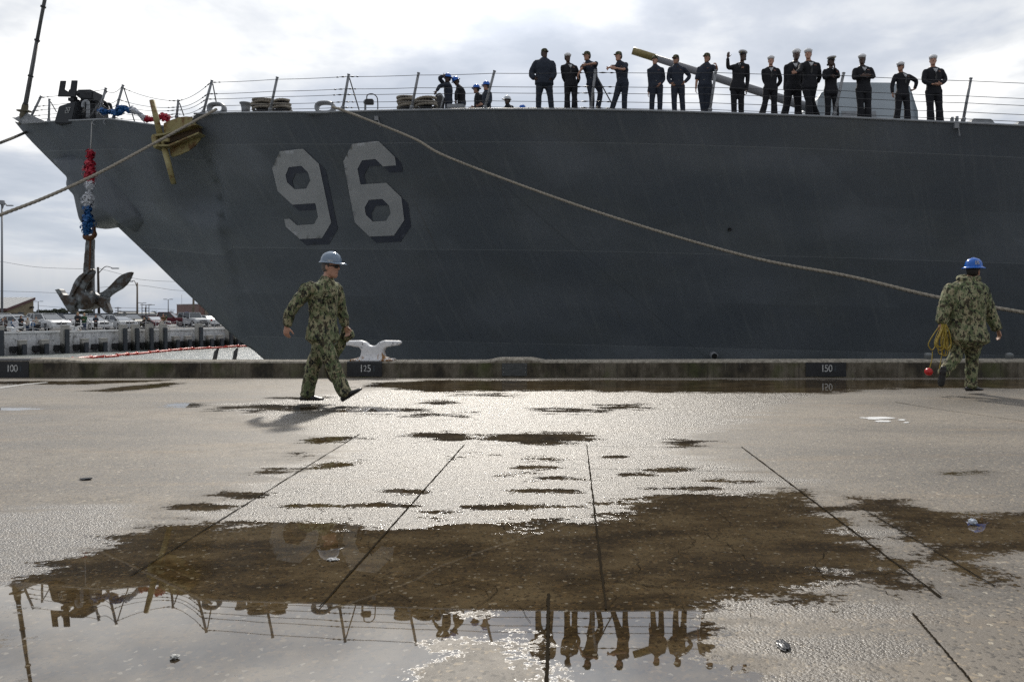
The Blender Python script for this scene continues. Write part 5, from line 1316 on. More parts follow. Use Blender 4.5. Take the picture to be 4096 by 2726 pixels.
# heaving line: yellow coils and a red ball
WB = Vector((X2, Y2, gz(Y2)))
hp_ = lambda x, z, y: WB+Vector(c2(x, z, y))
hl = empty('heaving_line', tuple(hp_(385, 1000, -.08)), 'coiled yellow heaving line with a red ball, held by the blue-helmeted walker', 'line')
yel = mat('yellow_line', (.36, .27, .035), .7, (.26, .19, .03), 30, bump=.4, bscale=200)
rnd = random.Random(5)
for i in range(13):
    bx = rnd.uniform(-55, 40); bz = rnd.uniform(-70, 30); wd_ = rnd.uniform(18, 52); yy = rnd.uniform(-.15, -.03)
    top_ = hp_(400+rnd.uniform(-18, 12), 715, -.06)
    if i == 0: bx, bz, wd_ = -90, -40, 30
    cxx = 388+bx; bot = 1015+bz
    pts = [top_, hp_(lerp(400, cxx-wd_, .45), 800, yy), hp_(cxx-wd_, 920, yy), hp_(cxx-wd_*.7, bot-10, yy), hp_(cxx, bot+12, yy-.01), hp_(cxx+wd_*.75, bot-15, yy-.02), hp_(cxx+wd_*.9, 900, yy-.01), hp_(lerp(410, cxx+wd_, .5), 800, yy), top_+Vector((.02, .01, .01))]
    bm = bmesh.new(); path_tube(bm, smooth_path(pts, 7), .0075, 7); obj('rope_loop', bm, yel, hl, True)
bm = bmesh.new(); path_tube(bm, smooth_path([hp_(290, 1000, -.08), hp_(285, 1080, -.08), hp_(262, 1165, -.08)], 5), .006, 6); obj('lead_line', bm, yel, hl, True)
bm = bmesh.new(); path_tube(bm, smooth_path([hp_(380, 1020, -.08), hp_(365, 1090, -.10), hp_(350, 1170, -.10)], 5), .006, 6); obj('lead_line', bm, yel, hl, True)
bm = bmesh.new(); bmesh.ops.create_uvsphere(bm, u_segments=24, v_segments=16, radius=.055, matrix=Matrix.Translation(hp_(254, 1198, -.08)))
obj('throwing_ball', bm, mat('ball_red', (.45, .012, .012), .35), hl, True)
# ---- the crew lining the deck edge; joints are surveyed on the photo and given their true depth by the deck
def crew(label, zf, top, ground, cx_, style, arms, legs, yaw=0, hyaw=None, lean=None, H=1.80, skin='skin_light', back=.45, cap=.02, girth=1.0, group='crew lining the deck edge', head=None, pitch=0, extra=None, sh=.19):
    """zf: survey sheet; top=(x,y) crown of hat; ground=y of the feet; arms=((elbow, wrist), (elbow, wrist)) image-left then image-right, in sheet units (x, y[, depth])"""
    sx, sy = zf(cx_, ground); fxe = at_edge(sx, sy)
    Yp = fxe.y+back; Xp = (sx-CX)*Yp/F; zk = zd(Xp)-.03
    s0 = zf(0, 0); s1 = zf(1, 0); pxu = (s1[0]-s0[0])*Yp/F          # metres per sheet unit
    tx, ty = zf(*top); ztop = CZ+(HY-ty)*Yp/F
    gpx = ground+ (zf(0, ground)[1]-0)*0
    # sheet y of the real foot level
    yfoot = HY-(zk-CZ)*F/Yp; gsheet = (yfoot-zf(0, 0)[1])/(zf(0, 1)[1]-zf(0, 0)[1])
    Hm = (ztop-zk-cap)
    k = Hm/1.8
    def c(x, z, y=0): return ((x-cx_)*pxu/k, y, (gsheet-z)*pxu/k)
    hx = top[0]; hy_ = hyaw if hyaw is not None else yaw
    u = 1/(pxu/k)       # sheet units per body metre
    tz = gsheet-1.8*u
    hc = head or (hx, tz+.125*u); hd = c(hc[0], hc[1], -.02)
    lx = lean or (hx*.35+cx_*.65)
    nk = (hd[0]*.75+c(lx, 0)[0]*.25, hd[1]+.03, hd[2]-.155)
    J = dict(yaw=yaw, hyaw=hy_, pitch=pitch, pelvis=c(cx_, gsheet-.93*u), chest=c(lx, gsheet-1.30*u, .01), neck=nk, head=hd, girth=girth, shoulder=sh)
    # image-left limb belongs to side A when the figure faces the viewer
    flip = math.cos(R(yaw)) < 0
    for i, q in enumerate('AB'):
        a = arms[1-i] if flip else arms[i]; l_ = legs[1-i] if flip else legs[i]
        e_, w_ = a[0], a[1]
        J['el'+q] = c(*e_) if len(e_) == 2 else c(e_[0], e_[1], e_[2]); J['wr'+q] = c(*w_) if len(w_) == 2 else c(w_[0], w_[1], w_[2])
        if len(a) > 2: J.update({kk+q: vv for kk, vv in a[2].items()})
        kx_, ax_ = l_[0], l_[1]; dy_ = l_[2] if len(l_) > 2 else 0
        J['kn'+q] = c(kx_, gsheet-.50*u, dy_-.02) if not isinstance(kx_, tuple) else c(*kx_)
        J['an'+q] = c(ax_, gsheet-.085*u, dy_) if not isinstance(ax_, tuple) else c(*ax_)
        an_ = Vector(J['an'+q]); fd = face_v(R(yaw))*.9+side_v(R(yaw))*(-.25 if q == 'A' else .25)
        J['toe'+q] = tuple(an_+fd*.16)
        if len(l_) > 3: J['tdir'+q] = l_[3]; J['bup'+q] = l_[4]
    r_ = person(label, (Xp, Yp, zk), Hm, J, style, group, vox=.014, skin=skin)
    if extra: extra(*r_)
    return r_
JMP = dict(hat='dixie', top='blue_black', legs='blue_black', jumper=1, bell=.030, bulk=.012, hem=.06, top_name='jumper', tilt=-.08)
COV = dict(hat='ball', top='navy', legs='navy', coverall=1, bulk=.014, hem=.0, top_name='coverall', collar=1)
def S_(base, **k): d_ = dict(base); d_.update(k); return d_
crew('person in a thick dark coat and camouflage cap, hands at the hips', z5, (1512, 120), 752, 1510,
     dict(hat='ball', top='navy', legs='navy', bulk=.040, flare=.02, puff=.02, hem=.05, collar=1, top_name='hooded_coat', fold=.010), (((1368, 385), (1410, 440, -.10), dict(hd=(.6, -.3, -.5))), ((1615, 385), (1588, 448, -.10), dict(hd=(-.6, -.3, -.5)))),
     ((1452, 1450), (1575, 1588)), yaw=8, hyaw=40, skin='skin_dark', girth=1.16, sh=.215)
crew('white-capped sailor right beside the man in the thick dark coat', z5, (1755, 165), 754, 1790, S_(JMP),
     (((1712, 420, .08), (1760, 480, .20)), ((1880, 420, .08), (1830, 490, .20))), ((1750, 1752), (1828, 1828)), yaw=10, hyaw=35, skin='skin_dark')
crew('man in a camouflage cap leaning on a railing post, one arm dangling', z5, (1960, 148), 757, 2020, S_(COV, sleeve='short'),
     (((1903, 350, -.25), (1865, 425, -.30), dict(hd=(-.1, 0, -1), curl=.5)), ((2050, 300, -.25), (1950, 330, -.36), dict(hd=(-1, 0, -.1), curl=.6))),
     ((2010, 2008), ((2105, 560, .05), (2075, 720, .05))), yaw=-25, hyaw=-62, skin='skin_tan', lean=1995)
crew('man in a camouflage cap bending forward with both hands on the top lifeline', z6, (195, 150), 760, 235, S_(COV, sleeve='short'),
     (((115, 335, -.2), (82, 372, -.45), dict(hd=(-.6, -.4, -.6), curl=.9)), ((255, 370, -.25), (160, 378, -.45), dict(hd=(-1, -.3, -.1), curl=.9))),
     ((165, 112), (255, 256)), yaw=-40, hyaw=-62, lean=228)
crew('man in navy coveralls, hands at his pockets, just right of the gun muzzle', z6, (575, 194), 768, 590, S_(COV),
     (((528, 480, .02), (508, 580, -.02)), ((672, 440, .05), (622, 500, -.14), dict(hd=(-.5, -.2, -.8)))), ((545, 540), (628, 625)), yaw=-8, hyaw=-35)
crew('man in navy coveralls, glasses and camouflage cap with both hands on his hips', z6, (795, 184), 770, 815, S_(COV, glasses=1),
     (((715, 430, .05), (742, 492, -.08), dict(hd=(.5, -.5, -.6))), ((950, 400, .05), (880, 480, -.08), dict(hd=(-.5, -.3, -.7)))), ((775, 782), (860, 870)), yaw=0, hyaw=-48, skin='skin_tan')
crew('man in navy coveralls and cap gripping the top of a railing post', z6, (1120, 166), 778, 1100, S_(COV, sleeve='short'),
     (((1010, 465, .0), (1000, 545, -.05), dict(hd=(0, -.1, -1))), ((1215, 370, -.15), (1200, 340, -.30), dict(hd=(-.2, -.3, .3), curl=1.0))), ((1065, 1090), (1125, 1120)), yaw=-20, hyaw=-50, skin='skin_tan', girth=1.08)
def purse(body, *_): pass
crew('woman in a dark jacket and white-topped uniform cap raising her hand to wave', z6, (1495, 145), 788, 1440,
     dict(hat='combination', top='blue_black', legs='blue_black', suit=1, bulk=.010, hem=.12, flare=.02, top_name='dress_jacket', hair='bun'),
     (((1335, 330, -.05), (1328, 228, -.12), dict(hd=(.15, 0, 1), pn=(0, -1, 0), th=(1, 0, 0), curl=.08)), ((1550, 430, .02), (1530, 560, -.03), dict(hd=(0, -.1, -1), curl=.9))), ((1400, 1405), (1475, 1480)), yaw=-12, hyaw=-40, skin='skin_dark', girth=.94, sh=.17)
crew('white-capped sailor right of the waving woman, hands behind his back', z6, (1788, 193), 793, 1785, S_(JMP),
     (((1722, 440, .06), (1770, 490, .20)), ((1905, 450, .06), (1840, 520, .20))), ((1730, 1688), (1820, 1825)), yaw=-5, hyaw=-18)
crew('dark-skinned sailor in a white cap half behind a taller-standing sailor who points', z6, (2055, 124), 800, 2020, S_(JMP),
     (((1955, 440, .05), (1935, 555, .0), dict(hd=(0, -.1, -1))), ((2130, 440, .08), (2110, 550, .05))), ((1955, 1912), (2070, 2078)), yaw=0, hyaw=-8, skin='skin_dark', back=.95)
crew('pale white-capped sailor pointing his arm down left across a shipmate', z6, (2178, 120), 806, 2190, S_(JMP),
     (((2075, 370, -.15), (2010, 408, -.30), dict(hd=(-1, -.2, -.1), curl=.8)), ((2310, 400, .05), (2300, 455, .15))), ((2185, 2190), ((2225, 650, .1), (2310, 778, .35))), yaw=-8, hyaw=-30, lean=2205)
crew('woman in a white-topped cap lifting one hand to her face, gold stripes on sleeve', z7, (325, 203), 818, 325,
     dict(hat='combination', top='blue_black', legs='blue_black', suit=1, bulk=.010, hem=.12, flare=.02, top_name='dress_jacket', hair='bun', tilt=-.15),
     (((245, 440, -.05), (300, 430, -.22), dict(hd=(1, -.1, .1), curl=.6)), ((400, 435, -.05), (330, 350, -.24), dict(hd=(-.1, 0, 1), curl=.2))), ((292, 290), (372, 385)), yaw=5, hyaw=25, skin='skin_dark', girth=.94, sh=.17,
     extra=lambda body, upper, dec, i: dec('sleeve_stripe', [(.16, .03), (.20, .03), (.20, -.07), (.16, -.07)], MATS['gold'], .012))
crew('white-capped woman with a dark bun, hands clasped before the gun shield', z7, (650, 177), 834, 668, S_(JMP, hair='bun'),
     (((560, 440, -.02), (612, 432, -.22), dict(hd=(1, -.2, 0), curl=.7)), ((775, 425, -.02), (700, 425, -.22), dict(hd=(-1, -.2, 0), curl=.7))), ((632, 640), (712, 712)), yaw=-8, hyaw=-40, skin='skin_dark', lean=668)
crew('white-capped sailor in dark glasses looking left, one hand on his hip', z7, (1055, 257), 856, 1075, S_(JMP, glasses=1),
     (((965, 510, .0), (965, 590, -.05), dict(hd=(0, -.1, -1))), ((1240, 450, .05), (1205, 545, .0), dict(hd=(-.6, -.2, -.3)))), ((1030, 1010), (1125, 1130)), yaw=5, hyaw=-62, skin='skin_tan', lean=1085)
crew('white-capped sailor clasping his hands low in front, rightmost on the deck', z7, (1395, 186), 872, 1405, S_(JMP),
     (((1290, 470, -.03), (1355, 518, -.20), dict(hd=(1, -.1, -.2), curl=.7)), ((1530, 450, -.03), (1440, 515, -.20), dict(hd=(-1, -.1, -.2), curl=.7))), ((1365, 1378), (1460, 1472)), yaw=-5, hyaw=-22, lean=1408)
# working party further inboard, in hard hats
def worker(label, top, cx_, Yp, style, arms, yaw, hyaw, skin='skin_dark', pitch=0, H=1.78, crouch=0):
    sx, sy = z5(*top); Xp = (z5(cx_, 0)[0]-CX)*Yp/F; zk = zd(Xp)-.03
    ztop = CZ+(HY-sy)*Yp/F; Hm = max(ztop-zk-.04, .9) if not crouch else H
    k = Hm/1.8 if not crouch else H/1.8
    pxu = .382*Yp/F/k; zfoot = (HY-(zk-CZ)*F/Yp-150)/.382
    c = lambda x, z, y=0: ((x-cx_)*pxu, y, (zfoot-z)*pxu)
    hz_ = (ztop-zk)/k-.15
    hx = c(top[0], 0)[0]
    J = dict(yaw=yaw, hyaw=hyaw, pitch=pitch, head=(hx, 0, hz_), neck=(hx*.55, .02, hz_-.165), chest=(hx*.15, .02, hz_-.37), pelvis=(0, .02, hz_-.74), shoulder=.185)
    fv = face_v(R(yaw)); sv = side_v(R(yaw)); leg = max(.35, hz_-.77)
    for i, q in enumerate('AB'):
        s_ = -1 if q == 'A' else 1
        base_ = sv*.10*s_; kz_ = leg*.52
        J['kn'+q] = tuple(base_+fv*(.02 if not crouch else .30)+Vector((0, .02, kz_))); J['an'+q] = tuple(base_*1.1+Vector((0, .02, .085))); J['toe'+q] = tuple(Vector(J['an'+q])+fv*.16)
        if arms: J['el'+q] = c(*arms[i][0]); J['wr'+q] = c(*arms[i][1])
        else:
            J['el'+q] = tuple(Vector(J['chest'])+sv*.25*s_+Vector((0, 0, -.22))); J['wr'+q] = tuple(Vector(J['chest'])+sv*.15*s_+fv*.25+Vector((0, 0, -.30)))
    return person(label, (Xp, Yp, zk), Hm if not crouch else H, J, style, 'working party on the foredeck', vox=.016, skin=skin)
WRK = dict(hat='blue_helmet', top='navy', legs='navy', bulk=.02, top_name='coverall', collar=1)
worker('crewman in a blue hard hat raising a forearm to his face', (500, 386), 505, 25.0, S_(WRK), (((420, 450, -.25), (470, 440, -.35)), ((430, 520, -.2), (400, 590, -.3))), -75, -70)
worker('crewman in a blue hard hat bowing the head to look down at the deck work', (590, 418), 645, 25.2, S_(WRK, top='blue_black'), (((600, 590, -.2), (600, 690, -.3)), ((640, 600, .1), (615, 690, .0))), -65, -72, pitch=28)
worker('smaller crewman in a blue hard hat just left of the leaning rail post', (800, 500), 830, 26.2, S_(WRK, top='blue_black'), None, -60, -80, 'skin_tan')
worker('upright crewman in a blue hard hat right behind the leaning rail post', (905, 467), 905, 25.9, S_(WRK), None, -50, -85, 'skin_light')
worker('crewman in a white hard hat whose head and shoulders show over the deck edge', (1125, 618), 1135, 27.5, S_(WRK, hat='white_helmet', top='blue_black'), None, -40, -70, 'skin_dark')
worker('crewman of whom only the blue hard hat shows over the deck edge', (1282, 712), 1285, 28.3, S_(WRK), None, -60, -75, 'skin_light')
# person behind the gun on the bow
Yp = 28.9; Xp = P(400, 0, Yp).x; zk = zd(Xp)-.03; cB = lambda x, z, y=0: Vector(((x*.3827-400)*Yp/F, y, CZ+(HY-z*.3827)*Yp/F-zk))/.98
Jb = dict(yaw=60, hyaw=70, pitch=25, head=cB(1030, 1020), neck=cB(1010, 1075)+Vector((0, .02, 0)), chest=cB(1010, 1130), pelvis=cB(1000, 1230)+Vector((0, .02, .0)), shoulder=.19)
for q, s_ in (('A', -1), ('B', 1)):
    Jb['el'+q] = cB(1120, 1065, s_*.18); Jb['wr'+q] = cB(1150, 1140, s_*.10)
    Jb['kn'+q] = Vector((Jb['pelvis'].x+.05, s_*.1, Jb['pelvis'].z*.5)); Jb['an'+q] = Vector((Jb['pelvis'].x, s_*.1, .085)); Jb['toe'+q] = Jb['an'+q]+Vector((.16, 0, 0))
Jb = {a: (tuple(b_) if isinstance(b_, Vector) else b_) for a, b_ in Jb.items()}
person('person in dark clothes bending behind the black gun cover at the bow', (Xp, Yp, zk), 1.76, Jb, dict(hat='ball', top='blue_black', legs='navy', bulk=.02, collar=1, top_name='coverall'), None, vox=.016, skin='skin_tan')
# ------------------------------------------------------------------ the far quay across the basin
FZ = -.80
def WY(x): return 98.67/(.7333-(x-CX)/F)
wd = Vector((13.2, 18, 0)).normalized(); wn_ = Vector((wd.y, -wd.x, 0))      # along the wall, and out over the water
def WP(x, z=FZ, out=0, along=0):
    Y = WY(x); return Vector(((x-CX)*Y/F, Y, z))+wn_*out+wd*along
qm = bpy.data.materials.new('stained_quay_concrete'); qm.use_nodes = True; t = qm.node_tree; b = t.nodes['Principled BSDF']
ob = t.nodes.new('ShaderNodeTexCoord').outputs['Object']; sp = t.nodes.new('ShaderNodeSeparateXYZ'); L(t, ob, sp.inputs[0])
al = M(t, 'ADD', M(t, 'MULTIPLY', sp.outputs[0], wd.x), M(t, 'MULTIPLY', sp.outputs[1], wd.y))
cv = t.nodes.new('ShaderNodeCombineXYZ'); L(t, M(t, 'MULTIPLY', al, 2.2), cv.inputs[0]); L(t, M(t, 'MULTIPLY', sp.outputs[2], .5), cv.inputs[1])
c0 = RAMP(t, NOISE(t, cv.outputs[0], 1.2, 7, .68), [(.34, (.16, .155, .145)), (.44, (.52, .53, .55)), (.60, (.72, .73, .75))])
dk = M(t, 'GREATER_THAN', NOISE(t, ob, 3.0, 6, .7), .59); c0 = MIX(t, M(t, 'MULTIPLY', dk, .6), c0, (.10, .095, .085))
tide = M(t, 'MULTIPLY', M(t, 'SUBTRACT', M(t, 'ADD', -1.95, M(t, 'MULTIPLY', NOISE(t, cv.outputs[0], 2.4, 4), .9)), sp.outputs[2]), 3, clamp=True)
c0 = MIX(t, tide, c0, (.012, .014, .011)); L(t, c0, b.inputs['Base Color']); b.inputs['Roughness'].default_value = .8
A0, A1 = Vector((-51, 65, 0))-wd*40, Vector((-51, 65, 0))+wd*75
bm = bmesh.new(); prism(bm, [A0+Vector((0, 0, FZ-.0)), A1+Vector((0, 0, FZ)), A1+Vector((0, 0, WZ-.5)), A0+Vector((0, 0, WZ-.5))], -wn_*.5)
qw = empty('quay_wall', (-45, 73, WZ), 'pale stained concrete quay wall across the water, dark along its tide line', 'quay wall')
obj('wall_face', bm, qm, qw)
wp_ = mat('quay_white', (.78, .79, .80), .6, (.62, .63, .64), 2)
bm = bmesh.new(); prism(bm, [A0+wn_*.10+Vector((0, 0, FZ+.10)), A1+wn_*.10+Vector((0, 0, FZ+.10)), A1+wn_*.10+Vector((0, 0, FZ-.08)), A0+wn_*.10+Vector((0, 0, FZ-.08))], -wn_*.5); obj('coping', bm, wp_, qw)
blkr = mat('black_rubber', (.016, .017, .020), .6, (.03, .03, .034), 6)
for x in [85, 278, 460, 625, 780, 955, 1065, 1190, 1305, 1415, 1520, 1610, 1705, 1790, 1875, 1950, 2030, 2110]:
    c = WP((x+28)/2.142, -2.3, .3); bm = bmesh.new(); box(bm, c, (.62, .6, .52), Matrix.Rotation(math.atan2(wd.y, wd.x), 3, 'Z')); obj('rubber_block', bm, blkr, qw, bev=.04)
bm = bmesh.new(); rotm = Matrix.Rotation(math.atan2(wd.y, wd.x), 3, 'Z')
for s_ in (-.2, .2): tube(bm, WP(547, -.9, .12, s_), WP(547, -3.0, .12, s_), .03, n=6)
for i in range(9): tube(bm, WP(547, -1.0-.23*i, .12, -.2), WP(547, -1.0-.23*i, .12, .2), .02, n=5)
obj('access_ladder', bm, blkr, qw)
pm = mat('pile_concrete', (.42, .41, .385), .8, (.30, .29, .265), 1.5, bump=.3, bscale=10)
t = pm.node_tree; b = t.nodes['Principled BSDF']; ob = t.nodes.new('ShaderNodeTexCoord').outputs['Object']; sp = t.nodes.new('ShaderNodeSeparateXYZ'); L(t, ob, sp.inputs[0])
tide = M(t, 'MULTIPLY', M(t, 'SUBTRACT', M(t, 'ADD', -2.1, M(t, 'MULTIPLY', NOISE(t, ob, 3.4, 4), .7)), sp.outputs[2]), 3, clamp=True)
L(t, MIX(t, tide, b.inputs['Base Color'].links[0].from_socket, (.014, .015, .012)), b.inputs['Base Color'])
sb = mat('slate_rubber', (.038, .045, .055), .6, (.028, .034, .043), 3)
def pile(top):
    r_ = empty('fender_pile', (0, 0, 0)); z0 = WZ-.5
    bm = bmesh.new(); prism(bm, [Vector((-.28, -.02, top-.05)), Vector((-.28, -.02, z0)), Vector((.28, -.02, z0)), Vector((.28, -.02, top-.05))], (0, -.62, 0))
    box(bm, Vector((0, -.33, top-.02)), (.60, .68, .10)); bmesh.ops.recalc_face_normals(bm, faces=bm.faces)
    me = bpy.data.meshes.new('concrete_post'); bm.to_mesh(me); bm.free(); link('concrete_post', me, pm, r_)
    bm = bmesh.new(); box(bm, Vector((.02, -.80, (top-.35+z0)/2)), (.30, .30, top-.35-z0)); me = bpy.data.meshes.new('rubber_strip'); bm.to_mesh(me); bm.free(); link('rubber_strip', me, sb, r_)
    return r_
def clone(o, label=None, parent=None):
    c = o.copy(); C.objects.link(c); c.parent = parent
    if label: c['label'] = label
    for ch in o.children: clone(ch, None, c)
    return c
TALL = [(-60, 'tall pale fender pile cut by the left edge of the photo'), (500, 'tall fender pile with a cracked top, in front of the white car\'s bonnet'), (995, 'tall fender pile beneath the silver hatchback, first of the four close together'),
        (1098, 'tall fender pile just left of the wall ladder, second of the four close together'), (1220, 'tall fender pile just right of the wall ladder, third of the four close together'),
        (1338, 'tall fender pile below the brown-coated bystander, last of the four close together'), (1643, 'tall fender pile below the silver off-roader'), (1900, 'tall fender pile nearest the ship\'s bow')]
SHORT = [(135, 'short fender pile at the left, below the first white cleat'), (325, 'short fender pile between the first cleat and the cracked tall pile'), (665, 'short fender pile under the second white cleat'), (825, 'short fender pile below the plaid-shirted bystander'),
         (1445, 'short fender pile just right of the third white cleat'), (1548, 'short fender pile second to the right of the close tall group'), (1735, 'short fender pile first right of the pile below the off-roader'),
         (1820, 'short fender pile left of the tall pile nearest the bow'), (1962, 'short fender pile right of the tall pile nearest the bow'), (2050, 'short fender pile farthest along, beside the ship\'s stem')]
for lst, top, kind in ((TALL, -.2, 'fender piles standing along the far quay'), (SHORT, -1.5, 'fender piles standing along the far quay')):
    pr = pile(top)
    for i, (x, lab) in enumerate(lst):
        o = pr if i == 0 else clone(pr)
        p = WP((x+25)/2.142, 0, .55); o.location = (p.x, p.y, 0); o.rotation_euler = (0, 0, math.atan2(wd.y, wd.x)); tag(o, lab, 'pile', kind)
# ground behind the wall
bm = bmesh.new(); B0, B1 = A0-wn_*.4, A1-wn_*.4
vs = [bm.verts.new((p.x, p.y, FZ+.01)) for p in (B0, B1, Vector((900, 1600, 0)), Vector((-2200, 1600, 0)), Vector((-900, 20, 0)))]
bm.faces.new(vs); tag(obj('parking_lot', bm, mat('asphalt_lot', (.07, .07, .072), .8, (.10, .10, .10), .6)), kind='structure')
bm = bmesh.new(); bmesh.ops.create_grid(bm, x_segments=1, y_segments=1, size=1)
bmesh.ops.delete(bm, geom=bm.verts[:], context='VERTS')
# railing
rl = empty('quay_railing', tuple(WP(300)), 'white rope railing with thin posts along the far quay edge', 'railing')
wpost = mat('rail_white', (.34, .35, .37), .6)
RP = [-60, 15, 75, 134, 191, 247, 299, 368, 420, 468, 520, 560, 586, 626, 663, 710, 740, 799, 837, 861, 912, 945, 985]
for x in RP: bm = bmesh.new(); tube(bm, WP(x, FZ, -.15), WP(x, FZ+.98, -.15), .032, n=8); obj('post', bm, wpost, rl, True)
for h_ in (.90, .42):
    for a_, c_ in zip(RP, RP[1:]):
        p, q = WP(a_, FZ+h_, -.15), WP(c_, FZ+h_, -.15); bm = bmesh.new(); path_tube(bm, wire_path(p, q, .14, 8), .020, 5); obj('rope', bm, wpost, rl, True)
for x, lab in [(62, 'white quay cleat at the left beside the dark-coated bystander'), (306, 'white quay cleat at the feet of the blond bystander in black'), (664, 'white quay cleat below the maroon pickup'), (800, 'white quay cleat below the silver off-roader'), (914, 'white quay cleat nearest the ship\'s bow')]:
    o = cleat('quay_cleat', tuple(WP(x, FZ+.10, -.25)), 1.5, wp_, lab); o.rotation_euler = (0, 0, math.atan2(wd.y, wd.x)-.6); o['group'] = 'cleats along the far quay'
# floating boom
bo = bpy.data.materials.new('boom_orange'); bo = mat('boom_orange', (.52, .045, .018), .35, (.35, .03, .015), 4)
BP = [(180, 1446), (250, 1439), (300, 1435), (350, 1431), (390, 1427), (440, 1425), (500, 1419), (560, 1413), (640, 1405), (700, 1400), (800, 1393), (900, 1388), (1000, 1383), (1045, 1381), (1090, 1379)]
bpts = []
for x, y in BP: Y = F*(CZ-WZ-.08)/(y-HY); bpts.append(Vector(((x-CX)*Y/F, Y, WZ+.10)))
sp_ = smooth_path(bpts, 10); boom = empty('containment_boom', tuple(bpts[3]), 'orange floating containment boom curving across the water by the far quay', 'boom')
cum = [0]
for a_, c_ in zip(sp_, sp_[1:]): cum.append(cum[-1]+(c_-a_).length)
def along(d_):
    for i in range(len(sp_)-1):
        if cum[i+1] >= d_: return sp_[i].lerp(sp_[i+1], (d_-cum[i])/(cum[i+1]-cum[i]+1e-9))
    return sp_[-1]
d_ = 0; k = 0; rnd = random.Random(12)
while d_ < cum[-1]-1:
    ln = rnd.uniform(1.3, 2.2); bm = bmesh.new(); off = Vector((0, rnd.uniform(-.1, .1), rnd.uniform(-.03, .05)))
    pts = [along(d_+ln*f_)+off for f_ in (0, .06, .2, .5, .8, .94, 1)]; path_tube(bm, pts, [.17, .12, .09, rnd.uniform(.09, .15), .10, .13, .19], 7); obj('float_section', bm, bo, boom, True)
    d_ += ln*1.01; k += 1

# ---- parked cars
glass = mat('car_glass', (.015, .019, .024), .08, spec=.8); glint = mat('windscreen_glint', (.07, .08, .09), .10, spec=.8)  # windscreens: glint painted in as a paler base colour than the other glass
tyre = mat('tyre', (.012, .012, .013), .7); rim = mat('alloy_rim', (.35, .36, .37), .3, metal=.7)
lampw = mat('headlamp', (.6, .62, .64), .1); lampr = mat('tail_lamp', (.35, .01, .012), .2); trim = mat('black_trim', (.015, .015, .017), .5)
def carpaint(n, c): 
    m = mat(n, c, .38); m.node_tree.nodes['Principled BSDF'].inputs['Coat Weight'].default_value = .2; return m
paint = dict(white=carpaint('paint_white', (.70, .71, .72)), silver=carpaint('paint_silver', (.48, .50, .52)), navy=carpaint('paint_navy', (.022, .035, .070)), grey=carpaint('paint_grey', (.075, .082, .092)),
             olive=carpaint('paint_olive', (.085, .080, .055)), maroon=carpaint('paint_maroon', (.115, .018, .028)), black=carpaint('paint_black', (.020, .022, .028)))
KIND = dict(  # length, width, body top line, glass (x at belt rear, roof rear, roof front, belt front), belt z, roof z
    suv=(4.75, 1.9, [(-2.3, .55), (-2.34, 1.0), (-2.22, 1.12), (.95, 1.08), (2.05, 1.00), (2.33, .82), (2.36, .5)], (-2.2, -1.95, .25, 1.15), 1.08, 1.72, .37),
    sedan=(4.7, 1.82, [(-2.3, .5), (-2.33, .85), (-2.2, .98), (-1.5, 1.0), (.9, .95), (2.0, .80), (2.28, .66), (2.33, .45)], (-1.85, -1.05, .15, 1.15), .94, 1.44, .34),
    hatch=(4.2, 1.78, [(-2.05, .5), (-2.08, .9), (-1.95, 1.0), (.9, .98), (1.85, .84), (2.05, .68), (2.08, .45)], (-1.95, -1.45, .1, 1.2), .96, 1.50, .33),
    pickup=(5.6, 1.98, [(-2.8, .6), (-2.82, 1.15), (-2.7, 1.22), (.95, 1.20), (2.45, 1.12), (2.75, .95), (2.8, .6)], (-.95, -.75, .45, 1.15), 1.18, 1.86, .40),
    jeep=(4.2, 1.85, [(-2.05, .6), (-2.06, 1.12), (-1.98, 1.16), (.75, 1.15), (1.75, 1.08), (1.9, .95), (1.95, .6)], (-1.98, -1.95, .35, .62), 1.13, 1.82, .41))
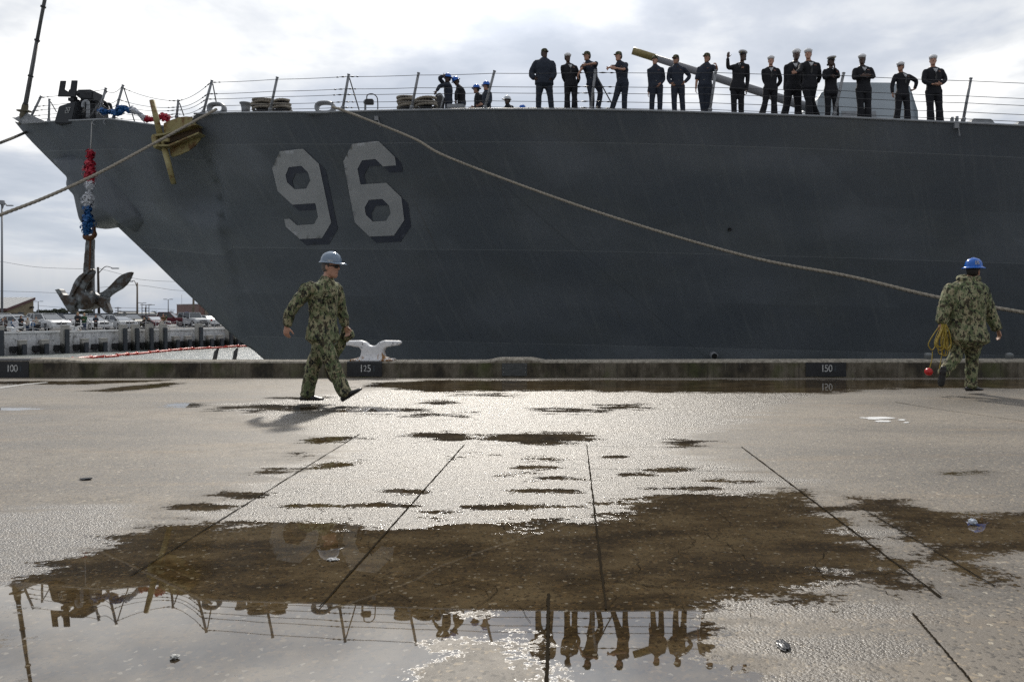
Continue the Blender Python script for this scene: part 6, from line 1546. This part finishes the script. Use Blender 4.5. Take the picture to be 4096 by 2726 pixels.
def make_car(kind):
    Ln, Wd, top, (g0, g1, g2, g3), bz, rz, wr_ = KIND[kind]; ms = {}
    hw = Wd/2; wx = (-Ln/2+Ln*.19, Ln/2-Ln*.19)
    out = list(top); zb = .28; lowp = [(out[-1][0]-.03, zb)]
    for cxw in (wx[1], wx[0]):
        rr = wr_+.06
        for a in range(0, 9): an_ = math.pi*a/8; lowp.append((cxw+rr*math.cos(an_), max(zb, wr_*.95+rr*math.sin(an_)*.98)))
    lowp.append((out[0][0]+.03, zb)); prof = out+lowp
    bm = bmesh.new(); rings = []
    for yy, k_ in ((-hw, .90), (-hw+.05, .985), (-hw+.16, 1.0), (hw-.16, 1.0), (hw-.05, .985), (hw, .90)):
        rings.append([bm.verts.new((x*(1 if abs(yy) < hw-.1 else .992), yy, .62+(z-.62)*k_ if z > .62 else z)) for x, z in prof])
    for a, c_ in zip(rings, rings[1:]):
        for i in range(len(prof)): bm.faces.new((a[i], a[(i+1) % len(prof)], c_[(i+1) % len(prof)], c_[i]))
    bmesh.ops.triangulate(bm, faces=[bm.faces.new(rings[0][::-1]), bm.faces.new(rings[-1])]); ms['body'] = bm2me(bm)
    bm = bmesh.new(); b0, b1 = hw-.10, hw-.30
    lo = [bm.verts.new(v) for v in ((g0, -b0, bz-.02), (g3, -b0, bz-.04), (g3, b0, bz-.04), (g0, b0, bz-.02))]; hi = [bm.verts.new(v) for v in ((g1, -b1, rz-.05), (g2, -b1, rz-.05), (g2, b1, rz-.05), (g1, b1, rz-.05))]
    for i in range(4): bm.faces.new((lo[i], lo[(i+1) % 4], hi[(i+1) % 4], hi[i]))
    ms['window'] = bm2me(bm)
    bm = bmesh.new(); e_ = .012
    fs = [bm.verts.new(v) for v in ((g3+e_, -b0+.10, bz+.01), (g3+e_, b0-.10, bz+.01), (g2+e_+.03, b1-.06, rz-.08), (g2+e_+.03, -b1+.06, rz-.08))]; bm.faces.new(fs); ms['windscreen'] = bm2me(bm)
    bm = bmesh.new(); box(bm, Vector(((g1+g2)/2, 0, rz-.03)), (g2-g1+.14, 2*b1+.08, .07)); bmesh.ops.recalc_face_normals(bm, faces=bm.faces)
    ed = [e for e in bm.edges if e.calc_face_angle(0) > .5]; bmesh.ops.bevel(bm, geom=ed, offset=.03, segments=2, affect='EDGES')
    mid_ = (g0+g3)/2
    for s_ in (-1, 1):
        for xb, xt in ((g0, g1), (g3, g2), (mid_-.1, (g1+g2)/2-.1), (g0+.72*(1 if kind in ('suv', 'hatch') else 0)+.02, g1+.62*(1 if kind in ('suv', 'hatch') else 0)+.02)):
            path_tube(bm, [Vector((xb, s_*(b0+.01), bz-.03)), Vector((xt, s_*(b1+.01), rz-.04))], .040, 5)
    ms['roof'] = bm2me(bm)
    bm = bmesh.new(); q = Matrix.Rotation(R(90), 4, 'X'); lathe(bm, [(wr_*.6, -.11), (wr_*.94, -.11), (wr_, -.07), (wr_, .07), (wr_*.94, .11), (wr_*.6, .11)], q, 20); ms['wheel'] = bm2me(bm)
    bm = bmesh.new(); lathe(bm, [(wr_*.62, -.06), (wr_*.62, .06)], q, 16)
    for a in range(5): an_ = a*2*math.pi/5; path_tube(bm, [Vector((0, 0, 0)), Vector((wr_*.58*math.cos(an_), 0, wr_*.58*math.sin(an_)))], .035, 5)
    ms['rim'] = bm2me(bm)
    bm = bmesh.new(); box(bm, Vector((0, 0, 0)), (.16, .34, .13)); ms['headlight'] = bm2me(bm)
    bm = bmesh.new(); box(bm, Vector((0, 0, 0)), (.08, .20, .26)); ms['taillight'] = bm2me(bm)
    bm = bmesh.new(); box(bm, Vector((Ln/2+.0, 0, .45)), (.10, Wd*.9, .20)); ms['front_bumper'] = bm2me(bm)
    bm = bmesh.new(); box(bm, Vector((-Ln/2-.0, 0, .48)), (.10, Wd*.9, .20)); ms['rear_bumper'] = bm2me(bm)
    bm = bmesh.new(); box(bm, Vector((0, 0, 0)), (.12, .20, .14)); ms['mirror'] = bm2me(bm)
    bm = bmesh.new(); box(bm, Vector((Ln/2-.01, 0, .72)), (.06, Wd*.5, .20)); ms['grille'] = bm2me(bm)
    for k_ in ('body',): 
        for p in ms[k_].polygons: p.use_smooth = False
    return ms, (Ln, Wd, bz, rz, wr_, wx, g3)
CM = {k_: make_car(k_) for k_ in KIND}
def place_car(kind, x, Y, yaw, color, label, extra=None, s=1.0):
    ms, (Ln, Wd, bz, rz, wr_, wx, g3) = CM[kind]
    o = empty('parked_car' if kind != 'pickup' else 'pickup_truck', ((x-CX)*Y/F, Y, FZ+.02), label, 'car' if kind != 'pickup' else 'pickup truck', 'cars parked on the far quay')
    o.rotation_euler = (0, 0, R(yaw)); o.scale = (s, s, s)
    def add(n, m_, loc=(0, 0, 0), par=o):
        q = bpy.data.objects.new(n, ms[n]); C.objects.link(q); q.parent = par; q.location = loc
        if not ms[n].materials: ms[n].materials.append(m_)
        q.material_slots[0].link = 'OBJECT'; q.material_slots[0].material = m_; return q
    p = paint[color]; add('body', p); add('window', glass); add('windscreen', glint); add('roof', p)
    for wx_ in wx:
        for s_ in (-1, 1): w_ = add('wheel', tyre, (wx_, s_*(Wd/2-.10), wr_)); add('rim', rim, (0, s_*.06, 0), w_)
    for s_ in (-1, 1): add('headlight', lampw, (Ln/2-.12, s_*(Wd/2-.24), .76)); add('taillight', lampr, (-Ln/2+.01, s_*(Wd/2-.14), .88)); add('mirror', p if color != 'silver' else trim, (g3-.15, s_*(Wd/2+.06), bz+.03))
    add('front_bumper', p if kind != 'jeep' else trim); add('rear_bumper', p if kind != 'pickup' else rim); add('grille', trim)
    if kind == 'jeep':
        w_ = add('wheel', tyre, (-Ln/2-.12, 0, 1.0)); w_.rotation_euler = (0, 0, R(90)); w_.name = 'spare_wheel'; add('rim', rim, (0, .06, 0), w_)
    return o
CARS = [('sedan', 75, 71.5, -18, 'silver', 'silver sedan mostly hidden behind the bystanders at the far left'), ('suv', 8, 80, -20, 'white', 'white car cut off by the left edge of the photo'),
        ('suv', 188, 73.0, -24, 'white', 'large white sport utility car behind the stroller, alloy wheel showing'), ('suv', 268, 78.5, -26, 'navy', 'navy blue sport utility car left of the blond bystander'),
        ('sedan', 365, 75.8, -28, 'white', 'low white sedan behind the plaid-shirted bystander'), ('suv', 420, 80.5, -28, 'grey', 'slate grey sport utility car with a bright windscreen, right of the plaid shirt'),
        ('hatch', 478, 79.5, -30, 'silver', 'silver hatchback between the grey car and the olive one'), ('suv', 520, 84, -30, 'olive', 'olive brown sport utility car above the pair of close fender piles'),
        ('sedan', 610, 84.5, -32, 'maroon', 'dark red sedan behind the two seated-looking bystanders'), ('pickup', 668, 90, 14, 'maroon', 'maroon pickup truck behind the brown-coated bystander'),
        ('jeep', 772, 90, -30, 'silver', 'silver boxy off-roader with a spare wheel on its back'), ('sedan', 812, 92.5, 158, 'white', 'white sedan with red tail lamps right of the off-roader'),
        ('suv', 862, 95, 155, 'black', 'black sport utility car seen from behind near the bow'), ('pickup', 905, 99, 152, 'white', 'white pickup truck nearest the ship\'s bow'),
        ('suv', 60, 90, -20, 'black', 'black car roof showing behind the silver sedan'), ('suv', 300, 90, -22, 'black', 'black car roof in the second row behind the bystanders'), ('suv', 470, 96, -22, 'grey', 'dark grey car roof in the second row above the hatchback'),
        ('suv', 950, 100, 150, 'grey', 'grey car just emerging beside the ship\'s stem')]
for k_, x, Y, yw, col, lab in CARS: place_car(k_, x, Y, yw, col, lab)

# ---- bystanders
def bystander(label, x, ytop, style, yaw, off=1.3, arms=0, skin='skin_light'):
    Y = WY(x)+off; X = (x-CX)*Y/F; Hh = (CZ+(HY-ytop)*Y/F)-FZ-.02; H = Hh
    S0, F0 = side_v(R(yaw)), face_v(R(yaw)); v = lambda s, f, z: tuple(S0*s+F0*f+Vector((0, 0, z)))
    J = dict(yaw=yaw, hyaw=yaw, pelvis=v(0, 0, .93), chest=v(0, 0, 1.30), neck=v(0, 0, 1.50), head=v(0, .01, 1.66), girth=style.get('girth', 1.0),
             knA=v(-.10, .02, .50), knB=v(.10, .02, .50), anA=v(-.11, 0, .085), anB=v(.11, 0, .085), toeA=v(-.13, .15, .085), toeB=v(.13, .15, .085))
    if arms == 0: J.update(elA=v(-.27, .0, 1.13), elB=v(.27, .0, 1.13), wrA=v(-.27, .08, .88), wrB=v(.27, .08, .88))
    elif arms == 1: J.update(elA=v(-.24, .05, 1.12), elB=v(.24, .05, 1.12), wrA=v(-.08, .28, 1.10), wrB=v(.08, .28, 1.10))
    else: J.update(elA=v(-.27, .12, 1.2), elB=v(.24, .05, 1.12), wrA=v(-.12, .26, 1.40), wrB=v(.08, .28, 1.10))
    return person(label, (X, Y, FZ+.02), H, J, style, 'bystanders on the far quay', vox=.028, skin=skin)
for n, c in dict(green=(.030, .075, .035), plaid=(.03, .035, .05), denim=(.035, .055, .10), cream=(.42, .38, .33), brown=(.10, .055, .025), skyblue=(.06, .13, .25), charcoal=(.02, .02, .022), checked=(.07, .06, .06)).items(): MATS[n] = mat('cloth_'+n, c, .9)
def st(top, legs='denim', hair='short', hairm='hair_dark', **k): return dict(top=top, legs=legs, hair=hair, hairm=hairm, bulk=.015, fold=.0, hem=.05, top_name='coat', **k)
for a in [('boy in a grey shirt at the far left edge of the quay', 11, 1273, st('checked', 'charcoal', hairm='hair_blond'), 20, 1.3, 0),
          ('brown-haired person just behind the boy at the far left edge', 22, 1267, st('checked', 'charcoal', 'long', 'hair_brown'), -10, 2.4, 0),
          ('small person holding up a white poster on the far quay', 52, 1276, st('skyblue', hairm='hair_brown'), 30, 1.3, 1),
          ('tall person in a long dark coat beside the white poster', 84, 1261, st('charcoal', 'charcoal', 'long', 'hair_dark', girth=1.15), 60, 1.6, 1),
          ('person in a cream top between the dark coat and a child in blue', 110, 1270, st('cream', 'denim', 'long', 'hair_blond'), 10, 1.5, 2),
          ('child in blue in front of the stroller', 132, 1279, st('skyblue', 'denim', hairm='hair_brown'), 15, 1.2, 0),
          ('person in a checked shirt standing over the stroller', 145, 1266, st('cream', 'denim', hairm='hair_brown'), 20, 2.0, 1),
          ('blond person in black standing below the anchor', 311, 1248, st('charcoal', 'charcoal', 'long', 'hair_blond', girth=1.1), 30, 1.3, 1),
          ('white-haired person in a green shirt and jeans', 337, 1251, st('green', 'denim', hairm='hair_blond', girth=1.15), 20, 1.3, 1),
          ('person in a dark plaid shirt looking toward the ship', 383, 1258, st('plaid', 'charcoal', 'long', 'hair_brown'), 30, 1.3, 1),
          ('dark-clothed person at the left of the second stroller', 577, 1269, st('charcoal', 'charcoal', 'long', 'hair_blond'), 20, 1.4, 1),
          ('dark-clothed person leaning at the second stroller\'s handle', 595, 1270, st('charcoal', 'charcoal', 'short', 'hair_brown'), 30, 1.4, 1),
          ('bystander in a brown coat carrying a toddler', 653, 1255, st('brown', 'denim', 'short', 'hair_brown', girth=1.2), 20, 1.3, 2),
          ('small child in pale clothes beside the brown coat', 647, 1275, st('cream', 'cream', 'short', 'hair_blond'), 0, 1.0, 0),
          ('toddler held on the arm of the brown-coated bystander', 664, 1260, st('green', 'cream', 'short', 'hair_blond'), 0, 1.2, 0)]:
    if a[0].startswith('toddler'):
        r_ = bystander(*a[:5], a[5], a[6]); k_ = .42*1.0; r_[0].scale = (k_, k_, k_); Yq = r_[0].location.y; r_[0].location.z = CZ+(HY-a[2])*Yq/F-k_*1.8
    else: bystander(*a)
# strollers and the poster
def stroller(x, label):
    o = empty('stroller', tuple(WP(x, FZ+.02, -1.3)), label, 'stroller'); p = Vector(o.location)
    bm = bmesh.new(); loft(bm, [(p+Vector((-.28, 0, .42)), Vector((0, .22, 0)), Vector((0, 0, .06))), (p+Vector((0, 0, .45)), Vector((0, .22, 0)), Vector((0, 0, .14))), (p+Vector((.28, 0, .62)), Vector((0, .22, 0)), Vector((0, 0, .22)))], 10); obj('seat', bm, MATS['charcoal'], o, True)
    bm = bmesh.new(); path_tube(bm, [p+Vector((-.35, 0, .12)), p+Vector((.45, 0, 1.0)), p+Vector((.55, 0, 1.0))], .02, 5); path_tube(bm, [p+Vector((.35, 0, .12)), p+Vector((-.1, 0, .6))], .02, 5); obj('frame', bm, trim, o)
    for dx in (-.35, .35): bm = bmesh.new(); tube(bm, p+Vector((dx, -.2, .12)), p+Vector((dx, .2, .12)), .12, n=12); obj('wheel', bm, tyre, o)
stroller(165, 'dark stroller beside the checked-shirt bystander at the left'); stroller(606, 'dark stroller in front of the two dark-clothed bystanders')
Yq = WY(60)+1.0
bm = bmesh.new(); prism(bm, [P(x, y, Yq) for x, y in [(47, 1288), (66, 1280), (72, 1283), (70, 1310), (64, 1312), (50, 1296)]], (0, .03, 0)); tag(obj('poster', bm, mat('poster_white', (.6, .6, .64), .7)), 'white hand-held poster sagging between two bystanders', 'poster')

# ---- buildings, poles, trees behind
def at(x, y, Y): return P(x, y, Y)
tanb = mat('tan_block', (.24, .195, .125), .85, (.19, .155, .10), 1.5); marr = mat('maroon_fascia', (.075, .022, .020), .5); seam_ = bpy.data.materials.new('metal_roof'); seam_.use_nodes = True; t = seam_.node_tree
ob = t.nodes.new('ShaderNodeTexCoord').outputs['Object']; sp = t.nodes.new('ShaderNodeSeparateXYZ'); L(t, ob, sp.inputs[0]); wv = M(t, 'FRACT', M(t, 'MULTIPLY', sp.outputs[0], 1.1))
L(t, MIX(t, M(t, 'GREATER_THAN', wv, .82), (.42, .42, .41), (.13, .13, .13)), t.nodes['Principled BSDF'].inputs['Base Color']); t.nodes['Principled BSDF'].inputs['Roughness'].default_value = .45
bl = empty('tan_building', tuple(Vector((at(60, 0, 122).x, 122, FZ))), 'low tan block building with a sloping metal roof at the left edge', 'building')
Yc, Xc = 118, (28-CX)*118/F; Yb_ = Xc*F/(134-CX); ze = CZ+(HY-1240)*118/F; zt = CZ+(HY-1199)*Yb_/F
bm = bmesh.new(); vs = [Vector((Xc-40, Yc, FZ)), Vector((Xc, Yc, FZ)), Vector((Xc, Yb_, FZ)), Vector((Xc-40, Yb_, FZ))]; tp = [Vector((Xc-40, Yc, ze)), Vector((Xc, Yc, ze)), Vector((Xc, Yb_, zt)), Vector((Xc-40, Yb_, zt))]
a_ = [bm.verts.new(v) for v in vs]; c_ = [bm.verts.new(v) for v in tp]
for i in range(4): bm.faces.new((a_[i], a_[(i+1) % 4], c_[(i+1) % 4], c_[i]))
bm.faces.new(c_); obj('wall', bm, tanb, bl)
up_ = Vector((0, 0, .12)); bm = bmesh.new(); ff = (zt-ze)/(Yb_-Yc); q = [Vector((Xc-41, Yc-.5, ze-.5*ff)), Vector((Xc+.3, Yc-.5, ze-.5*ff)), Vector((Xc+.3, Yb_, zt)), Vector((Xc-41, Yb_, zt))]
prism(bm, [v+Vector((0, 0, .42)) for v in q], (0, 0, .04)); obj('roof', bm, seam_, bl)
bm = bmesh.new(); prism(bm, [q[0], q[1], q[1]+Vector((0, 0, .42)), q[0]+Vector((0, 0, .42))], (0, -.04, 0)); prism(bm, [q[1], q[2], q[2]+Vector((0, 0, .42)), q[1]+Vector((0, 0, .42))], (.04, 0, 0)); obj('fascia', bm, marr, bl)
bm = bmesh.new(); Ym = lambda x: Xc*F/(x-CX); prism(bm, [Vector((Xc+.01, Ym(72), FZ+1.0)), Vector((Xc+.01, Ym(94), FZ+1.0)), Vector((Xc+.01, Ym(94), CZ+(HY-1248)*Ym(94)/F)), Vector((Xc+.01, Ym(72), CZ+(HY-1248)*Ym(72)/F))], (.03, 0, 0)); obj('window', bm, glass, bl)
bm = bmesh.new(); box(bm, Vector((Xc+.25, Ym(122), CZ+(HY-1229)*Ym(122)/F)), (.45, .4, .28)); obj('wall_lamp', bm, trim, bl)
brick = bpy.data.materials.new('red_brick'); brick.use_nodes = True; t = brick.node_tree; bt_ = t.nodes.new('ShaderNodeTexBrick'); bt_.inputs['Color1'].default_value = (.17, .062, .045, 1); bt_.inputs['Color2'].default_value = (.12, .045, .035, 1); bt_.inputs['Mortar'].default_value = (.20, .17, .15, 1); bt_.inputs['Scale'].default_value = 1.2
mp = t.nodes.new('ShaderNodeMapping'); mp.inputs['Rotation'].default_value = (R(90), 0, 0); L(t, t.nodes.new('ShaderNodeTexCoord').outputs['Object'], mp.inputs[0]); L(t, mp.outputs[0], bt_.inputs['Vector']); L(t, bt_.outputs['Color'], t.nodes['Principled BSDF'].inputs['Base Color'])
bb = empty('brick_building', tuple(Vector((at(795, 0, 155).x, 160, FZ))), 'flat-roofed red brick building behind the parked cars, left of the ship', 'building')
zt = CZ+(HY-1217)*152/F; A_ = at(707, 0, 158); B_ = at(795, 0, 150); C_ = at(876, 0, 156); D_ = A_+(C_-B_)
bm = bmesh.new(); prism(bm, [Vector((p.x, p.y, FZ)) for p in (A_, B_, C_, D_)], (0, 0, zt-FZ)); obj('wall', bm, brick, bb)
bm = bmesh.new(); cen = (A_+B_+C_+D_)/4; prism(bm, [Vector((cen.x+(p.x-cen.x)*1.03, cen.y+(p.y-cen.y)*1.03, zt)) for p in (A_, B_, C_, D_)], (0, 0, .14)); obj('coping', bm, wp_, bb)
def onface(p, q, x): 
    # point on plan line p-q seen under column x
    k_ = (x-CX)/F; tt = (k_*p.y-p.x)/((q.x-p.x)-k_*(q.y-p.y)); return p+(q-p)*tt
for x0, x1, y0, y1, pa, pb, m_, n_ in [(818, 836, 1231, 1264, B_, C_, mat('door_tan', (.19, .15, .11), .7), 'door'), (741, 755, 1247, 1253, A_, B_, mat('sign_blue', (.015, .05, .30), .5), 'wall_sign')]:
    p, q = onface(pa, pb, x0), onface(pa, pb, x1); nn_ = Vector((q.y-p.y, p.x-q.x, 0)).normalized()*.05
    nn_ = nn_ if nn_.y < 0 else -nn_
    bm = bmesh.new(); prism(bm, [Vector((p.x, p.y, CZ+(HY-y1)*p.y/F))+nn_, Vector((q.x, q.y, CZ+(HY-y1)*q.y/F))+nn_, Vector((q.x, q.y, CZ+(HY-y0)*q.y/F))+nn_, Vector((p.x, p.y, CZ+(HY-y0)*p.y/F))+nn_], nn_*.5); obj(n_, bm, m_, bb)
grs = mat('store_grey', (.20, .21, .22), .6, (.16, .17, .18), .5)
for i, (x0, x1, lab) in enumerate([(449, 478, 'grey arched storage shed, the left one of two beyond the cars'), (483, 545, 'longer grey arched storage shed, the right one beyond the cars')]):
    Yq = 230; c_ = at((x0+min(x1, x0+30))/2, 1268, Yq); rr = 15*Yq/F*1.05; o = empty('arched_shed', (c_.x, c_.y, FZ), lab, 'shed')
    bm = bmesh.new(); front = [Vector((c_.x+rr*math.cos(math.pi*k_/12), c_.y, FZ+.6+rr*1.05*math.sin(math.pi*k_/12))) for k_ in range(13)]+[Vector((c_.x-rr, c_.y, FZ)), Vector((c_.x+rr, c_.y, FZ))]
    prism(bm, front, Vector(((x1-x0-30)*Yq/F+rr, 9, 0))); obj('arched_roof', bm, grs, o)
    bm = bmesh.new(); prism(bm, [c_+(v-c_)*.82+Vector((0, -.05, -.1)) for v in front], (0, -.03, 0)); obj('end_wall', bm, mat('shed_end', (.27, .28, .29), .6), o)
for x0, x1, y0, Yq, lab, m_ in [(140, 262, 1254, 240, 'long low grey shed under the far trees at the left', grs), (264, 415, 1255, 255, 'long low building with a white roof edge behind the anchor', wp_), (878, 960, 1246, 200, 'grey storehouse roof just left of the ship stem', grs), (475, 500, 1243, 262, 'small pale flat-roofed building behind the arched sheds', wp_)]:
    p, q = at(x0, y0, Yq), at(x1, y0, Yq); o = empty('low_building', ((p.x+q.x)/2, Yq, FZ), lab, 'building')
    bm = bmesh.new(); box(bm, Vector(((p.x+q.x)/2, Yq+4, (FZ+p.z-.25)/2)), (q.x-p.x, 8, p.z-.25-FZ)); obj('wall', bm, mat('shed_wall', (.10, .10, .11), .8), o)
    bm = bmesh.new(); box(bm, Vector(((p.x+q.x)/2, Yq+4, p.z-.10)), (q.x-p.x+.8, 8.8, .3)); obj('roof', bm, m_, o)
pgr = mat('galvanised', (.22, .23, .25), .5); pwd = mat('pole_wood', (.045, .035, .028), .9)
def pole(name, x, ytop, Y, r_, m_, label, arms=(), lean=0, cat='lamp post'):
    base = Vector(((x-CX)*Y/F, Y, FZ)); top_ = at(x-lean, ytop, Y); o = empty(name, tuple(base), label, cat)
    bm = bmesh.new(); tube(bm, base, top_, r_, r_*.75, 10); obj('pole', bm, m_, o, True)
    for a in arms:
        if a[0] == 'arm':
            bm = bmesh.new(); q = at(a[1], a[2], Y); path_tube(bm, smooth_path([top_+Vector((0, 0, -.9)), (top_+q)/2+Vector((0, 0, .15)), q], 6), .05, 6); obj('lamp_arm', bm, m_, o, True)
            bm = bmesh.new(); box(bm, q+Vector((.3 if a[1] > x else -.3, 0, 0)), (.9, .3, .14)); obj('lamp_head', bm, pgr, o, bev=.03)
        if a[0] == 'head':
            bm = bmesh.new(); tube(bm, top_+Vector((0, 0, -.1)), top_+Vector((0, 0, .45)), .42, .30, 12); obj('lamp_head', bm, pgr, o)
        if a[0] == 'twin':
            for s_ in (-1, 1):
                bm = bmesh.new(); tube(bm, top_, top_+Vector((s_*a[1], 0, .1)), .05, n=6); box(bm, top_+Vector((s_*(a[1]+.3), 0, .1)), (.8, .35, .16)); obj('lamp_head', bm, m_, o)
        if a[0] == 'cross':
            for k_ in range(a[1]):
                bm = bmesh.new(); box(bm, top_+Vector((0, 0, -.4-k_*.9)), (2.0, .12, .12))
                for dx in (-.9, -.5, .5, .9): tube(bm, top_+Vector((dx, 0, -.34-k_*.9)), top_+Vector((dx, 0, -.14-k_*.9)), .05, n=6)
                obj('crossarm', bm, pwd, o)
    return top_
pole('mast_light', 8, 815, 100, .15, pgr, 'tall grey mast light at the far left edge of the photo', (('head',), ('arm', 30, 822)))
pole('street_lamp', 397, 1068, 96, .17, pwd, 'dark wooden pole with a curved lamp arm right behind the anchor', (('arm', 452, 1073),), lean=5)
pole('flag_pole', 376, 950, 105, .14, pgr, 'pale grey metal pole rising behind the anchor shank', cat='pole')
pole('street_lamp', 549, 1130, 110, .15, mat('pole_tan', (.17, .14, .11), .7), 'tan pole with a short lamp arm to the left, right of the anchor', (('arm', 527, 1125),))
pole('concrete_pole', 774, 1120, 130, .20, mat('pole_tan2', (.20, .17, .13), .7), 'tan pole standing in front of the brick building', cat='pole')
pole('street_lamp', 673, 1198, 190, .14, pgr, 'grey twin-headed lamp post left of the brick building', (('twin', .5),)); pole('street_lamp', 568, 1212, 200, .13, pgr, 'thin grey twin-headed lamp post just right of the tan pole', (('twin', .4),))
pole('street_lamp', 584, 1219, 210, .13, pwd, 'dark lamp post, left of a close pair', (('twin', .9),)); pole('street_lamp', 596, 1220, 215, .15, pgr, 'grey lamp post with wide arms, right of a close pair', (('twin', 1.0),))
pole('street_lamp', 153, 1206, 220, .16, pgr, 'grey lamp post above the trees at the left', (('twin', .7),)); pole('utility_pole', 472, 1227, 230, .17, pwd, 'distant utility pole with three crossarms', (('cross', 3),), cat='utility pole')
pole('utility_pole', 582, 1228, 240, .17, pwd, 'small distant utility pole between the lamp posts', (('cross', 2),), cat='utility pole')
pole('antenna_pole', 727, 1178, 160, .04, pgr, 'thin antenna rod above the left end of the brick building', cat='antenna'); pole('antenna_pole', 833, 1186, 160, .04, pgr, 'thin antenna rod above the right end of the brick building', cat='antenna')
pole('utility_pole', 684, 1241, 260, .15, pwd, 'tiny far utility pole left of the brick building', (('cross', 1),), cat='utility pole')
for i, (pts, lab) in enumerate([([(-60, 1040), (10, 1047), (150, 1068), (330, 1075), (395, 1073)], 'thin overhead wire from the left edge to the wooden pole'), ([(395, 1073), (480, 1095), (560, 1117), (700, 1126), (770, 1124)], 'overhead wire from the wooden pole to the brick building'),
                                ([(-60, 1162), (120, 1167), (300, 1172), (396, 1160)], 'lower overhead wire behind the anchor'), ([(396, 1150), (545, 1140), (700, 1160), (840, 1168)], 'overhead wire sloping above the red pickup'),
                                ([(153, 1222), (300, 1232), (472, 1230), (700, 1238)], 'far low overhead wire above the car roofs')]):
    Yw = 104+i*3; bm = bmesh.new(); path_tube(bm, smooth_path([at(x, y, Yw) for x, y in pts], 10), .022, 4); o0 = at(*pts[0], Yw)
    for v in bm.verts: v.co -= o0
    tag(obj('utility_wire', bm, wire, None, world=False, loc=o0), lab, 'wire')
leafm = mat('tree_leaves', (.045, .055, .035), .8, (.075, .082, .055), 1.2); bark = mat('bark', (.05, .042, .035), .9)
def tree(x, ytop, wpx, Y, seed, label, bare=False):
    rnd = random.Random(seed); base = Vector(((x-CX)*Y/F, Y, FZ)); H = CZ+(HY-ytop)*Y/F-FZ; Wd = wpx*Y/F/2; o = empty('broadleaf_tree', tuple(base), label, 'tree')
    bm = bmesh.new(); tips = []
    path_tube(bm, [base, base+Vector((.1, 0, H*.2)), base+Vector((0, 0, H*.45))], [.30, .24, .16], 8)
    for i in range(16 if bare else 7):
        a = rnd.uniform(0, 6.28); e_ = base+Vector((math.cos(a)*Wd*rnd.uniform(.4, .95), math.sin(a)*Wd*.6, H*rnd.uniform(.55, .95))); path_tube(bm, [base+Vector((0, 0, H*.35)), (base+Vector((0, 0, H*.4))+e_)/2+Vector((0, 0, H*.06)), e_], [.12, .08, .03], 5); tips.append(e_)
    obj('trunk', bm, bark, o, True)
    bm = bmesh.new()
    for _ in range(2600 if not bare else 500):
        c_ = rnd.choice(tips)+Vector((rnd.gauss(0, 1)*Wd*.22, rnd.gauss(0, 1)*Wd*.2, rnd.gauss(0, 1)*H*.075))
        if rnd.random() < .35: c_ = base+Vector((rnd.gauss(0, .42)*Wd, rnd.gauss(0, .3)*Wd, H*rnd.uniform(.25, .85)))
        s_ = rnd.uniform(.12, .30)*(1 if not bare else .45); u_ = Vector((rnd.gauss(0, 1), rnd.gauss(0, 1), rnd.gauss(0, 1))).normalized(); v_ = u_.orthogonal().normalized()
        bm.faces.new([bm.verts.new(c_+u_*s_*p+v_*s_*q) for p, q in ((-1, -.6), (1, -.5), (.8, .6), (-.8, .7))])
    obj('crown', bm, leafm, o)
for i, (x, yt, wp, lab, br_) in enumerate([(146, 1249, 22, 'small tree tuft at the left end of the far tree line', 0), (173, 1240, 36, 'dark bushy tree, first big one of the far tree line', 0), (200, 1241, 34, 'bushy tree second in the far tree line', 0), (228, 1238, 36, 'bushy tree in the middle of the far tree line', 0), (252, 1237, 34, 'rounded tallest tree at the right end of the left tree line', 0),
                                       (328, 1243, 30, 'tree showing between the anchor palms', 0), (357, 1243, 20, 'small tree behind the grey pole under the anchor', 0), (300, 1246, 30, 'tree under the anchor crown', 0), (615, 1244, 30, 'bare thin tree behind the maroon pickup', 1), (700, 1256, 26, 'low tree left of the brick building', 0)]):
    tree(x, yt, wp, 330, 40+i, lab, bool(br_))
